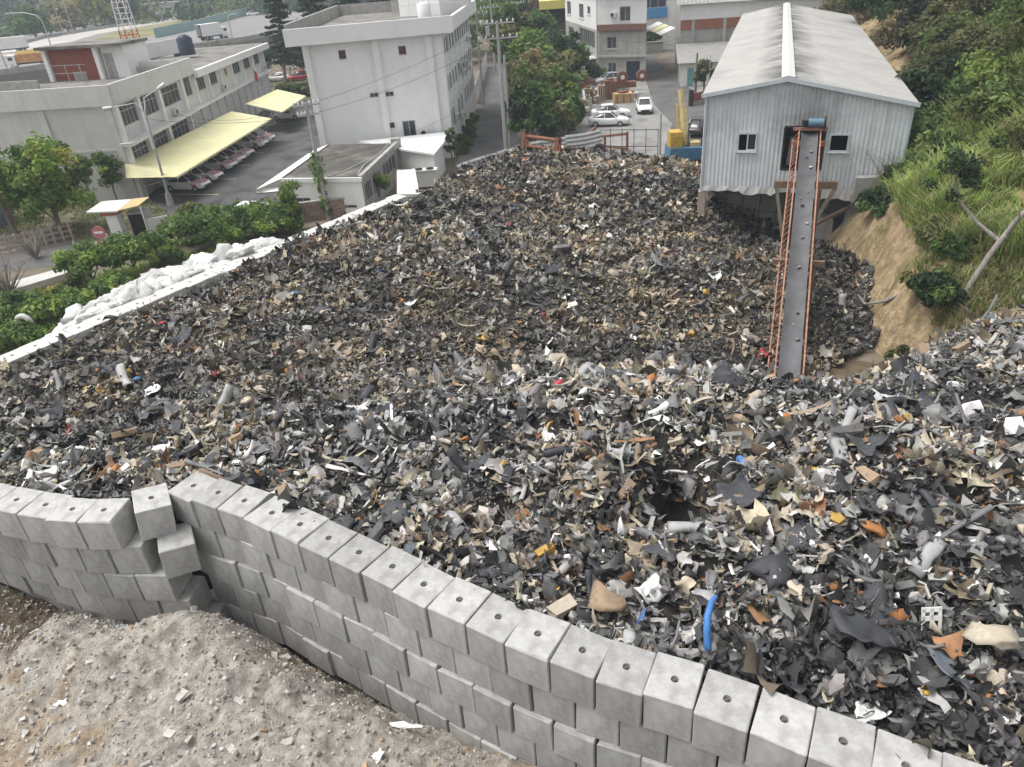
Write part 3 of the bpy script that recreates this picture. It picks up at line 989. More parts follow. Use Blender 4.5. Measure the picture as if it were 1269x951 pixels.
def corr_wall(P, length, z0, ztop, openings, name, period=.25, dep=.05):
    """P(u, d, z) gives the point; trapezoid ribs, cut round the openings"""
    mb = MB()
    prof = [(0, 0), (.35, 0), (.5, 1), (.85, 1)]
    us = []
    n = int(round(length / period))
    for i in range(n):
        for a, d in prof: us.append(((i + a) * length / n, d * dep))
    us.append((length, 0))
    cuts = sorted(set([o[0] for o in openings] + [o[1] for o in openings]))
    for c in cuts: us.append((c, dep * .5))
    us.sort()
    for (u0, d0), (u1, d1) in zip(us, us[1:]):
        if u1 - u0 < 1e-4: continue
        um = (u0 + u1) / 2
        seg = [(z0, None)]
        bl = sorted([(o[2], o[3]) for o in openings if o[0] < um < o[1]])
        lo = z0
        spans = []
        for a, b in bl:
            spans.append((lo, a)); lo = b
        spans.append((lo, None))
        for a, b in spans:
            t0, t1 = (ztop(u0), ztop(u1)) if b is None else (b, b)
            mb.quad(P(u0, d0, a), P(u1, d1, a), P(u1, d1, t1), P(u0, d0, t0))
    return mb.build(name, MT['cladding'], shed)


corr_wall(lambda u, d, z: sp3(u, -d, z), SW, ZB, roof_z, OPEN, 'front_wall')
corr_wall(lambda u, d, z: sp3(-d, u, z), SLEN, ZB, lambda u: 9.62, [], 'side_wall', .5)
corr_wall(lambda u, d, z: sp3(SW + d, u, z), SLEN, ZB, lambda u: 8.98, [], 'side_wall', .5)
MB().quad(sp3(0, SLEN, 0), sp3(SW, SLEN, 0), sp3(SW, SLEN, 8.98), sp3(0, SLEN, 9.62)).build('rear_wall', MT['cladding'], shed)
MB().hexa([sp3(0.1, .1, ZB - .25), sp3(SW - .1, .1, ZB - .25), sp3(SW - .1, SLEN - .2, ZB - .25), sp3(.1, SLEN - .2, ZB - .25)],
          [sp3(0.1, .1, ZB), sp3(SW - .1, .1, ZB), sp3(SW - .1, SLEN - .2, ZB), sp3(.1, SLEN - .2, ZB)]).build('floor_slab', MT['concrete_w'], shed)
# dark sheet stands in for the shade in the room behind the openings
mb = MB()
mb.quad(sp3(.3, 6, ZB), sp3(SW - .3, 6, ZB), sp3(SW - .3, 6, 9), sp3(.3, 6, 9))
mb.build('shade_sheet', MT['dark'], shed)
# roof sheets: ribbed, one slope each side
for side, (ua, ub) in (('roof_slope', (-.28, RID)), ('roof_slope', (RID, SW + .3))):
    mb = MB()
    n = 150
    P = []
    for i in range(n * 2 + 1):
        v = -.35 + (SLEN + .5) * i / (n * 2)
        d = .035 if i % 2 else 0
        row = []
        for k in range(5):
            u = ua + (ub - ua) * k / 4
            z = roof_z(u) if 0 <= u <= SW else (9.62 - .05 if u < 0 else 8.98 - .06)
            row.append(sp3(u, v, z + d + .06))
        P.append(row)
    mb.grid(P, smooth=False)
    mb.build(side, MT['roofing'], shed)
mb = MB()
for sgn in (-1, 1):
    mb.hexa([sp3(RID, -.42, 10.55), sp3(RID + sgn * .38, -.42, 10.48), sp3(RID + sgn * .38, SLEN, 10.48), sp3(RID, SLEN, 10.55)][::sgn], [sp3(RID, -.42, 10.67), sp3(RID + sgn * .38, -.42, 10.58), sp3(RID + sgn * .38, SLEN, 10.58), sp3(RID, SLEN, 10.67)][::sgn])
mb.build('ridge_cap', MT['ridge'], shed)
mb = MB()
MT['fascia'] = mat('fascia_trim', (.52, .56, .59), .6, .08, 2)
mb.bar(sp3(-.3, -.4, 9.62), sp3(RID, -.4, 10.46), .06, .24)
mb.bar(sp3(RID, -.4, 10.46), sp3(SW + .32, -.4, 8.94), .06, .24)
mb.build('gable_fascia', MT['fascia'], shed)
for u, z in ((-.02, 0), (SW + .02, 0)):
    MB().bar(sp3(u, -.07, ZB - .2), sp3(u, -.07, 9.6 if u < 1 else 8.95), .14, .14).build('corner_flashing', MT['fascia'], shed)
# ragged torn sheeting below the wall
r_ = random.Random(3)
mb = MB()
us = [SW * i / 40 for i in range(34)]
lo = [ZB - .15 - r_.uniform(0, .12) for u in us]
for i in range(9, 16): lo[i] = ZB - .32 - r_.uniform(0, .15)
for i in range(24, 33): lo[i] = ZB - .4 - r_.uniform(0, .45)
for i in range(33):
    y = lambda k: -.10 - .05 * math.sin(k * 1.7)
    mb.quad(sp3(us[i], y(i), lo[i]), sp3(us[i + 1], y(i + 1), lo[i + 1]), sp3(us[i + 1], -.07, ZB + .12), sp3(us[i], -.07, ZB + .12))
MT['torn'] = mat('torn_white_sheet', (.58, .58, .56), .7, .15, 3, streak=.4)
mb.build('torn_skirt', MT['torn'], shed)
# windows and the door
for wi, (u0, u1, z0, z1) in enumerate(OPEN[1:]):
    mb = MB()
    for a, b in (((u0, z0), (u1, z0)), ((u0, z1), (u1, z1)), ((u0, z0), (u0, z1)), ((u1, z0), (u1, z1))):
        mb.bar(sp3(a[0], -.08, a[1]), sp3(b[0], -.08, b[1]), .09, .10)
    w = mb.build('window', MT['fascia'], shed)
    MB().bar(sp3(u0 - .1, -.12, z0 - .07), sp3(u1 + .1, -.12, z0 - .07), .16, .05).build('sill', MT['fascia'], w)
    if wi == 0:
        m2 = MB()
        um = (u0 + u1) / 2
        for a, b in (((um, z0), (um, z1)), ((u1 - .05, z0), (u1 - .05, z1)), ((um, z0 + .05), (u1, z0 + .05)), ((um, z1 - .05), (u1, z1 - .05))):
            m2.bar(sp3(a[0], -.03, a[1]), sp3(b[0], -.03, b[1]), .07, .06)
        m2.build('sliding_sash', MT['white'], w)
        MB().quad(sp3(um, .02, z0), sp3(u1, .02, z0), sp3(u1, .02, z1), sp3(um, .02, z1)).build('pane', MT['glass'], w)
u0, u1, z0, z1 = OPEN[0]
mb = MB()
for a, b in (((u0, z1), (u1, z1)), ((u0, z0), (u0, z1)), ((u1, z0), (u1, z1)), ((u0, z0), (u1, z0))):
    mb.bar(sp3(a[0], -.05, a[1]), sp3(b[0], -.05, b[1]), .08, .12)
mb.build('door_frame', MT['black'], shed)
MB().hexa([sp3(5.0, 1.0, 5.2), sp3(5.5, 1.0, 5.2), sp3(5.5, 1.6, 5.2), sp3(5.0, 1.6, 5.2)], [sp3(5.1, 1.0, 6.9), sp3(5.4, 1.0, 6.9), sp3(5.4, 1.5, 6.9), sp3(5.1, 1.5, 6.9)]).build('machine_part', MT['steel'], shed)
# column under the left corner, beams, block wall and ramp below the shed
c = thing('concrete_column', 'pale square concrete column under the left corner of the blue shed', 'column', sp3(.05, .1, 0))
MB().hexa([sp3(-.2, -.1, 0), sp3(.28, -.1, 0), sp3(.28, .4, 0), sp3(-.2, .4, 0)], [sp3(-.2, -.1, ZB - .28), sp3(.28, -.1, ZB - .28), sp3(.28, .4, ZB - .28), sp3(-.2, .4, ZB - .28)]).build('shaft', mat('tan_column', (.36, .29, .25), .9, .2, 2), c)
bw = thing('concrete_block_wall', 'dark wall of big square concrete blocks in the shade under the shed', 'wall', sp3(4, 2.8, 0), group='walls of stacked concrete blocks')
MT['block_dark'] = mat('dark_concrete', (.16, .158, .152), .9, .2, 1.5, .4, 18, randobj=.15)  # darker concrete than in the other block walls
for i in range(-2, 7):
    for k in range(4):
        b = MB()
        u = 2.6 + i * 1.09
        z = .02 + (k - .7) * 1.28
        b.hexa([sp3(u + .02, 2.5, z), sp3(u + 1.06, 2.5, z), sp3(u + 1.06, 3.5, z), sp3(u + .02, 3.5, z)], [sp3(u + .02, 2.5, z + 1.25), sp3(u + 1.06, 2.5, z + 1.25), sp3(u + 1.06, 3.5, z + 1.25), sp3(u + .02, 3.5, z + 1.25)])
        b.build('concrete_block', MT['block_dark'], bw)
MB().hexa([sp3(6.9, .6, 0), sp3(8.3, .6, 0), sp3(8.3, 1.6, 0), sp3(6.9, 1.6, 0)], [sp3(7.0, .6, 2.05), sp3(8.2, .6, 1.95), sp3(8.2, 1.5, 1.95), sp3(7.0, 1.5, 2.05)]).build('concrete_block', MT['concrete_w'], loc=sp3(7.6, 1, 0))
o = bpy.context.scene.collection.objects[-1]
tag(o, 'single grey concrete block standing under the shed, right of the conveyor', 'concrete block', kind='thing')
o = MB().hexa([sp3(8.3, -.9, .1), sp3(8.9, -1.1, .1), sp3(9.6, 2.6, 1), sp3(8.9, 2.6, 1)], [sp3(8.5, -.8, .6), sp3(9.1, -1.0, .6), sp3(10.0, 1.8, 3.9), sp3(9.3, 1.8, 3.9)]).build('concrete_buttress', MT['concrete_w'], loc=sp3(8.9, 0, 0))
tag(o, 'leaning grey concrete buttress under the right side of the shed', 'buttress', kind='thing')
o = MB().hexa([sp3(9.0, -.9, 3.9), sp3(11.2, -.5, 3.9), sp3(11.2, .0, 3.9), sp3(9.0, -.2, 3.9)], [sp3(9.0, -.9, 4.95), sp3(11.2, -.5, 4.95), sp3(11.2, -.1, 4.95), sp3(9.0, -.3, 4.95)]).build('parapet_wall', MT['concrete_w'], loc=sp3(10, -.5, 3.9))
tag(o, 'short streaked concrete parapet at the right foot of the shed wall', 'wall', kind='thing')
bt = thing('steel_frame', 'brown steel beams and braces under the shed beside the conveyor', 'frame', sp3(6.3, -.6, 0))
MT['brownsteel'] = mat('brown_steel', (.20, .13, .09), .8, .25, 4)
MT['timber'] = mat('olive_beam', (.25, .22, .17), .8, .25, 3)
MB().bar(sp3(4.4, -.9, 4.5), sp3(8.0, -.9, 4.5), .25, .4).build('cross_beam', MT['brownsteel'], bt)
MB().bar(sp3(4.55, -.9, 4.3), sp3(5.4, -.9, .4), .2).build('post', MT['timber'], bt)
MB().bar(sp3(7.9, -.9, 4.3), sp3(6.9, -.9, 2.0), .2).build('brace', MT['timber'], bt)
MB().bar(sp3(6.9, -.6, 1.8), sp3(9.0, .2, 2.9), .16).build('brace', MT['brownsteel'], bt)

# ------------------------------------------------------------------ conveyor
MT['belt'] = mat('worn_belt', (.085, .085, .09), .55, .35, 1.0, .1, 12, streak=.0, spec=.4)
A = Vector((12.15, 27.9, .95)); B = Vector((18.52, 44.2, 7.55))
cdir = (B - A).normalized(); cside = Vector((cdir.y, -cdir.x, 0)).normalized(); cup = cside.cross(cdir)
conv = thing('belt_conveyor', 'inclined belt conveyor with orange rails rising from the heap into the shed door', 'conveyor', A)
HW = .50
n = 60
rows = []
r_ = random.Random(5)
for i in range(n + 1):
    p = A + (B - A) * (i / n)
    rows.append([tuple(p + cside * s * HW * .93 + cup * (h + r_.uniform(-.004, .004))) for s, h in ((-1, .13), (-.55, .03), (0, 0), (.55, .03), (1, .13))])
belt = MB().grid(rows).build('belt', MT['belt'], conv)
MB().tube([A - cside * HW - cdir * .05 - cup * .12, A + cside * HW - cdir * .05 - cup * .12], .16, 12).build('tail_roller', MT['black'], conv)
MB().tube([B - cside * HW - cup * .12, B + cside * HW - cup * .12], .16, 12).build('head_roller', MT['black'], conv)
for s in (-1, 1):
    m = MB()
    off = cside * s * (HW + .09)
    m.bar(A + off + cup * .16 - cdir * .5, B + off + cup * .16, .065, .11)
    low = off + (cside * s * .30 if s < 0 else Vector((0, 0, 0)))
    m.bar(A + low - cup * .42 - cdir * .3, B + low - cup * .42, .06, .09)
    m.build('side_rail', MT['orange'], conv)
    m = MB()
    k = 40
    for i in range(k + 1):
        p = A + (B - A) * (i / k)
        m.bar(p + off + cup * .13, p + low - cup * .40, .05, .045)
    m.build('rungs', MT['orange'], conv)
for t, w in ((.43, 1.25), (.02, 1.15), (.985, .95)):
    p = A + (B - A) * t - cup * .45
    MB().bar(p - cside * w, p + cside * w, .22, .26).build('cross_member', MT['brownsteel'] if t < .9 else MT['orange'], conv)
for t in (.43, .75):
    for s in (-1, 1):
        p = A + (B - A) * t - cup * .4 + cside * s * .8
        MB().bar(p, (p.x, p.y, .2), .14).build('leg', MT['brownsteel'], conv)
p = B + cup * .25 + cdir * .1
MB().bar(p - cside * .95, p + cside * .95, .14, .16).build('head_beam', MT['orange'], conv)
mt = thing('conveyor_motor', 'blue electric motor and gearbox on top of the conveyor head', 'motor', p + cup * .1)
MT['motorblue'] = mat('motor_blue', (.11, .19, .25), .5, .2, 5)
q = p + cup * .42 + cside * .25
MB().tube([q - cside * .4, q + cside * .42], .24, 14).build('motor_body', MT['motorblue'], mt)
MB().tube([q + cside * .46, q + cside * .56], [.36, .36], 16).build('belt_guard', MT['black'], mt)
MB().box(q - cside * .55 - cup * .06, (.34, .3, .36)).build('gearbox', MT['black'], mt)
# scraps riding up the belt
for i, t in enumerate((.12, .17, .21, .38, .5, .56, .64, .67, .7, .82, .87, .9)):
    pp = A + (B - A) * t + cside * r_.uniform(-.3, .3) + cup * .09
    o = link_mesh('belt_scrap', solid_piece('belt_scrap', lumpy(rng), 0, None, r_.uniform(.12, .3), SM[('grey', 'beige', 'charcoal', 'tan')[i % 4]]), None, pp)
    tag(o, 'scrap of waste riding on the conveyor belt, %s from the bottom' % ORD[i], 'scrap', 'scraps riding on the belt', 'thing')
# soot along the ridge of the roof, where smoke escapes
nt = MT['roofing'].node_tree
N, L = nt.nodes, nt.links
b = N['Principled BSDF']
src = b.inputs['Base Color'].links[0].from_socket
ge = N.new('ShaderNodeNewGeometry')
dp = N.new('ShaderNodeVectorMath'); dp.operation = 'DOT_PRODUCT'; dp.inputs[1].default_value = (SU.x, SU.y, 0)
L.new(ge.outputs['Position'], dp.inputs[0])
m1 = N.new('ShaderNodeMath'); m1.operation = 'SUBTRACT'; m1.inputs[1].default_value = SL.dot(SU) + RID
L.new(dp.outputs['Value'], m1.inputs[0])
m2 = N.new('ShaderNodeMath'); m2.operation = 'ABSOLUTE'; L.new(m1.outputs[0], m2.inputs[0])
mr = N.new('ShaderNodeMapRange'); mr.inputs['From Min'].default_value = .35; mr.inputs['From Max'].default_value = 2.1; mr.inputs['To Min'].default_value = 1; mr.inputs['To Max'].default_value = 0
L.new(m2.outputs[0], mr.inputs['Value'])
nz = N.new('ShaderNodeTexNoise'); nz.inputs['Scale'].default_value = .55; nz.inputs['Detail'].default_value = 5
L.new(ge.outputs['Position'], nz.inputs['Vector'])
m3 = N.new('ShaderNodeMapRange'); m3.inputs['From Min'].default_value = .33; m3.inputs['From Max'].default_value = .58
L.new(nz.outputs['Fac'], m3.inputs['Value'])
m4 = N.new('ShaderNodeMath'); m4.operation = 'MULTIPLY'; L.new(mr.outputs[0], m4.inputs[0]); L.new(m3.outputs[0], m4.inputs[1])
m5 = N.new('ShaderNodeMath'); m5.operation = 'MULTIPLY'; m5.inputs[1].default_value = .88; L.new(m4.outputs[0], m5.inputs[0])
mx = N.new('ShaderNodeMix'); mx.data_type = 'RGBA'; mx.inputs[7].default_value = (.05, .05, .048, 1)
L.new(m5.outputs[0], mx.inputs['Factor']); L.new(src, mx.inputs[6]); L.new(mx.outputs[2], b.inputs['Base Color'])
# soot and drips above the shed door
nt = MT['cladding'].node_tree
N, L = nt.nodes, nt.links
b = N['Principled BSDF']
src = b.inputs['Base Color'].links[0].from_socket
ge = N.new('ShaderNodeNewGeometry')
ds = N.new('ShaderNodeVectorMath'); ds.operation = 'DISTANCE'; ds.inputs[1].default_value = sp3(5.9, 0, 8.0)
L.new(ge.outputs['Position'], ds.inputs[0])
nz = N.new('ShaderNodeTexNoise'); nz.inputs['Scale'].default_value = 1.3; nz.inputs['Detail'].default_value = 6
L.new(ge.outputs['Position'], nz.inputs['Vector'])
ad = N.new('ShaderNodeMath'); ad.operation = 'MULTIPLY_ADD'; ad.inputs[1].default_value = 2.6; L.new(nz.outputs['Fac'], ad.inputs[0]); L.new(ds.outputs['Value'], ad.inputs[2])
mr = N.new('ShaderNodeMapRange'); mr.inputs['From Min'].default_value = 1.6; mr.inputs['From Max'].default_value = 3.9; mr.inputs['To Min'].default_value = .6; mr.inputs['To Max'].default_value = 0
L.new(ad.outputs[0], mr.inputs['Value'])
mx = N.new('ShaderNodeMix'); mx.data_type = 'RGBA'; mx.inputs[7].default_value = (.09, .09, .088, 1)
L.new(mr.outputs[0], mx.inputs['Factor']); L.new(src, mx.inputs[6]); L.new(mx.outputs[2], b.inputs['Base Color'])

# ================================================================== BUILDINGS
MT['tile_white'] = mat('white_tile', (.76, .76, .75), .6, .05, .6, .15, 3, coords='World', streak=.12, streak_col=(.4, .39, .37))
MT['tile_grey'] = mat('pale_grey_tile', (.60, .59, .57), .7, .08, .8, coords='World', streak=.25, streak_col=(.28, .26, .24))
MT['roofslab'] = mat('weathered_roof', (.20, .19, .175), .95, .3, .5, coords='World', col2=(.10, .098, .09), scale2=.35)
MT['darkroof'] = mat('dark_felt_roof', (.085, .08, .07), .9, .3, .6, coords='World', col2=(.14, .13, .11), scale2=.3)
MT['brick'] = mat('red_brick', (.26, .085, .06), .9, .15, 4, coords='World')
MT['brown'] = mat('brown_frame', (.10, .055, .06), .6, .2, 4)
MT['curtain'] = mat('curtain_glass', (.085, .09, .09), .5, .5, .9, spec=.15, col2=(.03, .032, .035), scale2=.8, coords='World')
MT['yellow_sheet'] = mat('yellow_roof_sheet', (.66, .63, .36), .6, .07, .7, coords='World', streak=.0, col2=(.58, .54, .33), scale2=.25)
MT['cement'] = mat('cement_render', (.37, .36, .335), .95, .2, .8, coords='World', streak=.45, streak_col=(.12, .115, .11))
MT['bluepaint'] = mat('blue_paint', (.08, .28, .55), .6, .1, 2)
MT['acwhite'] = mat('ac_casing', (.60, .60, .57), .6, .08, 4)


class Facade:
    """a wall from p to q seen from outside with p on the left; u along, d outwards, z up"""
    def __init__(s, p, q, zs=0.0):
        s.p, s.q = Vector(p[:2]), Vector(q[:2])
        s.L = (s.q - s.p).length
        s.u = (s.q - s.p) / s.L
        s.o = Vector((s.u.y, -s.u.x))
        s.zs = zs

    def P(s, u, d, z):
        k = s.p + s.u * u + s.o * d
        return (k.x, k.y, z + s.zs * u)

    def bx(s, mb, u0, u1, d0, d1, z0, z1, mi=0):
        P = s.P
        return mb.hexa([P(u0, d1, z0), P(u1, d1, z0), P(u1, d0, z0), P(u0, d0, z0)], [P(u0, d1, z1), P(u1, d1, z1), P(u1, d0, z1), P(u0, d0, z1)], mi)

    def wall(s, parent, z0, z1, ops, m, rev=.16, name='wall', u0=0.0, u1=None):
        u1 = s.L if u1 is None else u1
        mb = MB()
        us = sorted(set([u0, u1] + [k for o in ops for k in o[:2]]))
        zz = sorted(set([z0, z1] + [k for o in ops for k in o[2:4]]))
        P = s.P
        for a, b in zip(us, us[1:]):
            for c, d in zip(zz, zz[1:]):
                um, zm = (a + b) / 2, (c + d) / 2
                if any(o[0] < um < o[1] and o[2] < zm < o[3] for o in ops): continue
                mb.quad(P(a, 0, c), P(b, 0, c), P(b, 0, d), P(a, 0, d))
        for o in ops:
            a, b, c, d = o[:4]
            mb.quad(P(a, 0, c), P(a, -rev, c), P(a, -rev, d), P(a, 0, d))
            mb.quad(P(b, 0, c), P(b, 0, d), P(b, -rev, d), P(b, -rev, c))
            mb.quad(P(a, 0, c), P(b, 0, c), P(b, -rev, c), P(a, -rev, c))
            mb.quad(P(a, 0, d), P(a, -rev, d), P(b, -rev, d), P(b, 0, d))
        return mb.build(name, m, parent)

    def window(s, parent, o, nm=1, frame=None, glass=None, sill=True, rail=False, w=.07, flush=0.0):
        a, b, c, d = o[:4]
        mb = MB()
        D0, D1 = -.13 + flush, -.05 + flush
        s.bx(mb, a, a + w, D0, D1, c, d); s.bx(mb, b - w, b, D0, D1, c, d)
        s.bx(mb, a + w, b - w, D0, D1, c, c + w); s.bx(mb, a + w, b - w, D0, D1, d - w, d)
        for i in range(nm):
            u = a + (b - a) * (i + 1) / (nm + 1)
            s.bx(mb, u - w / 2, u + w / 2, D0, D1 - .01, c + w, d - w)
        if rail:
            z = c + (d - c) * .68
            s.bx(mb, a + w, b - w, D0, D1 - .02, z - w / 2, z + w / 2)
        f = mb.build('window', frame or MT['steel'], parent)
        n = nm + 1
        for i in range(n):
            x0, x1 = a + (b - a) * i / n, a + (b - a) * (i + 1) / n
            dd = -.11 + flush + (.01 if i % 2 else 0)
            MB().quad(s.P(x0, dd, c), s.P(x1, dd, c), s.P(x1, dd, d), s.P(x0, dd, d)).build('pane', glass or MT['curtain'], f)
        if sill:
            m = MB(); s.bx(m, a - .08, b + .08, .002, .1, c - .1, c - .01)
            m.build('sill', MT['tile_grey'], f)
        return f

    def part(s, parent, name, m, u0, u1, d0, d1, z0, z1):
        mb = MB(); s.bx(mb, u0, u1, d0, d1, z0, z1)
        return mb.build(name, m, parent)


def ac_unit(fac, u, z, label, w=.85, h=.6, d=.4):
    p = fac.P(u, d / 2 + .06, z)
    t = thing('air_conditioner', label, 'air conditioner', p, group='air conditioners on the facades')
    mb = MB(); fac.bx(mb, u - w / 2, u + w / 2, .06, .06 + d, z, z + h); mb.build('casing', MT['acwhite'], t)
    c = Vector(fac.P(u - .08, .06 + d, z + h / 2)); o = Vector((fac.o.x, fac.o.y, 0))
    MB().tube([c + o * .005, c + o * .03], h * .4, 12).build('fan_grille', MT['dark'], t)
    mb = MB()
    for s in (-.3, .3): fac.bx(mb, u + s - .03, u + s + .03, .0, .42, z - .05, z - .005)
    mb.build('bracket', MT['steel'], t)
    return t


def poly_slab(parent, name, poly, z0, z1, m):
    return MB().prism(poly, z0, z1).build(name, m, parent)


# ------------------------------------------------------------------ police station (left)
ps = thing('police_station', 'long two storey pale tiled building with a deep parapet, yellow carports along its front', 'building', (-38, 90, 0))
C_ = (-33.5, 70.55)
fl = Facade((-62.0, 73.98), C_)
fr = Facade(C_, (-33.8, 124.0), -.010)
LL = fl.L
fl.wall(ps, 0, 8.6, [(LL - 12.9, LL - 6.2, 4.1, 4.12)][:0], MT['tile_grey'])
for u in (LL - 13.2, LL - 6.7, LL - .35, LL - 20):
    fl.part(ps, 'pilaster', MT['tile_grey'], u - .3, u + .3, .002, .22, 0, 8.58)
fl.part(ps, 'floor_band', MT['tile_grey'], 0, LL - .7, .002, .06, 4.6, 4.8)
# glazed bays of the front
bays = [(.7, 4.9), (5.5, 10.2), (10.8, 16.6)]
ops2 = [(a, b, 6.45, 8.35) for a, b in bays] + [(a, b, 6.55, 8.5) for a, b in ((18.0, 20.5), (22.7, 25.3), (27.3, 30.0), (37.2, 40.4), (42.4, 45.6), (48.0, 50.8))]
ops1 = [(a, b, 2.6, 4.85) for a, b in bays]
fr.wall(ps, 0, 8.62, ops1 + ops2, MT['tile_grey'], .2)
for o in ops1 + ops2[:3]: fr.window(ps, o, 4, glass=MT['curtain'], sill=False, rail=True)
for o in ops2[3:]: fr.window(ps, o, 2, glass=MT['curtain'], sill=True)
for u in (.3, 5.2, 10.5, 17.2):
    fr.part(ps, 'pilaster', MT['tile_white'], u - .28, u + .28, .002, .35, 0, 8.6)
for u in (21.6, 26.3, 31.2, 36.2, 41.4, 46.8, 52.6):
    fr.part(ps, 'pilaster', MT['tile_white'], u - .2, u + .2, .002, .22, 5.35, 8.6)
for u in [18.5 + 3.1 * i for i in range(12)]:
    fr.part(ps, 'pilaster', MT['tile_grey'], u - .18, u + .18, .002, .18, 0, 4.9)
fr.part(ps, 'canopy_slab', MT['tile_grey'], -.7, 17.6, .0, 1.1, 5.05, 5.35)
fr.part(ps, 'canopy_slab', MT['tile_white'], 17.6, 54.0, .0, .75, 5.0, 5.25)
# deep parapet round the left part, thin fascia on the long wing
def ring(parent, name, fac, u0, u1, d, z0, z1, m, th=.25):
    return fac.part(parent, name, m, u0, u1, d - th, d, z0, z1)
ring(ps, 'parapet', fl, 0, LL + .55, .55, 8.6, 10.3, MT['tile_grey'])
fr.part(ps, 'parapet', MT['tile_grey'], -.2995, 21.0, .3, .55, 8.603, 10.303)
fr.part(ps, 'soffit', MT['tile_grey'], -.29, 21.0, .0, .299, 8.61, 8.75)
fr.part(ps, 'parapet_end', MT['tile_grey'], 20.75, 21.0, -5.5, .297, 8.64, 10.30)
fr.part(ps, 'roof_fascia', MT['tile_white'], 21.02, 54.6, .5, .9, 8.15, 8.95)
poly_slab(ps, 'roof', [(-62, 73.6), (-33.9, 70.9), (-33.9, 91), (-46, 91), (-62, 88)], 8.5, 8.72, MT['roofslab'])
mb = MB()
a = [fr.P(21.1, .48, 8.5), fr.P(54.5, .48, 8.5), fr.P(54.5, -11, 8.5), fr.P(21.1, -11, 8.5)]
mb.hexa(a, [(p[0], p[1], p[2] + .42) for p in a]); mb.build('roof', MT['roofslab'], ps)
fr.part(ps, 'end_wall', MT['tile_grey'], 53.9, 54.1, -11, -.01, 0, 9.0)
MB().bar((-62, 86.5, 9.2), (-46.5, 84.0, 9.2), .25, 1.1).build('rear_parapet', MT['concrete_w'], ps)
MB().bar((-46, 90.8, 9.1), (-34.2, 90.8, 9.1), .25, 1.0).build('rear_parapet', MT['concrete_w'], ps)
# penthouse with the red brick wall
pf = Facade((-48.86, 91.74), (-42.40, 90.15))
pw = pf.L
pf.wall(ps, 8.72, 12.0, [], MT['brick'], name='red_wall')
nb_ = 26
mb = MB()
for i in range(nb_):
    z = 8.8 + i * 3.1 / nb_
    off = .12 if i % 2 else 0
    for k in range(int(pw / .5)):
        pf.bx(mb, .3 + off + k * .46, .3 + off + k * .46 + .44, .004, .02, z, z + .1)
tag(mb.build('brick_courses', MT['brick'], ps), kind='stuff')
for u in (.05, pw - .05): pf.part(ps, 'pilaster', MT['white'], u - .25, u + .25, .03, .4, 8.72, 12.0)
MB().hexa([pf.P(-.5, .9, 12.0), pf.P(pw + 3.6, .9, 12.0), pf.P(pw + 3.4, -4.5, 12.0), pf.P(-.5, -4.5, 12.0)], [pf.P(-.5, .9, 12.3), pf.P(pw + 3.6, .9, 12.3), pf.P(pw + 3.4, -4.5, 12.3), pf.P(-.5, -4.5, 12.3)]).build('penthouse_roof', MT['roofslab'], ps)
pf.part(ps, 'penthouse_wall', MT['white'], pw + .3, pw + 3.2, -4.2, -.2, 8.72, 11.99)
pf.part(ps, 'doorway', MT['concrete_w'], pw + .5, pw + 1.6, -.19, -.15, 8.75, 11.3)
pf.part(ps, 'penthouse_wall', MT['white'], .0, pw + .2, -4.2, -.2, 8.73, 11.98)
mb = MB()
for u in (1.2, 3.0, 4.8):
    pf.bx(mb, u, u + .06, 1.2, 1.26, 8.72, 10.5)
for z in (9.6, 10.4): pf.bx(mb, .6, 5.6, 1.2, 1.25, z, z + .05)
mb.build('roof_railing', MT['steel'], ps)
wf = Facade((-45.48, 109.43), (-42.62, 114.90))
wf.part(ps, 'roof_wall', MT['white'], 0, wf.L, -.2, 0, 8.72, 10.6)
# emblem plaque
ef = MB(); ef.tube([Vector(fr.P(33.8, .03, 7.3)), Vector(fr.P(33.8, .1, 7.3))], .42, 14); ef.build('emblem_plaque', mat('bronze', (.25, .19, .08), .5, .3, 6), ps)
for u, z, k in ((31.0, 5.55, 'white wall air conditioner left of the emblem on the police station'), (13.4, 5.5, 'white air conditioner below the third glazed bay of the police station'), (51.4, 5.5, 'white air conditioner at the far end of the police station front')):
    ac_unit(fr, u, z, k)
wt = thing('water_tank', 'dark blue ribbed plastic water tank on the police station roof', 'water tank', (-39.69, 109.41, 8.90))
p = Vector(wt.location)
MT['tank'] = mat('tank_blue', (.025, .035, .06), .45, .2, 3)
mb = MB(); mb.tube([p, p + Vector((0, 0, .5)), p + Vector((0, 0, .55)), p + Vector((0, 0, 1.2)), p + Vector((0, 0, 1.25)), p + Vector((0, 0, 1.95)), p + Vector((0, 0, 2.35))], [1.05, 1.05, 1.0, 1.05, 1.0, 1.02, .55], 20)
mb.build('tank_body', MT['tank'], wt)
MB().cyl(p + Vector((0, 0, 2.35)), .35, .18, 14).build('lid', MT['steel'], wt)
MB().box(p + Vector((-1.2, -.4, .1)), (.7, .8, .35)).build('tank_base', MT['black'], wt)

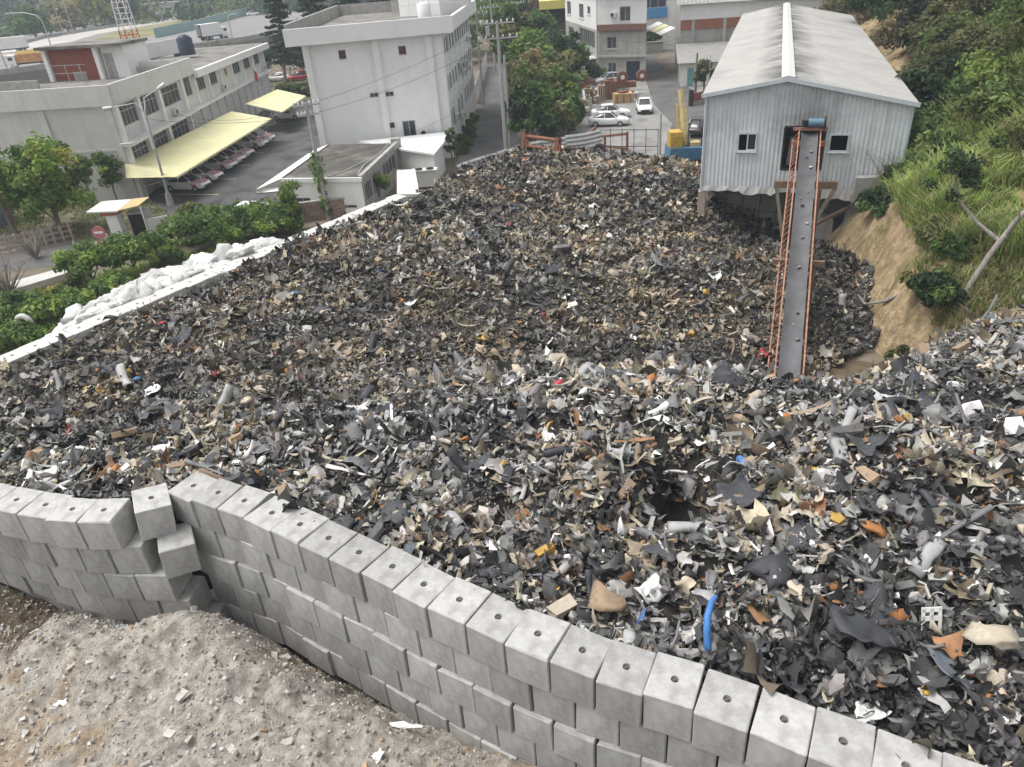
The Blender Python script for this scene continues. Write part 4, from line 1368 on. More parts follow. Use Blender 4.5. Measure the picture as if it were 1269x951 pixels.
# lattice mast, red and white, behind the penthouse
tb = Vector((-46.02, 108.06, 8.72))
tw = thing('radio_mast', 'red and white lattice radio mast rising from the police station roof', 'mast', tb)
MT['mastred'] = mat('mast_red', (.50, .07, .05), .6, .1, 3)
for sgm in range(8):
    z0, z1 = sgm * 1.9, sgm * 1.9 + 1.9
    m = MB()
    w0, w1 = .95 - z0 * .035, .95 - z1 * .035
    for sx, sy in ((-1, -1), (1, -1), (1, 1), (-1, 1)):
        m.bar(tb + Vector((sx * w0, sy * w0, z0)), tb + Vector((sx * w1, sy * w1, z1)), .1)
    cs = [(-1, -1), (1, -1), (1, 1), (-1, 1)]
    for i in range(4):
        a, b = cs[i], cs[(i + 1) % 4]
        for zz in (0, .63, 1.27):
            ww = .95 - (z0 + zz) * .035
            m.bar(tb + Vector((a[0] * ww, a[1] * ww, z0 + zz)), tb + Vector((b[0] * ww, b[1] * ww, z0 + zz)), .06)
        m.bar(tb + Vector((a[0] * w0, a[1] * w0, z0)), tb + Vector((b[0] * w1, b[1] * w1, z1)), .05)
    m.build('mast_section', MT['mastred'] if sgm in (0, 1, 4, 5) else MT['white'], tw)

# ------------------------------------------------------------------ yellow carports
def carport(pts, label, hip=None):
    c = thing('carport', label, 'carport', (pts[0][0], pts[0][1], 0), group='yellow carports')
    a, b, cc, d = [Vector(p) for p in pts]       # back near, back far, front far, front near
    n = 24
    rows = []
    for i in range(n * 2 + 1):
        t = i / (n * 2)
        p0, p1 = a.lerp(b, t), d.lerp(cc, t)
        h = .03 if i % 2 else 0
        rows.append([tuple(p0.lerp(p1, k / 4) + Vector((0, 0, h))) for k in range(5)])
    MB().grid(rows, smooth=False).build('roof_sheet', MT['yellow_sheet'], c)
    MB().bar(d + Vector((0, 0, -.08)), cc + Vector((0, 0, -.08)), .1, .16).build('front_edge', MT['yellow_sheet'], c)
    if hip:
        h0 = Vector(hip)
        MB().add([tuple(a), tuple(d), tuple(d + Vector((-.3, .0, -.02))), tuple(h0)], [(0, 1, 2, 3)]).build('side_panel', MT['yellow_sheet'], c)
    for t in (.02, .26, .5, .74, .98):
        p = a.lerp(b, t).lerp(d.lerp(cc, t), .22)
        MB().bar((p.x, p.y, 0), (p.x, p.y, p.z), .12).build('post', MT['steel'], c)
        q = d.lerp(cc, t)
        MB().bar((p.x, p.y, 1.4), q + Vector((0, 0, -.1)), .09).build('strut', MT['steel'], c)
    m = MB()
    for t in (.0, .25, .5, .75, 1.0):
        m.bar(a.lerp(b, t) - Vector((0, 0, .12)), d.lerp(cc, t) - Vector((0, 0, .12)), .08, .12)
    m.build('rafters', MT['steel'], c)
    return c


carport([(-33.82, 70.20, 3.50), (-31.04, 94.90, 3.60), (-26.07, 93.21, 2.70), (-28.41, 67.78, 2.60)], 'long pale yellow carport roof over the row of patrol cars', hip=(-33.57, 69.16, 2.50))
carport([(-30.91, 100.40, 3.50), (-29.33, 111.19, 3.50), (-25.09, 108.87, 2.70), (-25.74, 97.21, 2.70)], 'short pale yellow carport farther back beside the white building')

# ------------------------------------------------------------------ white three storey building
wb = thing('white_building', 'white tiled three storey building with a heavy cornice and a rooftop box', 'building', (-10, 85, 0))
WA, WB, WC = (-16.93, 76.52), (-4.1, 78.04), (-1.9, 104.5)
wa = Facade(WA, WB)
wr = Facade(WB, WC)
ops = [(3.06, 3.72, 10.2, 10.95), (8.7, 9.4, 10.1, 10.85), (5.35, 6.2, 6.5, 6.95), (6.85, 7.7, 6.45, 6.93), (6.75, 7.38, 3.45, 4.05), (8.1, 9.4, 2.4, 4.05)]
wa.wall(wb, 0, 12.0, ops, MT['tile_white'], .18)
for i, o in enumerate(ops): wa.window(wb, o, 1 if i in (2, 3, 5) else 0, MT['brown'] if i < 2 else MT['steel'], glass=MT['brown'] if i < 2 else MT['curtain'], sill=i < 2)
for u in (.12, 6.55, 11.6): wa.part(wb, 'pilaster', MT['white'], u - .3, u + .3, .002, .42, 0, 11.95)
wops = []
for k, (z0, z1) in enumerate(((9.65, 11.1), (6.25, 7.7), (2.7, 4.4))):
    for u in (.55, 2.6, 5.2, 7.6, 10.6, 12.8, 15.2, 17.6, 20.2, 22.6, 24.6):
        if k == 2 and u in (5.2, 12.8): continue
        wops.append((u, u + 1.15, z0, z1))
wr.wall(wb, 0, 12.0, wops, MT['tile_white'], .06)
for o in wops: wr.window(wb, o, 1, MT['steel'], sill=False, flush=.09)
for u in (.02 + .3, 4.4, 9.5, 14.3, 19.2, 24, wr.L - .3): wr.part(wb, 'pilaster', MT['white'], u - .22, u + .22, .002, .09, 0, 11.96)
for z in (5.1, 8.5): wr.part(wb, 'floor_band', MT['white'], .6, wr.L - .6, .002, .06, z, z + .3)
wa.part(wb, 'cornice', MT['tile_white'], -1.55, wa.L + 1.1, .6, 1.0, 11.7, 13.15)
wa.part(wb, 'cornice_soffit', MT['tile_white'], -1.54, wa.L + .05, .0, .598, 11.9, 12.1)
wr.part(wb, 'cornice', MT['tile_white'], -.62, wr.L + .6, .75, 1.1, 11.703, 13.0)
wr.part(wb, 'cornice_soffit', MT['tile_white'], .05, wr.L + .5, .0, .748, 11.905, 12.1)
MB().hexa([wa.P(-1.5, .6, 12.1), (wr.P(0, .75, 0)[0], wr.P(-.6, .75, 0)[1], 12.1), wr.P(wr.L + .5, .75, 12.1), (-18.5, 106, 12.1)], [wa.P(-1.5, .6, 12.3), (wr.P(0, .75, 0)[0], wr.P(-.6, .75, 0)[1], 12.3), wr.P(wr.L + .5, .75, 12.3), (-18.5, 106, 12.3)]).build('roof', MT['roofslab'], wb)
MB().bar((-18.3, 76.6, 12.75), (-18.3, 106, 12.75), .3, 1.5).build('side_parapet', MT['concrete_w'], wb)
MB().bar((-18.3, 106, 12.75), (-1.6, 105, 12.75), .3, 1.5).build('rear_parapet', MT['concrete_w'], wb)
MB().quad((-17.0, 76.6, 0), (-17.4, 105.5, 0), (-17.4, 105.5, 12), (-17.0, 76.6, 12)).build('side_wall', MT['tile_white'], wb)
MB().quad((-17.4, 105.5, 0), WC + (0,), WC + (12,), (-17.4, 105.5, 12)).build('rear_wall', MT['tile_white'], wb)
ph = Facade((-9.45, 94.89), (-4.65, 91.03))
MT['rooftile'] = MT['tile_white']
m = MB(); ph.bx(m, 0, ph.L, -5.5, 0, 12.31, 16.5); m.build('penthouse', MT['tile_white'], wb)
m = MB()
for z in (13.4, 14.4, 15.4): ph.bx(m, 0, ph.L, .002, .015, z, z + .04)
for u in (ph.L * .25, ph.L * .5, ph.L * .75): ph.bx(m, u, u + .04, .002, .0155, 12.4, 16.4)
m.build('tile_joints', MT['tile_grey'], wb)
m = MB(); ph.bx(m, -7.2, -1.0, -12, -6, 12.31, 14.4); m.build('stair_hut', MT['concrete_w'], wb)
m = MB(); ph.bx(m, -7.6, -.6, -12.2, -5.6, 14.42, 14.7); m.build('hut_roof', mat('green_sheet', (.35, .5, .46), .6, .1, 1), wb)
tk = thing('water_tank', 'small white water tank on the roof of the white building', 'water tank', ph.P(ph.L * .86, 1.6, 12.35))
p = Vector(tk.location)
MB().tube([p, p + Vector((0, 0, 1.3)), p + Vector((0, 0, 1.5))], [.75, .75, .35], 14).build('tank_body', MT['white'], tk)
MB().cyl(p + Vector((0, 0, 1.5)), .2, .1, 10).build('lid', MT['acwhite'], tk)
ac_unit(wa, 10.15, 2.5, 'air conditioner beside the low window on the white building front')
for u, z in ((11.9, 7.0), (14.3, 5.9), (16.6, 6.6), (19.3, 5.8), (3.9, 3.0), (9.0, 2.2), (21.9, 8.7)):
    ac_unit(wr, u, z, 'air conditioner hung on the alley side of the white building, %s' % {11.9: 'middle floor nearest', 14.3: 'below the middle windows', 16.6: 'middle floor mid way', 19.3: 'far middle floor', 3.9: 'ground floor near corner', 9.0: 'ground floor mid way', 21.9: 'far top floor'}[u])

# ------------------------------------------------------------------ low annex with the dark roof
an = thing('low_annex', 'low white annex with a flat dark roof in front of the white building', 'building', (-14, 66, 0))
AF = [(-17.65, 61.60), (-10.74, 59.80), (-8.85, 72.05), (-15.77, 73.76)]
af = Facade(AF[0], AF[1]); ar = Facade(AF[1], AF[2])
af.wall(an, 0, 2.95, [(1.0, 2.4, .9, 1.6), (4.6, 6.4, .7, 1.0)], MT['white'])
af.window(an, (1.0, 2.4, .9, 1.6), 1, sill=False); af.window(an, (4.6, 6.4, .7, 1.0), 0, sill=False)
aop = [(.6, 2.6, 1.0, 2.5), (3.0, 5.2, 1.0, 2.5), (6.2, 10.6, 1.3, 2.6)]
ar.wall(an, 0, 2.95, aop, MT['concrete_w'])
for o in aop: ar.window(an, o, 3, sill=False, glass=MT['glass'])
poly_slab(an, 'roof', AF, 2.95, 3.1, MT['darkroof'])
af.part(an, 'front_kerb', MT['white'], -.1, af.L + .1, -.05, .14, 2.9, 3.22)
ar.part(an, 'side_kerb', MT['concrete_w'], .12, ar.L, -.25, .12, 2.93, 3.35)
ar.part(an, 'corner_pillar', MT['concrete_w'], ar.L - .5, ar.L + .1, -.6, .2, 0, 3.6)
m = MB()
m.tube([ar.P(.5, -.4, 3.3), ar.P(4, -.9, 3.25), ar.P(8, -.5, 3.3), ar.P(ar.L - .8, -.7, 3.3)], .05, 6)
m.tube([ar.P(.2, -3.5, 3.14), ar.P(3, -2.0, 3.14), ar.P(6, -1.2, 3.2)], .04, 6)
m.build('roof_pipe', MT['steel'], an)
MB().hexa([(-18.88, 58.98, 3.00), (-17.77, 61.89, 3.00), (-15.85, 74.11, 3.00), (-16.80, 71.74, 3.00)][::-1], [(-18.82, 58.70, 3.20), (-17.59, 61.31, 3.20), (-15.70, 73.49, 3.20), (-16.75, 71.33, 3.20)][::-1]).build('white_eave', MT['white'], an)
MB().hexa([(-19.12, 59.55, 2.60), (-16.95, 59.63, 2.60), (-16.90, 59.70, 2.90), (-19.01, 59.37, 2.90)], [(-18.97, 59.14, 2.80), (-16.81, 59.22, 2.80), (-16.81, 59.49, 3.05), (-18.91, 59.15, 3.05)]).build('white_eave', MT['white'], an)
ex = thing('white_lean_to', 'small white flat roofed lean-to between the annex and the white building', 'shed', (-7, 71, 0))
EP = [(-13.2, 75.8), (-8.6, 70.9), (-5.3, 67.9), (-4.5, 73.2), (-4.6, 77.0)]
poly_slab(ex, 'wall', [(-12.4, 75.4), (-8.5, 71.3), (-5.4, 68.3), (-4.8, 73.2), (-5, 76.5)], 0, 2.6, MT['white'])
poly_slab(ex, 'roof', EP, 2.62, 2.8, MT['tile_white'])
t = thing('air_conditioner', 'grey box unit with two round fans in front of the white lean-to', 'air conditioner', (-6.3, 67.2, 0))
MB().box((-6.3, 67.2, .9), (1.9, .7, 1.4)).build('casing', MT['acwhite'], t)
MB().box((-6.3, 67.1, 1.66), (2.3, .9, .1)).build('top_plate', MT['white'], t)
for s in (-.5, .5): MB().cyl((-6.3 + s, 67.05, 1.72), .36, .06, 14).build('fan_grille', MT['dark'], t)

# ------------------------------------------------------------------ brick boundary wall in front of the annex
bwl = thing('brick_wall', 'low pinkish brick boundary wall below the annex', 'wall', (-16, 60, 0))
bf = Facade((-18.55, 59.23), (-11.04, 60.52))
MT['pinkbrick'] = mat('pink_brick', (.27, .19, .16), .95, .2, 3, coords='World', randobj=.2)
bf.part(bwl, 'core', MT['concrete_w'], 0, bf.L, -.2, 0, 0, 1.5)
bf.part(bwl, 'coping', MT['concrete_w'], 0, bf.L, -.25, .08, 1.5, 1.62)
bm_ = MB(); bf.bx(bm_, 0, .52, .004, .03, 0, .19); 
for k in range(7):
    for i in range(int(bf.L / .56)):
        u = i * .56 + (.28 if k % 2 else 0) + .02
        if u + .52 > bf.L: continue
        bf.part(bwl, 'brick', MT['pinkbrick'], u, u + .52, .004, .03, .05 + k * .205, .05 + k * .205 + .185)

# ------------------------------------------------------------------ grey three storey house in the middle distance
gh = thing('grey_house', 'three storey house with grey cement lower floors and a white clad top floor', 'house', (18, 125, 0))
g0, g1, g2 = (14.15, 142.0), (16.65, 119.6), (23.1, 116.2)
gl, gf = Facade(g0, g1), Facade(g1, g2)
def zc_ops(): pass
fo = [(1.5, 2.8, 1.0, 2.6), (4.35, 6.4, 0, 2.75), (1.35, 2.85, 4.5, 6.1)]
gf.wall(gh, 0, 6.95, fo, MT['cement'], .3)
gf.window(gh, fo[0], 1, sill=True); gf.window(gh, fo[2], 1, sill=True)
MB().quad(gf.P(4.35, -.25, 0), gf.P(6.4, -.25, 0), gf.P(6.4, -.25, 2.75), gf.P(4.35, -.25, 2.75)).build('garage_door', MT['tank'], gh)
gf.part(gh, 'floor_band', MT['cement'], -.1, gf.L + .1, .002, .3, 3.3, 3.6)
gf.part(gh, 'brick_band', mat('brown_brick', (.19, .10, .075), .9, .2, 3), .0, gf.L, .02, .5, 6.95, 7.75)
fo3 = [(3.3, 4.9, 8.1, 10.0)]
gf.wall(gh, 6.95, 11.6, fo3, MT['white'], .2, name='upper_wall')
gf.window(gh, fo3[0], 1)
ac_unit(gf, 2.4, 8.7, 'air conditioner on the white top floor of the grey house')
lo_ = [(10.5, 20.5, 4.3, 6.6), (11.0, 20.8, 1.0, 2.9), (2.5, 6.0, 4.6, 6.2)]
gl.wall(gh, 0, 6.95, lo_, MT['cement'], .25)
for o in lo_: gl.window(gh, o, 7 if o[1] - o[0] > 5 else 1, sill=False)
gl.part(gh, 'awning', MT['acwhite'], 10.8, 21.5, .02, 1.0, 3.0, 3.15)
lo3 = [(1.5, 4.5, 8.0, 10.0), (10.5, 13.5, 8.0, 10.0), (16.0, 18.0, 8.8, 9.9)]
gl.wall(gh, 6.95, 11.6, lo3, MT['white'], .2, name='upper_wall')
for o in lo3: gl.window(gh, o, 1)
poly_slab(gh, 'roof', [(13.7, 142.5), (16.3, 119.0), (23.5, 115.3), (25.5, 139)], 11.62, 11.85, MT['acwhite'])
poly_slab(gh, 'core', [(14.6, 141.8), (17.1, 120.2), (23.0, 117.0), (25, 138)], 0, 11.6, MT['cement'])
MB().tube([gl.P(gl.L - .2, .12, 0), gl.P(gl.L - .2, .12, 11.5)], .07, 6).build('drainpipe', MT['steel'], gh)

# brown building with the yellow roof at its left
yb = thing('brown_house', 'brown brick house under a bright yellow roof, half hidden by trees', 'house', (10, 140, 0))
yf = Facade((11.20, 149.28), (15.29, 148.94))
MT['brownbrick'] = mat('dark_brown_brick', (.13, .095, .075), .9, .25, 2, coords='World')
yp = [yf.P(0, 0, 0)[:2], yf.P(yf.L + 1, 0, 0)[:2], yf.P(yf.L + 1, -8, 0)[:2], yf.P(0, -8, 0)[:2]]
poly_slab(yb, 'wall', yp, 0, 7.2, MT['brownbrick'])
poly_slab(yb, 'upper_gap', yp, 7.21, 8.4, MT['dark'])
yf.part(yb, 'yellow_roof', mat('bright_yellow', (.62, .56, .16), .6, .08, 1), -1.0, yf.L + 1.2, -8, 1.2, 8.42, 9.8)
MB().tube([yf.P(.5, .2, 0), yf.P(.5, .2, 8.4)], .1, 6).build('post', MT['acwhite'], yb)
yw = [(1.9, 3.3, 3.2, 4.8)]
for o in yw:
    m = MB(); yf.bx(m, o[0], o[1], .01, .06, o[2], o[3]); w = m.build('window', MT['acwhite'], yb)
    m = MB(); yf.bx(m, o[0] + .1, o[1] - .1, .065, .075, o[2] + .1, o[3] - .1); m.build('pane', MT['glass'], w)

# ------------------------------------------------------------------ right hand side of the lane
lw = thing('long_workshop', 'long workshop with grey wall, red brick band, white band and corrugated roof behind the shed', 'building', (35, 122, 0))
lf = Facade((28.4, 118.0), (60, 112.0))
lf.wall(lw, 0, 6.3, [], MT['cement'])
lf.part(lw, 'brick_band', mat('orange_brick', (.30, .12, .075), .9, .15, 2), 0, lf.L, .003, .12, 6.3, 7.6)
lf.part(lw, 'white_band', MT['white'], 0, lf.L, .003, .16, 7.62, 9.6)
for u in (1.8, 6.2, 10.6, 15): lf.part(lw, 'pilaster', MT['concrete_w'], u - .25, u + .25, .17, .3, 0, 7.6)
n = 60
rows = []
for i in range(n * 2 + 1):
    u = -.6 + (lf.L + 1) * i / (n * 2)
    h = .06 if i % 2 else 0
    rows.append([lf.P(u, .9, 9.65 + h), lf.P(u, -7, 11.4 + h), lf.P(u, -16, 13.2 + h)])
MT['corr_grey'] = mat('grey_corrugated', (.27, .265, .255), .8, .15, 1, coords='World', streak=.3, streak_col=(.12, .11, .1))
MB().grid(rows, smooth=False).build('roof', MT['corr_grey'], lw)
MB().quad(lf.P(0, 0, 0), lf.P(0, -16, 0), lf.P(0, -16, 13), lf.P(0, 0, 9.6)).build('side_wall', MT['cement'], lw)
# narrow shopfront facing the lane with awnings
m = MB()
for i in range(5):
    t = thing('awning', 'white and pale yellow sheet awning over the lane, %s' % ['nearest', 'second', 'third', 'fourth', 'farthest'][i], 'awning', (27.4, 121 + i * 4.2, 6), group='awnings over the lane') if i < 3 else None
    if t is None: continue
    y = 121 + i * 4.2
    MB().hexa([(28.35, y, 6.3), (28.35, y + 3.6, 6.3), (26.2, y + 3.6, 5.5), (26.2, y, 5.5)][::-1], [(28.35, y, 6.38), (28.35, y + 3.6, 6.38), (26.2, y + 3.6, 5.58), (26.2, y, 5.58)][::-1]).build('sheet', [MT['white'], MT['yellow_sheet']][i % 2], t)
    MB().bar((28.3, y + .2, 5.0), (26.3, y + .2, 5.5), .06).build('bracket', MT['steel'], t)
# lean-to roof and white hut
hut = thing('white_hut', 'white walled hut with a grey lean-to roof and a turquoise door', 'hut', (29, 110, 0))
hf = Facade((26.6, 109.2), (36, 107.4))
hf.wall(hut, 0, 3.0, [(.9, 1.8, 0, 2.4)], MT['white'])
MB().quad(hf.P(.9, -.1, 0), hf.P(1.8, -.1, 0), hf.P(1.8, -.1, 2.4), hf.P(.9, -.1, 2.4)).build('door', mat('turquoise', (.18, .36, .38), .5, .1, 3), hut)
MB().quad(hf.P(0, -8, 0), hf.P(0, 0, 0), hf.P(0, 0, 3.0), hf.P(0, -8, 4.4)).build('side_wall', MT['concrete_w'], hut)
MB().hexa([hf.P(-.5, .6, 2.95), hf.P(hf.L, .6, 2.95), hf.P(hf.L, -8.6, 4.4), hf.P(-.5, -8.6, 4.4)], [hf.P(-.5, .6, 3.1), hf.P(hf.L, .6, 3.1), hf.P(hf.L, -8.6, 4.55), hf.P(-.5, -8.6, 4.55)]).build('roof', MT['corr_grey'], hut)
rf = thing('red_fence', 'low dark red fence panel on a concrete kerb beside the road', 'fence', (29, 101, 0))
ff = Facade((24.71, 94.82), (27.84, 96.83))
ff.part(rf, 'kerb', MT['concrete_w'], 0, ff.L + 2, -.3, 0, 0, .5)
ff.part(rf, 'rail', MT['brick'], .1, ff.L + 2, -.2, -.1, 1.35, 1.45)
for i in range(14): ff.part(rf, 'slat', MT['brick'], .15 + i * .36, .15 + i * .36 + .3, -.18, -.12, .5, 1.34)
for u in (-.1, ): ff.part(rf, 'gate_post', MT['black'], u - .2, u + .2, -.4, 0, 0, 1.9)
# blue trimmed building at the end of the lane
bb = thing('blue_trim_building', 'distant white building with blue trim and a large window grid at the lane end', 'building', (31, 160, 0))
bfz = Facade((27.3, 150.5), (35, 149.5))
poly_slab(bb, 'wall', [(27.3, 150.5), (35, 149.5), (36, 160), (28.5, 161)], 0, 14, MT['white'])
bfz.part(bb, 'blue_band', MT['bluepaint'], 0, 6.2, .01, .25, 5.6, 7.2)
o = (0.3, 6.0, 7.3, 11.5)
bfz.part(bb, 'window_back', MT['glass'], *o[:2], .01, .05, *o[2:])
m = MB()
for i in range(5): bfz.bx(m, .3 + i * 1.4, .42 + i * 1.4, .055, .12, 7.3, 11.5)
for z in (8.7, 10.1): bfz.bx(m, .3, 6.0, .056, .11, z, z + .12)
m.build('window_bars', MT['steel'], bb)
gw = thing('retaining_wall', 'low grey retaining wall with plants at the end of the lane', 'wall', (25, 140, 0))
MB().box((28, 147, .9), (8.5, .5, 1.8), -.1).build('wall_face', MT['cement'], gw)
MB().box((28, 146.95, 1.86), (8.7, .62, .12), -.1).build('coping', MT['concrete_w'], gw)

# ================================================================== ROADS AND YARDS
sheet('parking_lot', [(-33.6, 69.0), (-33.6, 125), (-19, 125), (-17.3, 76.4), (-17.4, 60.5), (-24, 59), (-33, 66)], .012, MT['lot'])
sheet('alley', [(-3.9, 60), (2.6, 60), (2.9, 90), (3.2, 150), (-.3, 150), (-1.6, 104), (-3.6, 78)], .012, MT['asphalt'])
sheet('yard', [(3.5, 64), (30, 62), (30, 109), (25.7, 118), (15.8, 119), (10, 100)], .012, mat('yard_concrete', (.24, .235, .225), .9, .2, .4, coords='World', col2=(.17, .16, .15), scale2=.3))
sheet('road', [(16.8, 66), (40, 72), (40, 98), (27.5, 101), (27.6, 118), (30, 146), (24, 146), (23.3, 117), (20.6, 98), (20.2, 86), (17.3, 76)], .018, MT['asphalt'])
for i, (a, b) in enumerate([((237, 239), (248, 233)), ((272, 224), (282, 217)), ((312, 192), (319, 187))]):
    pass
MT['linepaint'] = mat('worn_yellow_line', (.50, .44, .22), .9, .3, 3)
MT['linewhite'] = mat('worn_white_line', (.5, .5, .48), .9, .3, 3)
mb = MB()
for k in range(7):
    y = 72.2 + k * 5.6
    mb.add([(-32.5, y, .016), (-26.2, y - 1.7, .016), (-26.15, y - 1.55, .016), (-32.5, y + .15, .016)], [(0, 1, 2, 3)])
tag(mb.build('bay_markings', MT['linepaint']), kind='structure')

# ================================================================== VEHICLES
MT['carwhite'] = mat('car_white', (.76, .76, .76), .3, .03, 2, spec=.5)
MT['carred'] = mat('car_red', (.42, .03, .04), .35, .05, 2, spec=.5)
MT['cardark'] = mat('car_dark', (.03, .032, .036), .3, .05, 2, spec=.5)
MT['carsilver'] = mat('car_silver', (.45, .46, .47), .35, .05, 2, metal=.3)
MT['stripe'] = mat('red_stripe', (.45, .03, .045), .4, .05, 3)
MT['rim'] = mat('rim', (.45, .45, .46), .4, .1, 5, metal=.5)
MT['lamp'] = mat('lamp_glass', (.55, .57, .6), .15, .1, 5)


def car_proto(name, label, cat, paint, stripes=False, suv=False):
    """a saloon pointing along +X, wheels on z = 0"""
    t = thing(name, label, cat)
    H = 1.46 if not suv else 1.68
    st = [(-2.28, .60, .46, .72), (-2.2, .80, .34, .92), (-1.6, .88, .26, .98), (-.8, .90, .24, .95), (.3, .90, .24, .93), (1.0, .90, .25, .92), (1.55, .88, .27, .86), (2.05, .80, .32, .76), (2.28, .62, .40, .62)]
    rows = []
    for x, w, zb, zt in st:
        rows.append([(x, s * ww, z) for s, ww, z in ((-1, w * .9, zb), (-1, w, zb + .18), (-1, w * .99, zt - .14), (-1, w * .90, zt), (-1, w * .45, zt + .03), (1, w * .45, zt + .03), (1, w * .90, zt), (1, w * .99, zt - .14), (1, w, zb + .18), (1, w * .9, zb))])
    mb = MB().grid(rows)
    mb.add(rows[0], [tuple(range(10))]); mb.add(rows[-1], [tuple(range(9, -1, -1))])
    mb.build('body', paint, t)
    cab = [(-1.75, .70, .93, .96), (-1.05, .66, .93, H - .05), (-.3, .66, .93, H), (.25, .65, .93, H - .03), (1.05, .70, .90, .93)]
    rows = [[(x, -w - .1 * (zt < 1), zb), (x, -w * .93, zt - .02), (x, -w * .4, zt + .015), (x, w * .4, zt + .015), (x, w * .93, zt - .02), (x, w + .1 * (zt < 1), zb)] for x, w, zb, zt in cab]
    for r, (x, w, zb, zt) in zip(rows, cab):
        r[0] = (x, -.80, zb); r[5] = (x, .80, zb)
    MB().grid(rows).build('cabin_glass', MT['glass'], t)
    m = MB()
    rp = [[(x, s * .93 * .66, z) for s in (-1, -.4, .4, 1)] for x, z in ((-1.1, H - .045), (-.3, H + .02), (.28, H - .01))]
    rp = [[(p[0], p[1], p[2] + .03) for p in r] for r in rp]
    m.grid(rp)
    for s in (-1, 1):
        m.bar((.28, s * .62, H - .01), (1.05, s * .74, .94), .07, .05)
        m.bar((-1.08, s * .62, H - .04), (-1.72, s * .72, .97), .1, .05)
        m.bar((-.35, s * .64, H - .03), (-.4, s * .80, .95), .06, .05)
    m.build('roof', paint, t)
    for x in (-1.38, 1.38):
        for s in (-1, 1):
            w = MB().tube([(x, s * .68, .32), (x, s * .905, .32)], .32, 14).build('wheel', MT['black'], t)
            MB().tube([(x, s * .906, .32), (x, s * .918, .32)], .2, 10).build('rim', MT['rim'], w)
    for s in (-1, 1):
        MB().hexa([(2.0, s * .45, .60), (2.18, s * .45, .58), (2.02, s * .79, .62), (1.8, s * .82, .64)][::s], [(1.98, s * .45, .735), (2.2, s * .45, .64), (2.06, s * .79, .70), (1.8, s * .815, .79)][::s]).build('headlight', MT['lamp'], t)
        MB().box((.85, s * .95, .98), (.16, .18, .12)).build('wing_mirror', paint, t)
        MB().box((-2.2, s * .6, .80), (.12, .3, .12)).build('tail_light', MT['carred'], t)
    MB().box((2.27, 0, .47), (.06, .95, .16)).build('grille', MT['black'], t)
    if stripes:
        def hz(x): return .93 + (x - 1.0) / 1.05 * (.775 - .93) if x < 2.05 else .77
        for k in range(5):
            for s in (-1, 1):
                a = 1.0 + k * .22
                P = []
                for (x, y) in ((a + .32, .02), (a + .44, .02), (a + .06, .78), (a - .06, .78)):
                    P.append((min(x, 2.1), s * y, hz(min(x, 2.1)) + .042 - .01 * (y > .5)))
                MB().add(P if s > 0 else P[::-1], [(0, 1, 2, 3)]).build('stripe', MT['stripe'], t)
        for s in (-1, 1):
            for k in range(2):
                MB().add([(1.25 + k * .3, s * .915, .45), (1.4 + k * .3, s * .912, .45), (1.15 + k * .3, s * .912, .85), (1.0 + k * .3, s * .915, .85)][::-s], [(0, 1, 2, 3)]).build('stripe', MT['stripe'], t)
        MB().box((-.3, 0, H + .1), (.28, 1.1, .12)).build('light_bar', MT['carred'], t)
    return t


names = ['nearest patrol car under the long yellow carport, white with red bonnet stripes', 'second patrol car from the near end of the long carport', 'third patrol car from the near end of the long carport',
         'fourth patrol car from the near end of the long carport', 'fifth patrol car under the long carport', 'sixth patrol car, last but one under the long carport', 'seventh patrol car at the far end of the long carport',
         'red striped patrol car under the short far carport']
spots = [(-29.9, 73.3), (-29.6, 76.3), (-29.4, 80.7), (-29.2, 83.3), (-29.0, 86.0), (-28.6, 90.7), (-28.4, 93.4), (-27.7, 107.8)]
pc = car_proto('patrol_car', names[0], 'car', MT['carwhite'], True)
pc['group'] = 'striped patrol cars under the carports'
for i, (x, y) in enumerate(spots):
    rz = R(-15 + rnd.uniform(-2, 2))
    if i == 0: pc.location = (x, y, .016); pc.rotation_euler = (0, 0, rz)
    else: dup(pc, (x, y, .016), rz, names[i])
wc = car_proto('parked_car', 'white saloon car facing forward on the lane beside the junk yard', 'car', MT['carwhite'])
wc['group'] = 'white cars near the junk yard'
wc.location = (18.6, 94.0, .02); wc.rotation_euler = (0, 0, R(-97))
dup(wc, (14.2, 91.9, .018), R(-9), 'white saloon car side on, the farther of two parked before the junk')
dup(wc, (13.3, 87.6, .018), R(-14), 'white saloon car partly behind a rusty frame, the nearer of two')
dup(wc, (-20.6, 61.6, .02), R(75), 'white car parked behind the brick wall and the shrubs')
dup(wc, (-38.73, 148.57, 0.00), R(170), 'white car parked under the conifers beyond the carports')
rc = car_proto('parked_car', 'red car parked under the conifers beyond the carports', 'car', MT['carred'], suv=True)
rc.location = (-34.59, 147.39, 0.00); rc.rotation_euler = (0, 0, R(185))
sv = car_proto('parked_car', 'silver car half buried in the junk yard below the grey house', 'car', MT['carsilver'])
sv.location = (16.9, 110.5, .9); sv.rotation_euler = (0, 0, R(190))
dk = car_proto('parked_car', 'dark hatchback parked right behind the yellow excavator', 'car', MT['cardark'], suv=True)
dk.location = (21.6, 80.0, .02); dk.rotation_euler = (0, 0, R(62))

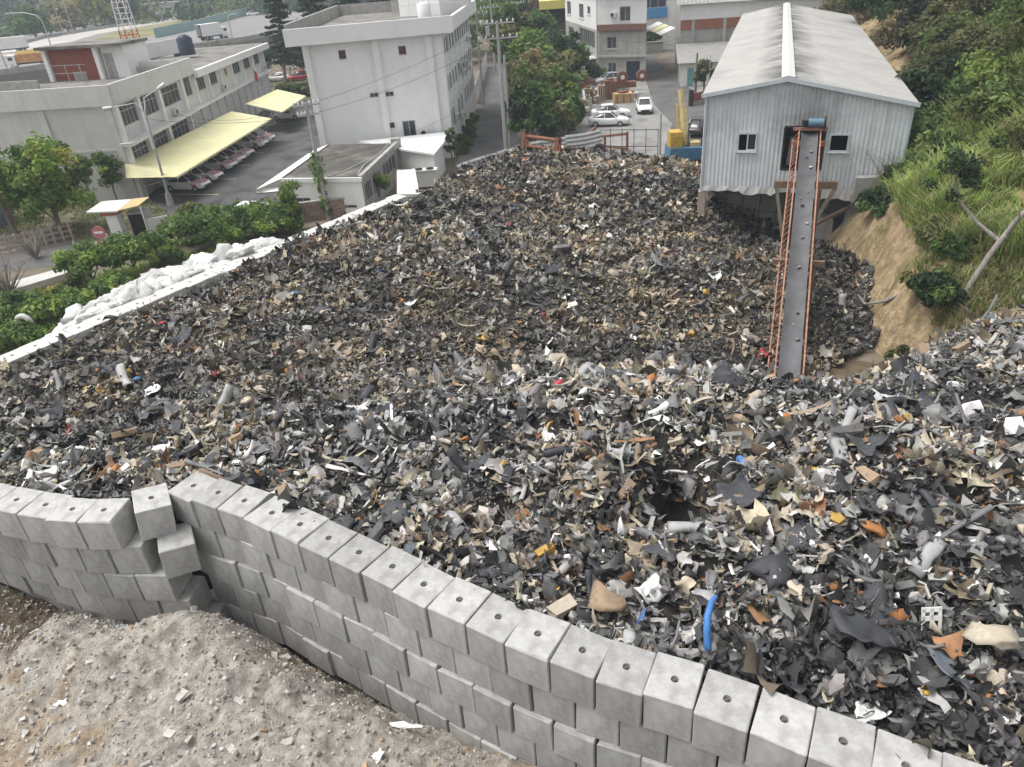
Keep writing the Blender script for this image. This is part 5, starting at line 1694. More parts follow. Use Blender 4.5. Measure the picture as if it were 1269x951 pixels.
# ------------------------------------------------------------------ excavator
MT['exyellow'] = mat('digger_yellow', (.52, .34, .06), .55, .2, 3, col2=(.30, .22, .12), scale2=2.5)
MT['expale'] = mat('pale_boom', (.50, .40, .20), .6, .25, 3)
MT['exblue'] = mat('digger_blue', (.07, .17, .28), .5, .2, 2)
eb = Vector((15.6, 61.8, 1.9))
exv = thing('excavator', 'old excavator with yellow cab and raised arm on a blue body behind the heap', 'excavator', eb)
P = lambda x, y, z: eb + Vector((x, y, z))
for s in (-1, 1):
    MB().tube([P(-1.5, s * 1.1 + .6, .1), P(1.5, s * 1.1 + .6, .1)], .45, 10).build('track', MT['black'], exv)
MB().hexa([P(-1.55, -.9, .35), P(1.75, -.9, .35), P(1.75, 1.6, .35), P(-1.55, 1.6, .35)], [P(-1.5, -.85, 1.45), P(1.7, -.85, 1.35), P(1.7, 1.55, 1.35), P(-1.5, 1.55, 1.45)]).build('blue_body', MT['exblue'], exv)
MB().hexa([P(-1.5, -.6, 1.46), P(-.35, -.6, 1.46), P(-.35, .8, 1.46), P(-1.5, .8, 1.46)], [P(-1.5, -.55, 2.75), P(-.4, -.55, 2.75), P(-.4, .7, 2.8), P(-1.5, .7, 2.8)]).build('cab', MT['exyellow'], exv)
MB().box(P(-.95, -.6, 2.2), (.8, .05, .5)).build('cab_plate', MT['exyellow'], exv)
MB().bar(P(.3, .3, 1.4), P(-.05, 1.2, 4.4), .55, .6).build('boom', MT['expale'], exv)
MB().bar(P(-.05, 1.1, 4.3), P(-.25, 1.5, 6.0), .34, .42).build('stick', MT['expale'], exv)
MB().bar(P(-.5, .5, 1.5), P(-.55, 1.4, 4.9), .16, .16).build('hydraulic_ram', MT['exyellow'], exv)
MB().bar(P(.3, -.3, 1.4), P(.55, .8, 3.2), .14, .14).build('hydraulic_ram', MT['black'], exv)
MB().box(P(1.0, .2, 1.55), (1.0, 1.0, .35)).build('engine_cover', MT['expale'], exv)
MB().hexa([P(1.9, -.4, .2), P(3.0, -.4, .2), P(3.0, .6, .2), P(1.9, .6, .2)], [P(1.7, -.3, 1.6), P(3.3, -.2, 2.4), P(3.3, .5, 2.4), P(1.7, .5, 1.9)]).build('grab', MT['black'], exv)
exv.scale = (.85, .85, .92)

# ------------------------------------------------------------------ trucks on the highway
def truck(name, label, loc, rz, boxcol, cabcol, L=7.0, open_back=False, H=2.6, load=None):
    t = thing(name, label, 'truck')
    MB().hexa([(L * .5 - 1.9, -1.15, .5), (L * .5, -1.15, .5), (L * .5, 1.15, .5), (L * .5 - 1.9, 1.15, .5)], [(L * .5 - 1.9, -1.1, 2.5), (L * .5 - .35, -1.1, 2.5), (L * .5 - .35, 1.1, 2.5), (L * .5 - 1.9, 1.1, 2.5)]).build('cab', cabcol, t)
    MB().add([(L * .5 - .115, -1.0, 1.5), (L * .5 - .115, 1.0, 1.5), (L * .5 - .325, .95, 2.35), (L * .5 - .325, -.95, 2.35)], [(0, 1, 2, 3)]).build('windscreen', MT['glass'], t)
    for s in (-1, 1): MB().box((L * .5 - 1.0, s * 1.13, 1.9), (.8, .04, .6)).build('side_window', MT['glass'], t)
    MB().box((L * .5 + .02, 0, .75), (.1, 2.2, .35)).build('bumper', MT['black'], t)
    MB().box((-1, 0, .85), (L - 2, 2.2, .25)).build('chassis', MT['black'], t)
    x0, x1 = -L * .5, L * .5 - 2.05
    if open_back:
        m = MB()
        for s in (-1, 1): m.box(((x0 + x1) / 2, s * 1.17, 1 + H / 2), (x1 - x0, .06, H))
        m.box(((x0 + x1) / 2, 0, 1 + H), (x1 - x0, 2.4, .06)); m.box((x1, 0, 1 + H / 2), (.06, 2.28, H - .1))
        m.build('cargo_box', boxcol, t)
        MB().box((x0 + 1.2, 0, 1 + H / 2), (.1, 2.26, H - .1)).build('shade_panel', MT['black'], t)  # added dark panel, painted shade for the inside of the open box
        MB().box(((x0 + x1) / 2, 0, 1.02), (x1 - x0, 2.26, .06)).build('load_floor', MT['black'], t)
    else:
        MB().box(((x0 + x1) / 2, 0, 1 + H / 2), (x1 - x0, 2.4, H)).build('cargo_box', boxcol, t)
        m = MB()
        for i in range(7): m.box((x0 + (x1 - x0) * (i + .5) / 7, 0, 1 + H / 2), (.1, 2.5, H - .1))
        m.build('box_ribs', boxcol, t)
    if load: MB().hexa([(x0, -1, 1 + H), (x1, -1, 1 + H), (x1, 1, 1 + H), (x0, 1, 1 + H)], [(x0 + .3, -.6, 1.8 + H), (x1 - .5, -.7, 1.5 + H), (x1 - .5, .7, 1.6 + H), (x0 + .3, .6, 1.9 + H)]).build('load', load, t)
    for x in (-L * .5 + 1.2, -L * .5 + 2.3, L * .5 - 1.1):
        for s in (-1, 1):
            w = MB().tube([(x, s * .8, .5), (x, s * 1.14, .5)], .5, 12).build('wheel', MT['black'], t)
            MB().tube([(x, s * 1.141, .5), (x, s * 1.16, .5)], .25, 8).build('rim', MT['rim'], w)
    t.location = loc; t.rotation_euler = (0, 0, rz)
    return t


truck('cargo_truck', 'white cabbed truck with an orange and yellow load on the near highway lane', (-92.85, 168.38, 4.00), R(195), mat('orange_load', (.55, .27, .12), .8, .3, 1), MT['carwhite'], 9, load=mat('yellow_tarp', (.55, .42, .14), .8, .1, 1), H=1.6)
truck('cargo_truck', 'red cabbed truck with a ribbed white box at the left edge', (-122.28, 212.30, 4.00), R(200), mat('box_white', (.66, .66, .64), .6, .1, 1), MT['carred'], 10)
truck('box_truck', 'white box truck with an open dark rear driving away on the highway', (-66.48, 203.80, 4.00), R(50), MT['white'], MT['carwhite'], 7.5, True)
dup(wc, (-82.50, 301.35, 4.00), R(20), 'distant white car on the highway beside the conifers')

# ================================================================== HIGHWAY, FAR HILLS
HW = [(-175, 85), (-93, 156), (-86, 162), (-56, 190), (-44, 215), (-40, 300), (-60, 460), (-125, 460), (-150, 330), (-165, 264), (-150, 215), (-185, 190)]
o = MB().prism(HW, 0.02, 4.0).build('highway', mat('highway_asphalt', (.21, .205, .2), .9, .12, .1, coords='World'))
tag(o, kind='structure')
sheet('verge', [(-88, 236), (-84, 262), (-85, 332), (-82, 400), (-96, 400), (-108, 326), (-119, 264), (-108, 225)], 4.02, mat('dry_verge', (.22, .20, .10), .95, .25, .15, coords='World', col2=(.13, .15, .06), scale2=.08))
sheet('far_road', [(-112, 204), (-122, 264), (-109, 326), (-94, 383), (-92, 420), (-106, 420), (-108, 383), (-124, 326), (-138, 264), (-126, 204)], 4.03, mat('pale_concrete_road', (.42, .40, .37), .9, .1, .1, coords='World'))


def barrier(name, label, pts, h, w, m, cat='barrier', z=4.0, posts=0):
    t = thing(name, label, cat, (pts[0][0], pts[0][1], z))
    mb = MB()
    for a, b in zip(pts, pts[1:]): mb.bar((a[0], a[1], z + h / 2), (b[0], b[1], z + h / 2), w, h)
    mb.build('rail', m, t)
    if posts:
        for a, b in zip(pts, pts[1:]):
            n = int((Vector(b) - Vector(a)).length / posts)
            for i in range(n):
                p = Vector(a).lerp(Vector(b), (i + .5) / n)
                MB().box((p.x, p.y, z + h / 2 + .1), (.25, .25, h + .2)).build('post', MT['steel'], t)
    return t


barrier('highway_barrier', 'pale concrete barrier along the near edge of the highway', [(-150, 107), (-93, 156.2), (-86, 162.2), (-56, 190.2), (-44.2, 215)], 1.0, .4, MT['concrete_w'])
barrier('noise_barrier', 'long blue green noise barrier between the highway and the verge', [(-89, 225), (-86, 247), (-87, 332), (-84, 400)], 2.4, .3, mat('teal_panel', (.22, .34, .34), .6, .12, 1), posts=6)
barrier('highway_barrier', 'low grey barrier along the far road beyond the verge', [(-127, 204), (-139, 264), (-125, 326), (-109, 383)], .9, .4, MT['concrete_w'])
# gantry shed at the roadside
gs = thing('flat_roof_shelter', 'flat roofed pale shelter beside the far road', 'shelter', (-129.14, 340.23, 4.00))
p = Vector(gs.location)
MB().box(p + Vector((0, 0, 5.2)), (15, 6, .5), .15).build('roof', MT['concrete_w'], gs)
MB().box(p + Vector((0, 0, 2.5)), (11, 4, 4.9), .15).build('wall', MT['tile_grey'], gs)


def hill_z(x, y):
    s = np.clip((y - (300 - .25 * (x + 150))) / 260, 0, 1.4)
    return s * (20 + 22 * vnoise(x, y, .006)) + 4 * (fbm(x, y, .02) - .5) - 1.5


tag(height_mesh('hills', hill_z, -640, 60, 240, 760, 14, mat('wooded_soil', (.05, .065, .03), .95, .3, .05, coords='World')), kind='structure')


def highway_lamp(loc, h, arm, label):
    b = Vector(loc)
    t = thing('street_lamp', label, 'street lamp', b, group='tall street lamps along the highway')
    a = Vector(arm)
    pts = [b, b + Vector((0, 0, h * .8)), b + Vector((0, 0, h * .93)) + a * .12, b + Vector((0, 0, h)) + a * .5, b + Vector((0, 0, h + .1)) + a]
    MB().tube(pts, [.16, .12, .1, .09, .08], 6).build('pole', MT['steel'], t)
    MB().box(pts[-1] + a.normalized() * .4, (1.1, .45, .18), math.atan2(a.y, a.x)).build('lamp_head', MT['acwhite'], t)


highway_lamp((-94.93, 181.71, 4.00), 9.5, (-7.5, 2, 0), 'street lamp with a long curved arm over the left highway lane')
highway_lamp((-91.94, 157.31, 4.00), 9, (-2, 1, 0), 'street lamp pole at the left edge before the trucks')
for i, (x, y, h) in enumerate([(79, 44, 12), (92, 43, 12), (203, 28, 9), (237, 20, 11), (295, 11, 9), (314, 9, 9)]):
    highway_lamp(G(x, y, 4) if False else [(-136.50, 271.32, 4.00), (-133.03, 271.22, 4.00), (-115.35, 302.66, 4.00), (-116.41, 335.55, 4.00), (-106.94, 368.77, 4.00), (-101.29, 372.96, 4.00)][i], h, (-2.5, 1, 0), 'thin far lamp post by the distant road, %s from the left' % ['first', 'second', 'third', 'fourth', 'fifth', 'sixth'][i])
highway_lamp((-59.19, 194.34, 4.00), 5.5, (1.2, .4, 0), 'short street lamp beside the white box truck')
fh = thing('far_house', 'pale house among the trees in the far top left corner', 'house', (-247, 395, 20))
MB().box((-247, 395, 24), (12, 9, 10), .3).build('wall', MT['tile_white'], fh)
MB().box((-247, 395, 29.5), (14, 11, 1.0), .3).build('roof', MT['acwhite'], fh)
for i in range(3): MB().box((-250 + i * 3, 390.3 + i, 25), (1.4, .3, 1.6), .3).build('window', MT['glass'], fh)

# ================================================================== VEGETATION
GREENS = dict(bright=[(.12, .19, .035), (.16, .23, .05), (.09, .15, .03), (.20, .26, .06)], mid=[(.075, .13, .035), (.055, .10, .028), (.10, .16, .045)], dark=[(.03, .055, .022), (.04, .07, .028), (.022, .042, .018)],
              olive=[(.12, .13, .045), (.09, .105, .04), (.15, .15, .06)], dry=[(.20, .17, .09), (.24, .20, .10), (.15, .14, .07)], conifer=[(.018, .036, .022), (.026, .048, .028), (.014, .028, .018)],
              bamboo=[(.14, .19, .055), (.17, .22, .07), (.10, .15, .045)], reddish=[(.13, .09, .06), (.16, .12, .07)], yellow=[(.24, .25, .05), (.18, .21, .05)])

GREENS = {k: [tuple(c * (1.2 if k in ('dark', 'conifer') else 1.28) for c in q) for q in v] for k, v in GREENS.items()}


def pal(*names):
    return [c for n in names for c in GREENS[n]]


def leaves(clumps, n, size, colors, flat=.35, seed=0, vjit=.25):
    """clumps: (x, y, z, rx, ry, rz) with n leaves each, spread towards their outside"""
    g = np.random.default_rng(seed)
    Vs, Cs = [], []
    for (x, y, z, rx, ry, rz) in clumps:
        d = g.normal(0, 1, (n, 3)); d /= np.linalg.norm(d, axis=1, keepdims=True)
        r = g.random(n) ** .45 * g.uniform(.85, 1.15, n)
        c = np.array([x, y, z]) + d * r[:, None] * np.array([rx, ry, rz])
        nr = d * .8 + g.normal(0, .55, (n, 3)) + np.array([0, 0, flat])
        nr /= np.linalg.norm(nr, axis=1, keepdims=True)
        t = np.cross(nr, g.normal(0, 1, (n, 3))); t /= np.linalg.norm(t, axis=1, keepdims=True) + 1e-9
        b = np.cross(nr, t)
        s = size * g.uniform(.6, 1.35, n)
        a, w = t * s[:, None], b * (s * g.uniform(.35, .6, n))[:, None]
        Vs.append(np.stack([c - a, c + w - a * .1 + nr * (s * .12)[:, None], c + a, c - w + a * .1 + nr * (s * .12)[:, None]], 1).reshape(-1, 3))
        base = np.array(colors[g.integers(len(colors))]) * g.uniform(.8, 1.2)
        cc = base[None] * g.uniform(1 - vjit, 1 + vjit, (n, 1)) * g.uniform(.92, 1.08, (n, 3))
        Cs.append(np.repeat(cc, 4, 0))
    V = np.concatenate(Vs); C = np.concatenate(Cs)
    return V, np.arange(len(V)).reshape(-1, 4), C


def crown(name, parent, clumps, n, size, colors, seed=0, **k):
    V, F, C = leaves(clumps, n, size, colors, seed=seed, **k)
    off = origin(parent) if parent else Vector((0, 0, 0))
    V = V - np.array(off)
    return link_mesh(name, np_mesh(name, V, F, MT['leaf'], C), parent)


def blob_clumps(c, r, k, cr, g, bottom=-.6):
    """k clumps of radius about cr filling an ellipsoid c, r with an uneven outline"""
    out = []
    while len(out) < k:
        d = np.array([g.gauss(0, 1) for _ in range(3)]); d /= np.linalg.norm(d)
        if d[2] < bottom: continue
        q = g.random() ** .4 * g.uniform(.75, 1.05)
        s = cr * g.uniform(.6, 1.3)
        out.append((c[0] + d[0] * q * r[0], c[1] + d[1] * q * r[1], c[2] + d[2] * q * r[2], s, s, s * .8))
    return out


def tree(name, label, cat, base, h, r, colors, k=22, n=130, size=.22, cr=None, trunk=.18, seed=0, group=None, top=None, low=.3, bark='bark', nolimb=False):
    g = random.Random(seed)
    b = Vector(base)
    t = thing(name, label, cat, b, group=group)
    top = Vector(top) if top else b + Vector((0, 0, h))
    lean = (top - b)
    rz = h * (1 - low) / 2
    c = b + lean * (low + (1 - low) / 2)
    cl = blob_clumps(tuple(c), (r, r, rz), k, cr or r * .38, g)
    mb = MB()
    pts = [b - Vector((0, 0, .2)), b + lean * .25 + Vector((g.uniform(-.1, .1) * r, g.uniform(-.1, .1) * r, 0)) * .4, b + lean * .55, b + lean * .85]
    mb.tube(pts, [trunk * 1.2, trunk, trunk * .65, trunk * .25], 7)
    if not nolimb:
        for q in cl[:9]:
            s = b + lean * g.uniform(low * .7, .65)
            e = Vector(q[:3])
            m = s.lerp(e, .5) + Vector((0, 0, -.06 * (e - s).length))
            mb.tube([s, m, e], [trunk * .4, trunk * .25, trunk * .1], 5)
    mb.build('trunk', MT[bark], t)
    crown('crown', t, cl, n, size, colors, seed)
    return t


def shrub(name, label, base, r, h, colors, k=12, n=130, size=.16, seed=0, group=None, cat='shrub'):
    g = random.Random(seed)
    b = Vector(base)
    t = thing(name, label, cat, b, group=group)
    cl = blob_clumps((b.x, b.y, b.z + h * .42), (r, r * .8, h * .5), k, r * .34, g, -.35)
    mb = MB()
    for q in cl[:6]: mb.tube([b - Vector((0, 0, .1)), b.lerp(Vector(q[:3]), .5) + Vector((0, 0, .1)), Vector(q[:3])], [.05, .035, .015], 5)
    mb.build('stems', MT['bark'], t)
    crown('foliage', t, cl, n, size, colors, seed)
    return t


# ---- left side
tree('leafy_tree', 'large bright green leafy tree in front of the police station, left edge', 'tree', (-36.8, 61.8, 0), 8.0, 3.7, pal('bright', 'bright', 'yellow', 'mid'), 60, 180, .22, 1.1, .2, 1, low=.02)
tree('leafy_tree', 'second crown of bright leaves cut by the left edge of the picture', 'tree', (-41.0, 62.5, 0), 9.0, 2.6, pal('bright', 'bright', 'yellow'), 32, 150, .22, 1.1, .2, 2, low=.1)
tree('slender_tree', 'slim dense young tree beside the near corner of the police station', 'tree', (-35.2, 69.6, 0), 5.2, 1.15, pal('mid', 'mid', 'bright'), 18, 110, .17, .55, .07, 3, low=.22)
tree('slender_tree', 'thin sparse young tree left of the slim dense one', 'tree', (-37.0, 68.6, 0), 4.8, .9, pal('olive', 'mid'), 8, 60, .16, .45, .06, 4, low=.4)
_sh = [((-21.91, 55.46, 0.30), 2.6, 3.0, 'bright mid green broad shrub in the middle of the row behind the white sacks', 5), ((-24.88, 56.90, 0.30), 1.5, 1.8, 'rounded shrub left of the middle in the row behind the white sacks', 6), ((-19.23, 57.09, 0.30), 2.6, 2.2, 'rounded shrub right of the middle in the row behind the white sacks', 7),
       ((-17.26, 56.81, 0.30), 1.8, 1.7, 'low shrub at the right end of the row, by the vine covered stump', 8), ((-28.19, 48.93, 0.50), 2.1, 2.8, 'rounded green shrub beyond the roadside trough', 9), ((-25.70, 49.91, 0.80), 1.9, 2.4, 'rounded green shrub between the guard hut and the white sacks', 10), ((-24.92, 52.18, 0.60), 1.4, 1.5, 'small shrub left of the white sacks, below the guard hut', 11),
       ((-28.32, 43.00, 0.40), 1.6, 1.3, 'low leafy shrub left of the white sacks near the tyre', 12), ((-25.97, 42.96, 0.60), 1.5, 1.3, 'low leafy shrub directly left of the white sack heap', 13), ((-30.25, 42.06, 0.30), 1.5, 1.0, 'low weedy shrub at the left edge below the brown pit', 14), ((-28.21, 39.15, 0.50), 1.5, .8, 'low weeds against the white block wall at the left edge', 15),
       ((-24.79, 44.54, 0.90), 1.3, 1.5, 'small dark shrub tucked behind the white sack heap', 16)]
for b, r, h, lab, sd in _sh:
    shrub('leafy_shrub', lab, b, r, h, pal('mid', 'bright', 'mid'), 26, 130, .17, sd)
WEEDS = [(-22.41, 53.93, 0.50), (-20.10, 54.11, 0.50), (-23.72, 51.52, 0.50), (-26.77, 54.43, 0.30), (-28.51, 47.07, 0.30), (-30.61, 44.34, 0.20), (-17.82, 55.32, 0.40), (-29.32, 46.12, 0.20), (-25.13, 60.33, 0.10), (-21.73, 62.50, 0.10)]
for i, (x, y, r, h, c) in enumerate([(248, 306, 1.1, .9, 'olive'), (287, 302, 1.3, 1.2, 'bright'), (212, 322, 1.0, .8, 'olive'), (180, 312, 1.2, 1.0, 'yellow'), (95, 362, 1.0, 1.5, 'olive'), (30, 388, 1.2, 1.6, 'mid'), (330, 294, 1.2, 1.3, 'bright'), (72, 372, 1.1, .9, 'yellow'), (240, 282, 1.4, 2.2, 'olive'), (300, 268, 1.2, 1.6, 'mid')]):
    q = WEEDS[i]
    shrub('weedy_bush', 'weedy bush among the shrubs behind the white sacks, %s from left' % ORD[[6, 7, 4, 3, 2, 0, 9, 1, 5, 8][i]], q, r, h, pal(c, c, 'mid'), 12, 110, .15, 300 + i, 'weedy bushes behind the white sacks')
for (b, top, r, lab, sd) in [((-16.00, 57.40, 0.00), 3.6, .75, 'stump completely wrapped in bright green vines', 21), ]:
    t = thing('vine_stump', lab, 'vine', b)
    g = random.Random(sd)
    MB().tube([Vector(b), Vector(b) + Vector((0, 0, top))], [.3, .2], 7).build('trunk', MT['bark'], t)
    crown('foliage', t, [(b[0] + g.uniform(-.3, .3), b[1] + g.uniform(-.3, .3), b[2] + top * i / 14, r * g.uniform(.6, 1.0) * (.7 + .5 * i / 14), r * .8, .4) for i in range(15)] * 2, 120, .14, pal('bright', 'mid'), sd)
shrub('leafy_shrub', 'bright green bush growing in the gap beside the annex windows', (-10.09, 63.58, 0.60), 1.3, 2.4, pal('bright', 'mid'), 16, 120, .15, 22)
shrub('climbing_plant', 'climbing plant on the near corner of the white building', (-4.0, 73.4, .2), .7, 4.6, pal('mid', 'dark'), 18, 100, .14, 23, cat='climber')
for i, (y, lab) in enumerate(((79.5, 'nearest'), (83, 'second'), (87, 'third'), (91, 'fourth'), (96, 'farthest'))):
    shrub('climbing_plant', 'creeper on the alley side wall of the white building, %s of five' % lab, (-3.4 + i * .3, y, -.7), 1.0, 3.0 - .25 * i, pal('mid', 'mid', 'olive'), 18, 90, .16, 30 + i, 'creepers on the alley wall', 'climber')
# ---- trees between the alley and the yard
_ct = [((4.2, 78.5, 0), 6.5, 2.6, pal('mid', 'dark'), 'dark green tree nearest the rusty frame'), ((6.6, 80.5, 0), 5.4, 2.2, pal('mid', 'olive'), 'rounded green tree beside the corrugated sheets'), ((4.4, 84.5, 0), 7.6, 2.6, pal('olive', 'mid'), 'olive tree just right of the tall pole'),
       ((7.4, 88, 0), 7.0, 2.7, pal('yellow', 'olive', 'mid'), 'yellowish tree in the middle of the central grove'), ((8.4, 84.5, 0), 4.4, 1.8, pal('mid', 'mid', 'dark'), 'low green tree at the right end of the central grove'), ((5.2, 93, 0), 8.4, 2.8, pal('dry', 'olive'), 'brownish olive tree in the upper part of the central grove'),
       ((8.4, 97, 0), 8.0, 2.9, pal('mid', 'olive'), 'green tree left of the grey house, upper central grove'), ((5.6, 105, 0), 9.5, 3.2, pal('mid', 'bright'), 'fresh green tall tree below the yellow roof'), ((10.5, 112, 0), 8.5, 3.6, pal('dark', 'mid'), 'dark tree beside the brown house'),
       ((4.6, 122, 0), 11, 3.8, pal('dark', 'olive', 'mid'), 'tall dark tree at the top of the central grove'), ((9, 131, 0), 10, 3.5, pal('dark', 'mid'), 'dark tree left of the brown house')]
for i, (b, h, r, cl, lab) in enumerate(_ct):
    tree('grove_tree', lab, 'tree', b, h, r, cl, 38, 125, .24 + .0012 * b[1], r * .36, .16, 40 + i, 'trees between the alley and the yard', low=.08)
_bt = [((2, 155, 0), 11, 5), ((9, 163, 0), 12, 5.5), ((-4, 168, 0), 13, 6), ((16, 172, 0), 12, 6), ((4, 182, 0), 15, 7), ((-8, 152, 0), 9, 4.5), ((22, 186, 0), 14, 7), ((-14, 175, 0), 14, 6.5), ((11, 150, 0), 9, 4)]
for i, (b, h, r) in enumerate(_bt):
    tree('back_tree', 'tree in the dusky wood behind the alley, %s from the left' % ['fourth', 'seventh', 'third', 'eighth', 'fifth', 'second', 'ninth', 'first', 'sixth'][i], 'tree', b, h, r, pal('dark', 'olive', 'reddish', 'mid') if i % 2 else pal('dark', 'mid'), 34, 90, .45, r * .36, .2, 60 + i, 'trees behind the alley', low=.1)
shrub('leafy_shrub', 'dark green bush against the left wall of the grey house', (15.0, 113.5, 0), 2.2, 3.2, pal('mid', 'dark'), 22, 110, .26, 71)
shrub('leafy_shrub', 'reddish brown bush left of the grey house', (12.4, 112.8, 0), 2.0, 2.8, pal('reddish', 'olive'), 18, 100, .24, 72)
tree('round_tree', 'small round clipped tree before the white hut', 'tree', (27.9, 101.8, 0), 4.4, 1.55, pal('dark', 'olive'), 30, 110, .2, .6, .1, 73, low=.2)
for i in range(4): shrub('leafy_shrub', 'plant on the retaining wall at the lane end, %s' % ['leftmost', 'second from left', 'third from left', 'rightmost'][i], (25.2 + i * 2.0, 149, 1.2), 1.4, 2.6, pal('mid', 'dark'), 12, 80, .3, 75 + i, 'plants at the lane end')


def conifer(label, base, h, r, seed, lean=(0, 0)):
    g = random.Random(seed)
    b = Vector(base)
    t = thing('conifer', label, 'conifer', b, group='tall conifers behind the police station')
    L = Vector((lean[0], lean[1], h))
    MB().tube([b, b + L * .5, b + L], [.28, .18, .05], 7).build('trunk', MT['bark'], t)
    cl = []
    for i in range(int(h * 2.6)):
        f = .22 + .76 * i / (h * 2.6)
        a = i * 2.4 + g.uniform(-.4, .4)
        rr = r * (1.12 - f) * g.uniform(.7, 1.1) + .3
        for q in (.35, .7, 1.0):
            p = b + L * f + Vector((math.cos(a) * rr * q, math.sin(a) * rr * q, -.12 * rr * q))
            cl.append((p.x, p.y, p.z, .35 + rr * .26, .35 + rr * .26, .26))
    crown('foliage', t, cl, 34, .3, pal('conifer', 'conifer', 'dark'), seed)


conifer('tall dark conifer rising between the police station and the white building', (-34.6, 137, 0), 19, 3.6, 81, (1.6, 1.0))
conifer('second dark conifer just left of the white building cornice', (-30.5, 146, 0), 20, 3.8, 82, (1.2, 0))
conifer('third dark conifer rising behind the white building roof', (-24.5, 150, 0), 21, 4.0, 83, (1, 0))
conifer('fourth dark conifer partly hidden by the white building roof', (-18.5, 155, 0), 20, 4.0, 84)
for i, (b, r, h, lab) in enumerate([((-44, 143, 0), 5, 7.5, 'dark green bushy tree at the far end of the police station roof'), ((-37, 152, 0), 5, 8, 'green bushy tree left behind the conifers'), ((-29, 128.5, 0), 2.2, 2.0, 'low hedge bush in front of the cars under the conifers'), ((-25.5, 129, 0), 2.2, 2.0, 'low hedge bush beside the white building under the conifers'), ((-50, 152, 0), 5, 7, 'green bushy tree by the white box truck'),
                                    ((-26, 140, 0), 3.2, 6, 'olive bushy tree between the conifer trunks'), ((-33, 131.5, 0), 2.2, 1.7, 'low hedge bush below the red car'), ((-21, 170, 0), 7, 10, 'bushy tree behind the white building')]):
    shrub('bushy_tree', lab, b, r, h, pal('mid', 'dark') if i % 2 else pal('dark', 'olive', 'mid'), 30, 90, .3, 90 + i, cat='tree')

# ---- the far wood beyond the highway, one mass
g = np.random.default_rng(5)
cl = []
for k in range(1150):
    y = 300 + 320 * g.random() ** 1.3
    x = g.uniform(-1.0 * y, .12 * y)
    r = g.uniform(4, 8.5)
    cl.append((x, y, float(hill_z(np.array([x]), np.array([y]))[0]) + r * .55, r, r, r * .85))
V, F, C = leaves(cl, 48, 1.25, pal('mid', 'dark', 'dark', 'olive', 'dark', 'conifer'), seed=6)
tag(link_mesh('far_wood', np_mesh('far_wood', V, F, MT['leaf'], C)), kind='stuff')
for i, (p, r, cl) in enumerate([((-141.00, 305.67, 4.00), 8, 'yellow'), ((-143.00, 288.21, 4.00), 6, 'dry'), ((-142.44, 265.47, 4.00), 6, 'mid'), ((-136.14, 315.28, 4.00), 7, 'dark')]):
    tree('roadside_tree', ['pale yellow green round tree beyond the far road', 'dry brownish tree beyond the far road', 'green tree beyond the two trucks', 'dark tree beyond the far road next to the mast'][i], 'tree', (p[0], p[1], 3.0), r * 1.7, r, pal(cl), 30, 80, .8, r * .36, .3, 110 + i, low=.1)

# ---- right hand bank
BANK = tps([(20.7, 43.5, 1), (20.4, 38.3, .3), (18.6, 34.2, .0), (17.9, 31.7, 0), (18.0, 29.3, 0), (18.6, 27, .8), (19.5, 24.5, 2.5),
            (22.3, 42.6, 3.5), (21.4, 38.8, 3.9), (20.8, 36, 4.0), (19.9, 32.2, 3.9), (19.5, 29.2, 3.1), (20.8, 27.6, 3.2), (23, 26, 3.6), (23.9, 43.5, 4), (25.0, 40, 5.3), (23.2, 34.5, 5.2), (22.6, 31.2, 5.2), (25, 29, 5.6), (27.5, 43, 6.6), (27, 50, 4.8),
            (30, 50, 7), (28, 38, 8), (31, 62, 5), (37, 80, 6), (43, 97, 6), (36, 60, 9), (42, 78, 9), (47, 96, 8), (36, 48, 11), (44, 62, 12), (55, 90, 12), (60, 70, 16), (45, 45, 14), (34, 34, 10), (30, 27, 7), (60, 110, 9), (80, 120, 14)])


def bank_z(x, y):
    z = BANK(x, y)
    z = np.where(z < .1, .1 + (z - .1) * .2, z)
    c = np.clip((z - .4) / 3, 0, 1)
    return z + (fbm(x, y, .5) - .5) * 1.0 * c + (np.abs(fbm(x * .3, y * 1.1, 1.0, 4) - .5) - .12) * 2.2 * np.clip(z / 1.5, 0, 1) + (fbm(x, y, 2.0) - .5) * .5


_bp = [(13, 28.5), (15, 25.2), (18.5, 24), (24, 22), (34, 22), (60, 40), (90, 125), (46, 110), (42.6, 95), (24.4, 44.2), (20.2, 45.5), (19.2, 40), (17, 34), (13.5, 31.5)]
tag(height_mesh('earth_bank', bank_z, 12, 90, 21, 126, .35, MT['sand'], keep=lambda x, y: inside(_bp, x, y)), kind='structure')
sheet('puddle', [(14.9 + 1.3 * math.cos(a) * (1 + .2 * math.sin(3 * a)) + .9, 28.9 + 1.7 * math.sin(a) * (1 + .15 * math.cos(2 * a + 1))) for a in [i * .2618 for i in range(24)]], .2, mat('muddy_water', (.12, .09, .055), .12, .3, 2, coords='World', spec=.5))


def bz(x, y): return float(bank_z(np.array([x]), np.array([y]))[0])


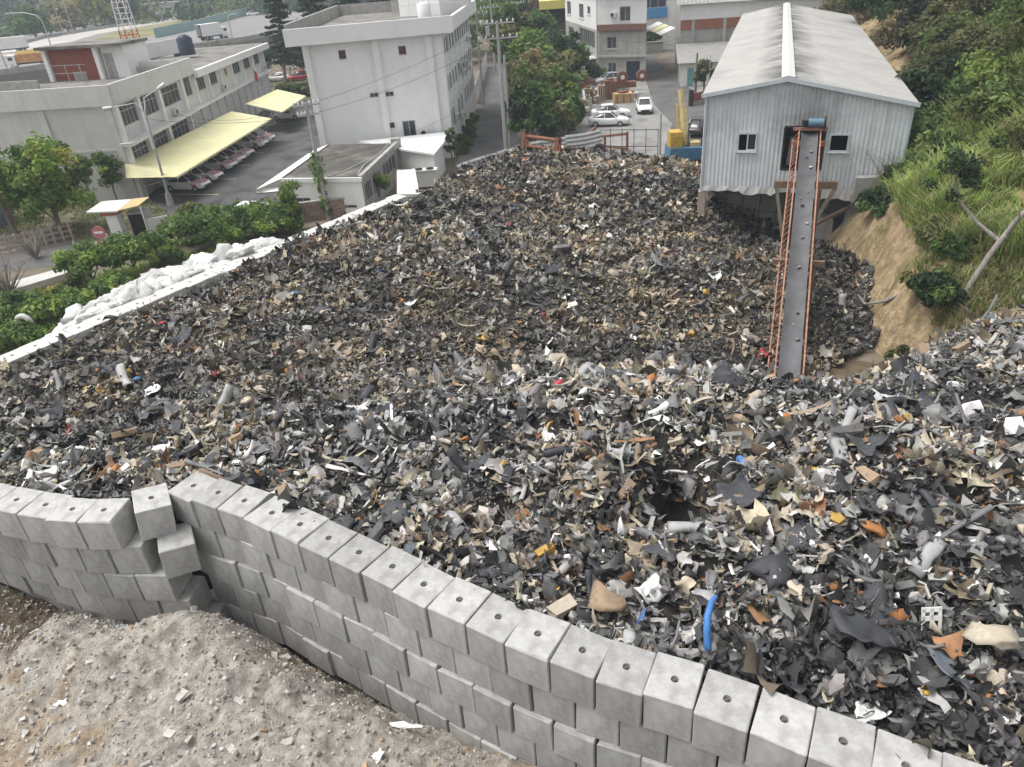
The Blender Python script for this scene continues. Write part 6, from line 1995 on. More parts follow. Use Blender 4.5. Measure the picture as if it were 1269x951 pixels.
# long grass on the bank
def grass(n, poly, hmin, hmax, colors, seed, zf):
    g = np.random.default_rng(seed)
    P = np.array(poly)
    x = g.uniform(P[:, 0].min(), P[:, 0].max(), n * 3); y = g.uniform(P[:, 1].min(), P[:, 1].max(), n * 3)
    k = inside(poly, x, y) & (vnoise(x, y, .8) > .22)
    x, y = x[k][:n], y[k][:n]
    m = len(x)
    z = zf(x, y)
    h = g.uniform(hmin, hmax, m) * (.5 + vnoise(x, y, .6)); a = g.uniform(0, 6.283, m); b = g.uniform(.25, .8, m) * h
    w = g.uniform(.018, .045, m)
    dx, dy = np.cos(a), np.sin(a)
    def pt(t, s):
        return np.stack([x + dx * b * t * t - dy * w * s * (1 - .7 * t), y + dy * b * t * t + dx * w * s * (1 - .7 * t), z + h * (t - .28 * t * t * t)], -1)
    V = np.stack([pt(0, -1), pt(0, 1), pt(.55, -1), pt(.55, 1), pt(1, -1), pt(1, 1)], 1).reshape(-1, 3)
    i = np.arange(m)[:, None] * 6
    F = np.concatenate([i + np.array([[0, 1, 3, 2]]), i + np.array([[2, 3, 5, 4]])])
    col = np.array(colors)[g.integers(len(colors), size=m)] * 1.55 * (.75 + .5 * vnoise(x, y, .5)[:, None]) * g.uniform(.8, 1.2, (m, 1))
    return V, F, np.repeat(col, 6, 0)


V, F, C = grass(75000, [(22.5, 43.4), (23.8, 44), (27, 49), (36, 62), (44, 62), (44, 45), (33, 26), (27, 24.5), (24.5, 27.5), (22.6, 29.6), (21.0, 31.0), (20.2, 32.6), (21.1, 36.2), (21.8, 39), (22.3, 42)], .7, 2.0, pal('bamboo', 'olive', 'bamboo', 'dry', 'olive', 'bright'), 3, bank_z)
V2, F2, C2 = grass(3200, [(18.7, 27.2), (24.5, 26.5), (24, 29.5), (20.8, 31.5), (20.0, 33.5), (19.2, 31.5)], .25, .8, pal('olive', 'dry', 'bamboo'), 13, bank_z)
V, F, C = np.concatenate([V, V2]), np.concatenate([F, F2 + len(V)]), np.concatenate([C, C2])
tag(link_mesh('bank_grass', np_mesh('bank_grass', V, F, MT['leaf'], C)), kind='stuff')
_rs = [(37.5, 69, 2.6, 4.5, 'conifer', 'dark thicket hugging the shed roof edge, nearer one'), (40.2, 76.5, 2.8, 5.5, 'dark', 'dark thicket hugging the shed roof edge, farther one'), (33.6, 58.5, 2.0, 4.0, 'dark', 'dark low thicket at the middle of the shed roof edge'), (44.5, 88, 3.2, 6.5, 'conifer', 'blackish tall thicket beside the far half of the shed'), (29.8, 51.5, 2.0, 3.6, 'olive', 'olive thicket between the shed roof and the reeds'), (36, 63.5, 2.4, 4.2, 'olive', 'olive thicket pressed to the shed roof, just past the middle'), (46, 68, 4, 6, 'mid', 'tall green thicket on the skyline of the right bank'), (52, 70, 4.5, 6.5, 'dark', 'tall dark thicket at the right edge of the upper bank'), (19.3, 30.9, 1.0, 1.4, 'mid', 'green bush on the lip of the sandy cliff, left of the dark bush'), (21.4, 33.6, 1.2, 1.3, 'olive', 'olive tuft on the lip of the sandy cliff'), (22.4, 27.6, .9, 1.2, 'mid', 'green bush at the right edge just above the near heap'), (23.6, 42.2, 1.1, 1.8, 'dark', 'dark shrub between the shed corner and the sandy cliff'), (22.0, 41.3, 1.2, 1.6, 'dark', 'dark shrub overhanging the top of the sandy cliff'), (19.5, 29.9, 1.3, 1.7, 'dark', 'dark bush at the foot of the leaning dead trunk'), (20.4, 31.4, 1.0, 1.3, 'mid', 'green bush left above the foot of the leaning trunk'),
       (19.4, 27.4, .9, 1.3, 'dark', 'small dark bush above the near heap, below the leaning trunk'), (18.2, 29.9, .6, .9, 'mid', 'small bright green bush standing beside the puddle'), (25.5, 41.5, 2.2, 2.8, 'bamboo', 'tall pale reeds beside the right shed wall'), (26.5, 46, 2.4, 3.6, 'mid', 'green bush behind the right shed corner'), (29, 50, 2.6, 4.4, 'dark', 'dark bush along the right shed wall'),
       (29, 43, 2.4, 2.6, 'bamboo', 'pale green bush in the middle of the grassy bank'), (31, 47, 3.0, 3.2, 'bright', 'bright yellow green bush on the upper bank'), (27.5, 37.5, 2.2, 2.2, 'olive', 'olive bush on the grassy bank above the leaning trunk'), (26, 33, 1.8, 1.8, 'bamboo', 'pale green bush right of the leaning trunk'), (25, 29.5, 1.6, 1.6, 'dark', 'dark green bush at the right edge below the leaning trunk'),
       (33, 54, 3.0, 4.0, 'olive', 'olive bush beside the shed roof edge'), (35, 60, 3.2, 4.5, 'bamboo', 'pale bamboo like thicket beside the shed roof'), (38, 56, 3.4, 3.6, 'bright', 'bright green thicket on the upper right bank'), (36, 50, 3.0, 3.0, 'olive', 'olive thicket near the right edge'), (34, 43, 2.8, 2.8, 'mid', 'green thicket at the right edge, half way up'), (41, 66, 3.8, 4.5, 'olive', 'olive thicket behind the bright green one'),
       (31.5, 56.5, 2.2, 4.2, 'mid', 'green bush pressed against the shed roof edge'), (38, 71, 3.2, 4.5, 'dry', 'dry brown bush beside the far shed roof'), (44, 74, 4.0, 5, 'bamboo', 'pale thicket in the upper right background'), (47, 63, 4.2, 4.4, 'dark', 'dark thicket near the right edge, upper part'), (48, 82, 4.5, 5.5, 'olive', 'olive thicket behind the tall dark tree'), (54, 76, 5, 5, 'bright', 'yellow green thicket at the upper right edge'),
       (56, 92, 5.5, 6, 'dark', 'dark thicket at the top right corner'), (48, 95, 4.5, 6, 'mid', 'green thicket at the top, right of the tall dark tree'), (64, 88, 6, 6, 'dark', 'dark thicket cut by the right edge at the top'), (62, 105, 7, 8, 'conifer', 'blackish thicket at the top right edge'), (52, 108, 6, 8, 'dark', 'dark thicket behind the end of the shed'), (43, 102, 4, 6, 'dry', 'dry thicket at the far end of the shed')]
for i, (x, y, r, h, cl, lab) in enumerate(_rs):
    shrub('bank_shrub', lab, (x, y, bz(x, y) - .3), r, h, [tuple(q * (.62 if y > 50 else .85) for q in c3) for c3 in pal(cl, cl, 'mid' if cl in ('dark', 'bright') else 'olive')], 26 if r > 2 else 16, 125, .17 + .0022 * max(0, y - 35), 120 + i, 'shrubs on the right bank')  # leaf colours of the far shrubs muted to imitate haze
tree('dark_tree', 'big dark round tree at the right edge of the shed roof', 'tree', (40.5, 82, bz(40.5, 82)), 9.0, 4.6, pal('dark', 'conifer', 'mid'), 60, 140, .32, 1.5, .25, 160, low=.05)
tree('olive_tree', 'broad yellow green tree on the slope at the right edge', 'tree', (33, 44.5, bz(33, 44.5)), 5.4, 3.6, pal('mid', 'olive', 'olive'), 46, 140, .2, 1.2, .2, 161, low=.2)
tree('olive_tree', 'dark leaved tree on the slope, right of the big dark tree', 'tree', (50, 86, bz(50, 86)), 8, 4.5, pal('dark', 'mid'), 46, 110, .36, 1.5, .25, 162, low=.1)
# leaning dead trunk with a forked top and a leafy branch
dt = thing('dead_tree', 'bare grey dead trunk leaning right up the grassy bank', 'dead tree', (20.2, 29.6, 3.2))
mb = MB()
mb.tube([(19.75, 29.2, 3.0), (20.3, 29.3, 4.3), (20.95, 29.5, 5.5), (21.7, 29.7, 6.6), (22.9, 30.2, 7.6), (24.8, 31, 8.8)], [.15, .135, .125, .11, .09, .07], 9)
mb.build('trunk', MT['greybark'], dt)
m = MB(); m.tube([(21.2, 29.6, 5.9), (20.6, 30.5, 6.5), (20.1, 31.4, 7.3), (19.9, 31.6, 8.2), (20.4, 31.8, 8.9)], [.1, .08, .06, .045, .03], 6)
m.tube([(20.0, 31.5, 7.7), (19.4, 31.7, 7.9)], [.04, .015], 5)
m.tube([(21.4, 29.6, 6.2), (21.7, 29.5, 6.9), (21.6, 29.5, 7.3)], [.09, .07, .03], 6)
m.build('branch', MT['greybark'], dt)
g_ = random.Random(9)
crown('leaf_spray', dt, [(20 + g_.gauss(.4, .7), 31.7 + g_.gauss(0, .5), 8.6 + g_.gauss(0, .45), .45, .45, .3) for _ in range(16)] + [(19.9, 31.5, 7.4, .35, .35, .3)], 100, .1, pal('dark', 'olive', 'dark'), 170)
# fallen root on the cliff and bare twigs
rt = thing('dead_branch', 'bare crooked branch lying across the sandy cliff', 'branch', (18.9, 34.0, 1.0))
MB().tube([(18.3, 35.0, 1.35), (18.35, 34.2, 1.15), (18.9, 33.4, 1.6), (19.4, 32.6, 2.4), (19.8, 31.8, 3.3)], [.03, .06, .08, .08, .06], 6).build('stem', MT['greybark'], rt)
MB().tube([(18.35, 34.4, 1.1), (18.6, 34.8, 1.9)], [.04, .015], 5).build('twig', MT['greybark'], rt)


def bare_bush(label, base, h, r, seed, n=26, cat='bare bush'):
    g = random.Random(seed)
    b = Vector(base)
    t = thing('bare_bush', label, cat, b)
    mb = MB()
    for i in range(n):
        a = g.uniform(0, 6.28); q = r * g.uniform(.3, 1)
        e = b + Vector((math.cos(a) * q, math.sin(a) * q, h * g.uniform(.5, 1)))
        m = b.lerp(e, .5) + Vector((g.uniform(-.2, .2), g.uniform(-.2, .2), .2)) * r
        mb.tube([b, m, e], [.03 + .012 * h, .02, .008], 4)
        for k in range(3):
            f = e.lerp(m, g.random()); mb.tube([f, f + Vector((g.uniform(-1, 1), g.uniform(-1, 1), g.uniform(-.1, 1))) * r * .35], [.012, .005], 3)
    mb.build('twigs', MT['greybark'], t)


bare_bush('bare twiggy bush in front of the right end of the shed wall', (23.2, 43.0, 4.0), 2.4, 1.6, 1)
bare_bush('bare grey bush at the left edge by the roadside trough', (-33.60, 47.95, 0.00), 3.2, 2.6, 2, 34)
bare_bush('bare grey thicket on the bank left of the barrier', (-35.87, 55.86, 0.00), 2.4, 2.6, 3, 34)
V, F, C = grass(9000, [(-42.80, 63.24), (-50.01, 76.16), (-31.91, 69.34), (-28.13, 64.00), (-32.47, 58.78)], .15, .45, pal('olive', 'dry', 'mid'), 4, lambda x, y: np.zeros_like(x))
V2, F2, C2 = grass(14000, [(-29.13, 38.76), (-34.00, 47.48), (-30.19, 49.83), (-23.67, 54.02), (-19.92, 55.85), (-17.02, 51.70), (-26.09, 38.25)], .2, .6, pal('mid', 'olive', 'bright'), 5, lambda x, y: np.zeros_like(x))
tag(link_mesh('verge_grass', np_mesh('verge_grass', np.concatenate([V, V2]), np.concatenate([F, F2 + len(V)]), MT['leaf'], np.concatenate([C, C2]))), kind='stuff')

# ================================================================== POLES, WIRES, SMALL THINGS
MT['polegrey'] = mat('pole_concrete', (.36, .355, .34), .9, .12, 2)


def utility_pole(label, base, h, arms=(), r=.15, lean=(0, 0), insul=True, m='polegrey'):
    b = Vector(base)
    t = thing('utility_pole', label, 'utility pole', b)
    top = b + Vector((lean[0], lean[1], h))
    MB().tube([b, top], [r * 1.25, r * .8], 8).build('pole', MT[m], t)
    for (z, L, ang) in arms:
        c = b.lerp(top, z / h)
        d = Vector((math.cos(ang), math.sin(ang), 0))
        a = MB().bar(c - d * L, c + d * L, .1, .12).build('crossarm', MT['steel'], t)
        if insul:
            for k in (-.95, -.6, -.25, .25, .6, .95):
                p = c + d * L * k
                MB().tube([p + Vector((0, 0, .07)), p + Vector((0, 0, .2)), p + Vector((0, 0, .32))], [.05, .09, .05], 6).build('insulator', MT['white'], a)
    return t, top


bp, bpt = utility_pole('tallest concrete utility pole with two crossarms beside the alley', (1.25, 77.1, 0), 12.4, ((12.2, 1.6, .1), (10.9, 1.9, .1)), .17)
MB().box((.3, 77.0, 11.6), (.4, .4, .8)).build('transformer', MT['steel'], bp)
utility_pole('bare concrete pole standing close beside the tallest pole', (1.75, 78.6, 0), 9.2, (), .15)
l3 = thing('street_lamp', 'white pole with a small lamp behind the rusty frame', 'street lamp', (4.7, 79.9, 0))
MB().tube([(4.7, 79.9, 0), (4.7, 79.9, 5.6)], [.16, .12], 8).build('pole', MT['white'], l3)
MB().tube([(4.7, 79.9, 5.4), (4.3, 79.7, 5.7), (4.05, 79.6, 5.75)], [.05, .05, .05], 6).build('arm', MT['steel'], l3)
MB().box((3.95, 79.55, 5.72), (.5, .3, .14)).build('lamp_head', MT['acwhite'], l3)
utility_pole('far utility pole with crossarms at the end of the alley, left one', (1.4, 139, 0), 11.5, ((11.2, 1.8, .1), (10, 1.8, .1)), .17)
utility_pole('far utility pole at the end of the alley, right one', (5.8, 141, 0), 10.5, ((10.2, 1.3, .1),), .17)
utility_pole('thin grey pole against the alley side of the white building', (-.9, 107, 0), 11.5, ((11.2, 1.5, .1), (10.1, 1.5, .1)), .14)
utility_pole('dark pole in front of the white hut', (27.1, 102.9, 0), 5.0, (), .14, m='bark')
utility_pole('thin pale pole before the round clipped tree', (28.2, 100.6, 0), 4.8, (), .06)
vp, vpt = utility_pole('utility pole wrapped in green vines behind the white block wall', (-13.9, 59.9, 0), 9.1, ((8.9, 1.0, .4), (8.2, .8, .4)), .16)
g_ = random.Random(77)
crown('vine', vp, [(-13.9 + g_.uniform(-.25, .25), 59.9 + g_.uniform(-.25, .25), .6 + 4.6 * i / 15, .35 + .35 * math.exp(-((i - 12) / 3.0) ** 2), .4, .3) for i in range(16)], 75, .12, pal('bright', 'mid'), 78)


def wire(label, a, b, sag, name='power_line'):
    a, b = Vector(a), Vector(b)
    pts = [a.lerp(b, i / 12) + Vector((0, 0, -sag * 4 * (i / 12) * (1 - i / 12))) for i in range(13)]
    tag(MB().tube(pts, .013, 4, cap=False).build(name, MT['black'], loc=a), label, 'cable', 'thin overhead cables', 'thing')


wire('overhead cable from the vine pole across the front of the white building, upper', (-13.9, 59.9, 8.95), (1.25, 77.1, 12.2), .5)
wire('overhead cable from the vine pole across the front of the white building, lower', (-13.9, 59.9, 8.2), (1.25, 77.1, 10.9), .6)
wire('overhead cable from the vine pole to the police station front', (-13.9, 59.9, 8.9), (-33.1, 84, 5.3), .8)
wire('overhead cable from the vine pole over the long carport to the left', (-13.9, 59.9, 8.2), (-29.9, 68.3, 7.6), .5)
wire('overhead cable from the tallest pole down to the small white lamp', (1.25, 77.1, 9.0), (4.7, 79.9, 5.5), .3)
wire('overhead cable from the far pole to the grey house and across the lane', (1.4, 139, 10), (24, 103, 6.2), 1.2)
wire('overhead cable across the lane to the workshop wall', (16.7, 119, 4.2), (40, 114, 8.2), .8)
wire('overhead cable low over the annex roof', (-13.9, 59.9, 4.6), (-4.2, 77.8, 4.2), .4)

# double armed street lamp at the carport
sl_ = thing('street_lamp', 'tall double armed street lamp on a concrete foot before the long carport', 'street lamp', (-29.9, 68.3, 0))
MB().cyl((-29.9, 68.3, 0), .35, 1.1, 10, r2=.22).build('foot', MT['concrete_w'], sl_)
MB().tube([(-29.9, 68.3, 1.0), (-29.7, 68.3, 8.1)], [.12, .08], 8).build('pole', MT['steel'], sl_)
for e, m in (((-32.3, 68.2, 8.7), (-30.3, 68.25, 8.9)), ((-28.7, 69.8, 9.7), (-29.6, 68.7, 9.2))):
    MB().tube([(-29.7, 68.3, 8.0), m, e], [.06, .05, .05], 6).build('arm', MT['steel'], sl_)
    MB().tube([Vector(e), Vector(e) + (Vector(e) - Vector(m)).normalized() * .75], [.12, .2], 8).build('lamp_head', MT['acwhite'], sl_)
fp = thing('flagpole', 'flagpole with a drooping red flag before the police station', 'flag', (-31.2, 108, 0))
MB().tube([(-31.2, 108, 0), (-31.2, 108, 7.0)], .06, 6).build('pole', MT['steel'], fp)
rows = [[(-31.15 + .35 * j / 3 + .04 * math.sin(i * 1.3), 108 + .1 * math.sin(j * 2 + i), 6.6 - .32 * i - .12 * j) for j in range(4)] for i in range(5)]
MB().grid(rows).build('flag_cloth', MT['carred'], fp)
gp = thing('gate_post', 'steel lamp bracket posts beside the short carport', 'post', (-20.5, 104, 0))
for dx in (0, .5): MB().tube([(-20.5 + dx, 104, 0), (-20.5 + dx, 104, 6)], .09, 6).build('post', MT['steel'], gp)
MB().bar((-22.6, 104, 5.8), (-20, 104, 5.8), .14).build('arm', MT['steel'], gp)

# white metal fence down the alley
wf_ = thing('white_fence', 'white vertical board fence along the left of the alley', 'fence', (-1, 120, 0))
ff2 = Facade((-1.9, 108), (.1, 146))
for z in (.4, 2.0): ff2.part(wf_, 'rail', MT['white'], 0, ff2.L, -.1, -.03, z, z + .1)
for i in range(int(ff2.L / .42)): ff2.part(wf_, 'board', MT['white'], i * .42, i * .42 + .33, -.028, .0, .1, 2.5)

# guard hut, sign, barrier, path and trough at the left
hb = Vector((-30.16, 58.24, 0.00))
hut2 = thing('guard_hut', 'small guard hut with a white pillar and a patched sheet roof', 'guard hut', hb)
Pq = lambda x, y, z: hb + Vector((x, y, z))
MB().hexa([Pq(-.5, -.3, 0), Pq(.45, -.3, 0), Pq(.45, .6, 0), Pq(-.5, .6, 0)], [Pq(-.5, -.3, 2.3), Pq(.35, -.3, 2.3), Pq(.35, .6, 2.3), Pq(-.5, .6, 2.3)]).build('white_pillar', MT['white'], hut2)
MB().box(Pq(-.1, .1, 2.42), (1.3, 1.2, .22)).build('pillar_cap', MT['brick'], hut2)
MB().hexa([Pq(-1.8, -.4, 2.6), Pq(.7, -.6, 2.55), Pq(.9, 1.9, 2.75), Pq(-1.6, 2.0, 2.75)], [Pq(-1.8, -.4, 2.7), Pq(.7, -.6, 2.65), Pq(.9, 1.9, 2.85), Pq(-1.6, 2.0, 2.85)]).build('roof_sheet', MT['acwhite'], hut2)
MB().hexa([Pq(.7, -.6, 2.6), Pq(2.2, -.1, 2.75), Pq(2.4, 1.7, 2.9), Pq(.9, 1.9, 2.8)], [Pq(.7, -.6, 2.68), Pq(2.2, -.1, 2.82), Pq(2.4, 1.7, 2.97), Pq(.9, 1.9, 2.87)]).build('roof_sheet', mat('tan_sheet', (.48, .36, .19), .8, .15, 2), hut2)
MB().box(Pq(1.5, 1.0, 1.1), (1.4, 1.2, 2.2)).build('booth', MT['cement'], hut2)
MB().quad(Pq(.9, .38, .3), Pq(2.0, .38, .3), Pq(2.0, .38, 2.0), Pq(.9, .38, 2.0)).build('doorway', MT['dark'], hut2)
MB().box(Pq(3.0, .6, .8), (1.6, .1, 1.6), .5).build('side_panel', MT['acwhite'], hut2)
MB().tube([Pq(2.3, -.1, 0), Pq(2.3, -.1, 2.7)], .05, 6).build('post', MT['white'], hut2)
sb = Vector((-30.08, 55.63, 0.00))
ns = thing('no_entry_sign', 'round red no entry sign with a white bar on a white post', 'sign', sb)
MB().box(sb + Vector((0, 0, .75)), (.45, .3, 1.5)).build('post', MT['white'], ns)
MB().tube([sb + Vector((-.15, -.2, 1.75)), sb + Vector((-.15, -.26, 1.75))], .5, 20).build('sign_disc', mat('faded_sign_red', (.46, .16, .17), .6, .1, 3), ns)
MB().box(sb + Vector((-.15, -.275, 1.75)), (.66, .02, .17)).build('white_bar', MT['white'], ns)
br_ = thing('barrier_boom', 'red and white striped barrier boom across the left track', 'barrier', Vector((-30.98, 56.56, 0.00)))
a, b = Vector((-30.16, 55.68, 0.90)), Vector((-32.41, 55.47, 0.90))
for i in range(8): MB().bar(a.lerp(b, i / 8), a.lerp(b, (i + 1) / 8), .12, .14).build('stripe', MT['carred'] if i % 2 else MT['white'], br_)
MB().bar((b.x, b.y, 0), (b.x, b.y, 1.2), .12).build('post', MT['steel'], br_)
sheet('path', [(-37.25, 53.30), (-39.30, 56.98), (-36.25, 58.50), (-31.77, 60.19), (-26.76, 57.44), (-28.48, 53.89), (-32.34, 53.73)], .014, MT['asphalt'])
tag(MB().prism([(-33.83, 47.48), (-30.76, 50.62), (-31.61, 51.89), (-34.80, 49.22)], 0, .45).build('trough_kerb', MT['concrete_far']), kind='structure')
sheet('brown_pit', [(-31.80, 43.54), (-34.34, 48.10), (-31.15, 51.23), (-27.88, 47.24), (-29.44, 44.93)], .01, mat('red_earth', (.14, .08, .05), .95, .3, 1, coords='World'))
lb_ = thing('low_brick_fence', 'faded pink low fence beside the left track', 'fence', (-37.06, 57.57, 0.00))
fc = Facade((-39.53, 57.39), (-34.72, 60.09))
for z in (.25, .7, 1.1): fc.part(lb_, 'rail', MT['pinkbrick'], 0, fc.L, -.06, .06, z, z + .16)
for i in range(9): fc.part(lb_, 'post', MT['concrete_w'], i * fc.L / 8.5, i * fc.L / 8.5 + .15, -.1, .1, 0, 1.35)
bs = thing('blue_grey_shed', 'corner of a blue grey shed behind the large tree at the left edge', 'shed', (-44, 64, 0))
MB().prism([(-48, 62), (-43.6, 63.2), (-44, 68), (-48.5, 67)], 0, 2.9).build('wall', mat('slate_blue_wall', (.16, .21, .25), .7, .2, 1), bs)
MB().prism([(-48.3, 61.5), (-43.2, 62.8), (-43.7, 68.4), (-48.8, 67.4)], 2.92, 3.1).build('roof', MT['roofslab'], bs)
# tyre ring
ty = thing('tyre_ring', 'whitewashed tyre lying upright in the weeds by the far white wall', 'tyre', (-28.68, 41.22, 0.30))
p = Vector(ty.location)
ring_ = [(p.x + .0 + .45 * math.cos(a), p.y - .1 * math.cos(a), p.z + .5 + .45 * math.sin(a)) for a in [i * 6.2832 / 20 for i in range(21)]]
MB().tube(ring_, .17, 8, cap=False).build('tread', MT['concrete_far'], ty)

# ---- white sacks heaped behind the far block wall
MT['sack'] = mat('white_sack', (.56, .56, .54), .85, .16, 3, .8, 10, randobj=.25, dist=.04, col2=(.40, .39, .36), scale2=1.6, mix2=(.55, .7))
from mathutils import noise as mnoise
def sack_mesh(seed):
    """a slack woven sack: flattened, creased and dented"""
    g = np.random.default_rng(seed)
    bm = bmesh.new(); bmesh.ops.create_icosphere(bm, subdivisions=3, radius=.5)
    o = Vector(g.uniform(-50, 50, 3))
    for v in bm.verts:
        d = v.co.normalized()
        k = 1 + .45 * mnoise.noise(d * 1.2 + o) - .5 * abs(mnoise.noise(d * 2.0 + o * 2)) - .3 * abs(mnoise.noise(d * 4.0 + o * 3))
        x, y, z = v.co * k
        v.co = (x * 1.3, y * .95, max(-.22, z * .8))
    for f in bm.faces: f.smooth = (f.index % 5 != 0)
    me = bpy.data.meshes.new('white_sack'); bm.to_mesh(me); bm.free(); me.materials.append(MT['sack'])
    return me
SK = [sack_mesh(i) for i in range(7)]
W0, W1 = Vector((-24.4, 26.05)), Vector((-6.12, 50.6))
wd = (W1 - W0).normalized(); wnn = Vector((-wd.y, wd.x))
g_ = random.Random(31)
sacks = []
for k in range(140):
    t = g_.uniform(8.0, 20.8)
    lim = 4.6 if t < 17 else 3.0
    f = (k % 3 + g_.random()) / 3
    d = 1.35 + f * lim
    z = 3.85 - 1.3 * f + g_.uniform(-.1, .35)
    if t < 11: z -= (11 - t) * .3
    s = g_.uniform(.8, 1.7)
    p = W0 + wd * t + wnn * d
    sacks.append((k % 3, t, (p.x, p.y, z), s))
sacks.sort()
seen = {}
for i, (row, t, p, s) in enumerate(sacks):
    o = link_mesh('white_sack', SK[i % 7], None, p, (g_.gauss(0, .35), g_.gauss(0, .35), g_.uniform(0, 6.28)))
    o.scale = (s, s, s * .72)
    zi = min(4, int((t - 8.0) / 2.57))
    z = ['left end', 'left part', 'middle', 'right part', 'right end'][zi]
    q = seen[(row, zi)] = seen.get((row, zi), -1) + 1
    tag(o, 'crumpled white sack, %s, %s of the heap, %s from left' % (['against the block wall', 'in the middle row', 'on the outer edge'][row], z, ORD[min(q, 19)]), 'sack', 'white sacks behind the block wall', 'thing')
rows = [[tuple(Vector((*(W0 + wd * (7 + 15.5 * i / 20) + wnn * d), z * (1 if 2 < i < 19 else .5)))) for d, z in ((1.1, 3.4), (2.6, 3.0), (4.2, 2.3), (7.0, .0))] for i in range(21)]
tag(MB().grid(rows).build('sack_bank', MT['ground']), kind='structure')
rl = thing('fabric_roll', 'beige ended white roll lying at the near end of the sack heap', 'roll', (*(W0 + wd * 7.4 + wnn * 1.7), 3.1))
p = Vector(rl.location)
MB().tube([p - wd.to_3d() * .7, p + wd.to_3d() * .9], .52, 16).build('roll', MT['sack'], rl)
MB().tube([p - wd.to_3d() * .73, p - wd.to_3d() * .69], .45, 16).build('roll_end', SM['beige'], rl)
big = link_mesh('white_sack', SK[2], None, (*(W0 + wd * 10.6 + wnn * 2.0), 3.5), (0, 0, .8)); big.scale = (2.0, 1.7, 1.5)
tag(big, 'largest grey white sheet wrapped bale on the sack heap', 'bale', kind='thing')
for i in range(6):
    pp = W0 + wd * (1.5 + i * 1.0) + wnn * (1.5 + (i % 2) * .4)
    o = link_mesh('white_sack', SK[i], None, (pp.x, pp.y, 2.6 if i > 3 else 2.2), (0, 0, i)); o.scale = (.8, .8, .8)
    tag(o, 'stray white sack beyond the block wall at the left, %s from left' % ORD[i], 'sack', 'stray sacks at the left', 'thing')

# ---- rusty frames and sheets at the far edge of the heap
def rusty_frame(label, c, L, rz, tilt, cat='frame'):
    t = thing('roller_stand', label, cat, c, group='rusty steel frames')
    c = Vector(c)
    for s in (-1, 1):
        x = s * L / 2
        m = MB()
        for y in (-.55, .55): m.bar(c + Vector((x, y, 0)), c + Vector((x, y, 1.15)), .22, .26)
        m.bar(c + Vector((x, -.6, 1.1)), c + Vector((x, .6, 1.1)), .22, .2)
        m.bar(c + Vector((x, -.6, .1)), c + Vector((x, .6, .1)), .22, .2)
        m.build('end_frame', MT['rust'], t)
    for y, z in ((-.45, .25), (.45, 1.0), (-.45, .95), (.45, .2)):
        MB().tube([c + Vector((-L / 2, y, z)), c + Vector((L / 2, y, z))], .13, 8).build('roller', MT['rust'], t)
    t.rotation_euler = (tilt, .12, rz)
    return t


fz = on_pile((3.7, 60.2), .1)
rusty_frame('rust orange roller frame lying on the far crest of the heap', fz, 2.7, -.35, -.25)
rf2 = thing('bar_stand', 'rusty frame of bars in front of the nearer white saloon', 'frame', (10.6, 76, 0), group='rusty steel frames')
for a, b in (((9.2, 77.5, 1.0), (13.2, 74.8, 1.7)), ((9.2, 77.5, .4), (13.2, 74.8, .3)), ((13.2, 74.8, 0), (13.2, 74.8, 1.9)), ((9.2, 77.5, 0), (9.2, 77.5, 1.3)), ((11.2, 76.2, 0), (11.2, 76.2, 1.4)), ((9.2, 77.5, 1.0), (10.6, 79.2, 1.6)), ((10.6, 79.2, 0), (10.6, 79.2, 1.7))):
    MB().bar(a, b, .22).build('bar', MT['rust'], rf2)
cs = thing('corrugated_fence', 'row of leaning grey corrugated sheets along the far edge of the heap', 'fence', (4, 63, 2))
pts = [(-3.05, 60.55, 3.40), (0.20, 61.89, 3.80), (2.95, 63.55, 4.00), (6.15, 65.06, 4.10), (9.18, 66.07, 4.20)]
MT['corr_sheet'] = mat('old_corrugated', (.30, .30, .295), .7, .2, 1.5, streak=.2)
for i, (a, b) in enumerate(zip(pts, pts[1:])):
    a, b = Vector(a), Vector(b)
    q = (b - a); nrm = Vector((q.y, -q.x, 0)).normalized()
    rows = []
    for k in range(13):
        h = k / 12
        off = nrm * (.9 * h + (.04 if k % 2 else -.04)) + Vector((0, 0, -1.9 * h))
        rows.append([tuple(a.lerp(b, u * 1.04) + off + Vector((0, 0, .1 * math.sin(3 * u + i)))) for u in (0, .25, .5, .75, 1.0)])
    MB().grid(rows, smooth=False).build('sheet', MT['corr_sheet'], cs)
gt = thing('mesh_gate', 'thin dark rail fence between the yard and the heap', 'fence', (12, 70, 0))
pa, pb = Vector((9.96, 71.81, 1.00)), Vector((15.21, 70.02, 1.00))
for z in (1.4, 2.9):
    MB().bar((pa.x, pa.y, z), (pb.x, pb.y, z), .05).build('rail', MT['black'], gt)
for i in range(6):
    p = pa.lerp(pb, i / 5); MB().bar((p.x, p.y, 0), (p.x, p.y, 3.0), .05).build('post', MT['black'], gt)
utility_pole('short grey post at the right end of the rail fence', (pb.x + .2, pb.y, 0), 4.3, (), .1)
tw_ = thing('tyre', 'black tyre lying on the far crest of the heap', 'tyre', on_pile((8.2, 59), .35))
p = Vector(tw_.location)
MB().tube([(p.x + .38 * math.cos(a), p.y + .15 * math.sin(a), p.z + .38 * math.sin(a)) for a in [i * 6.2832 / 16 for i in range(17)]], .17, 8, cap=False).build('tread', MT['black'], tw_)

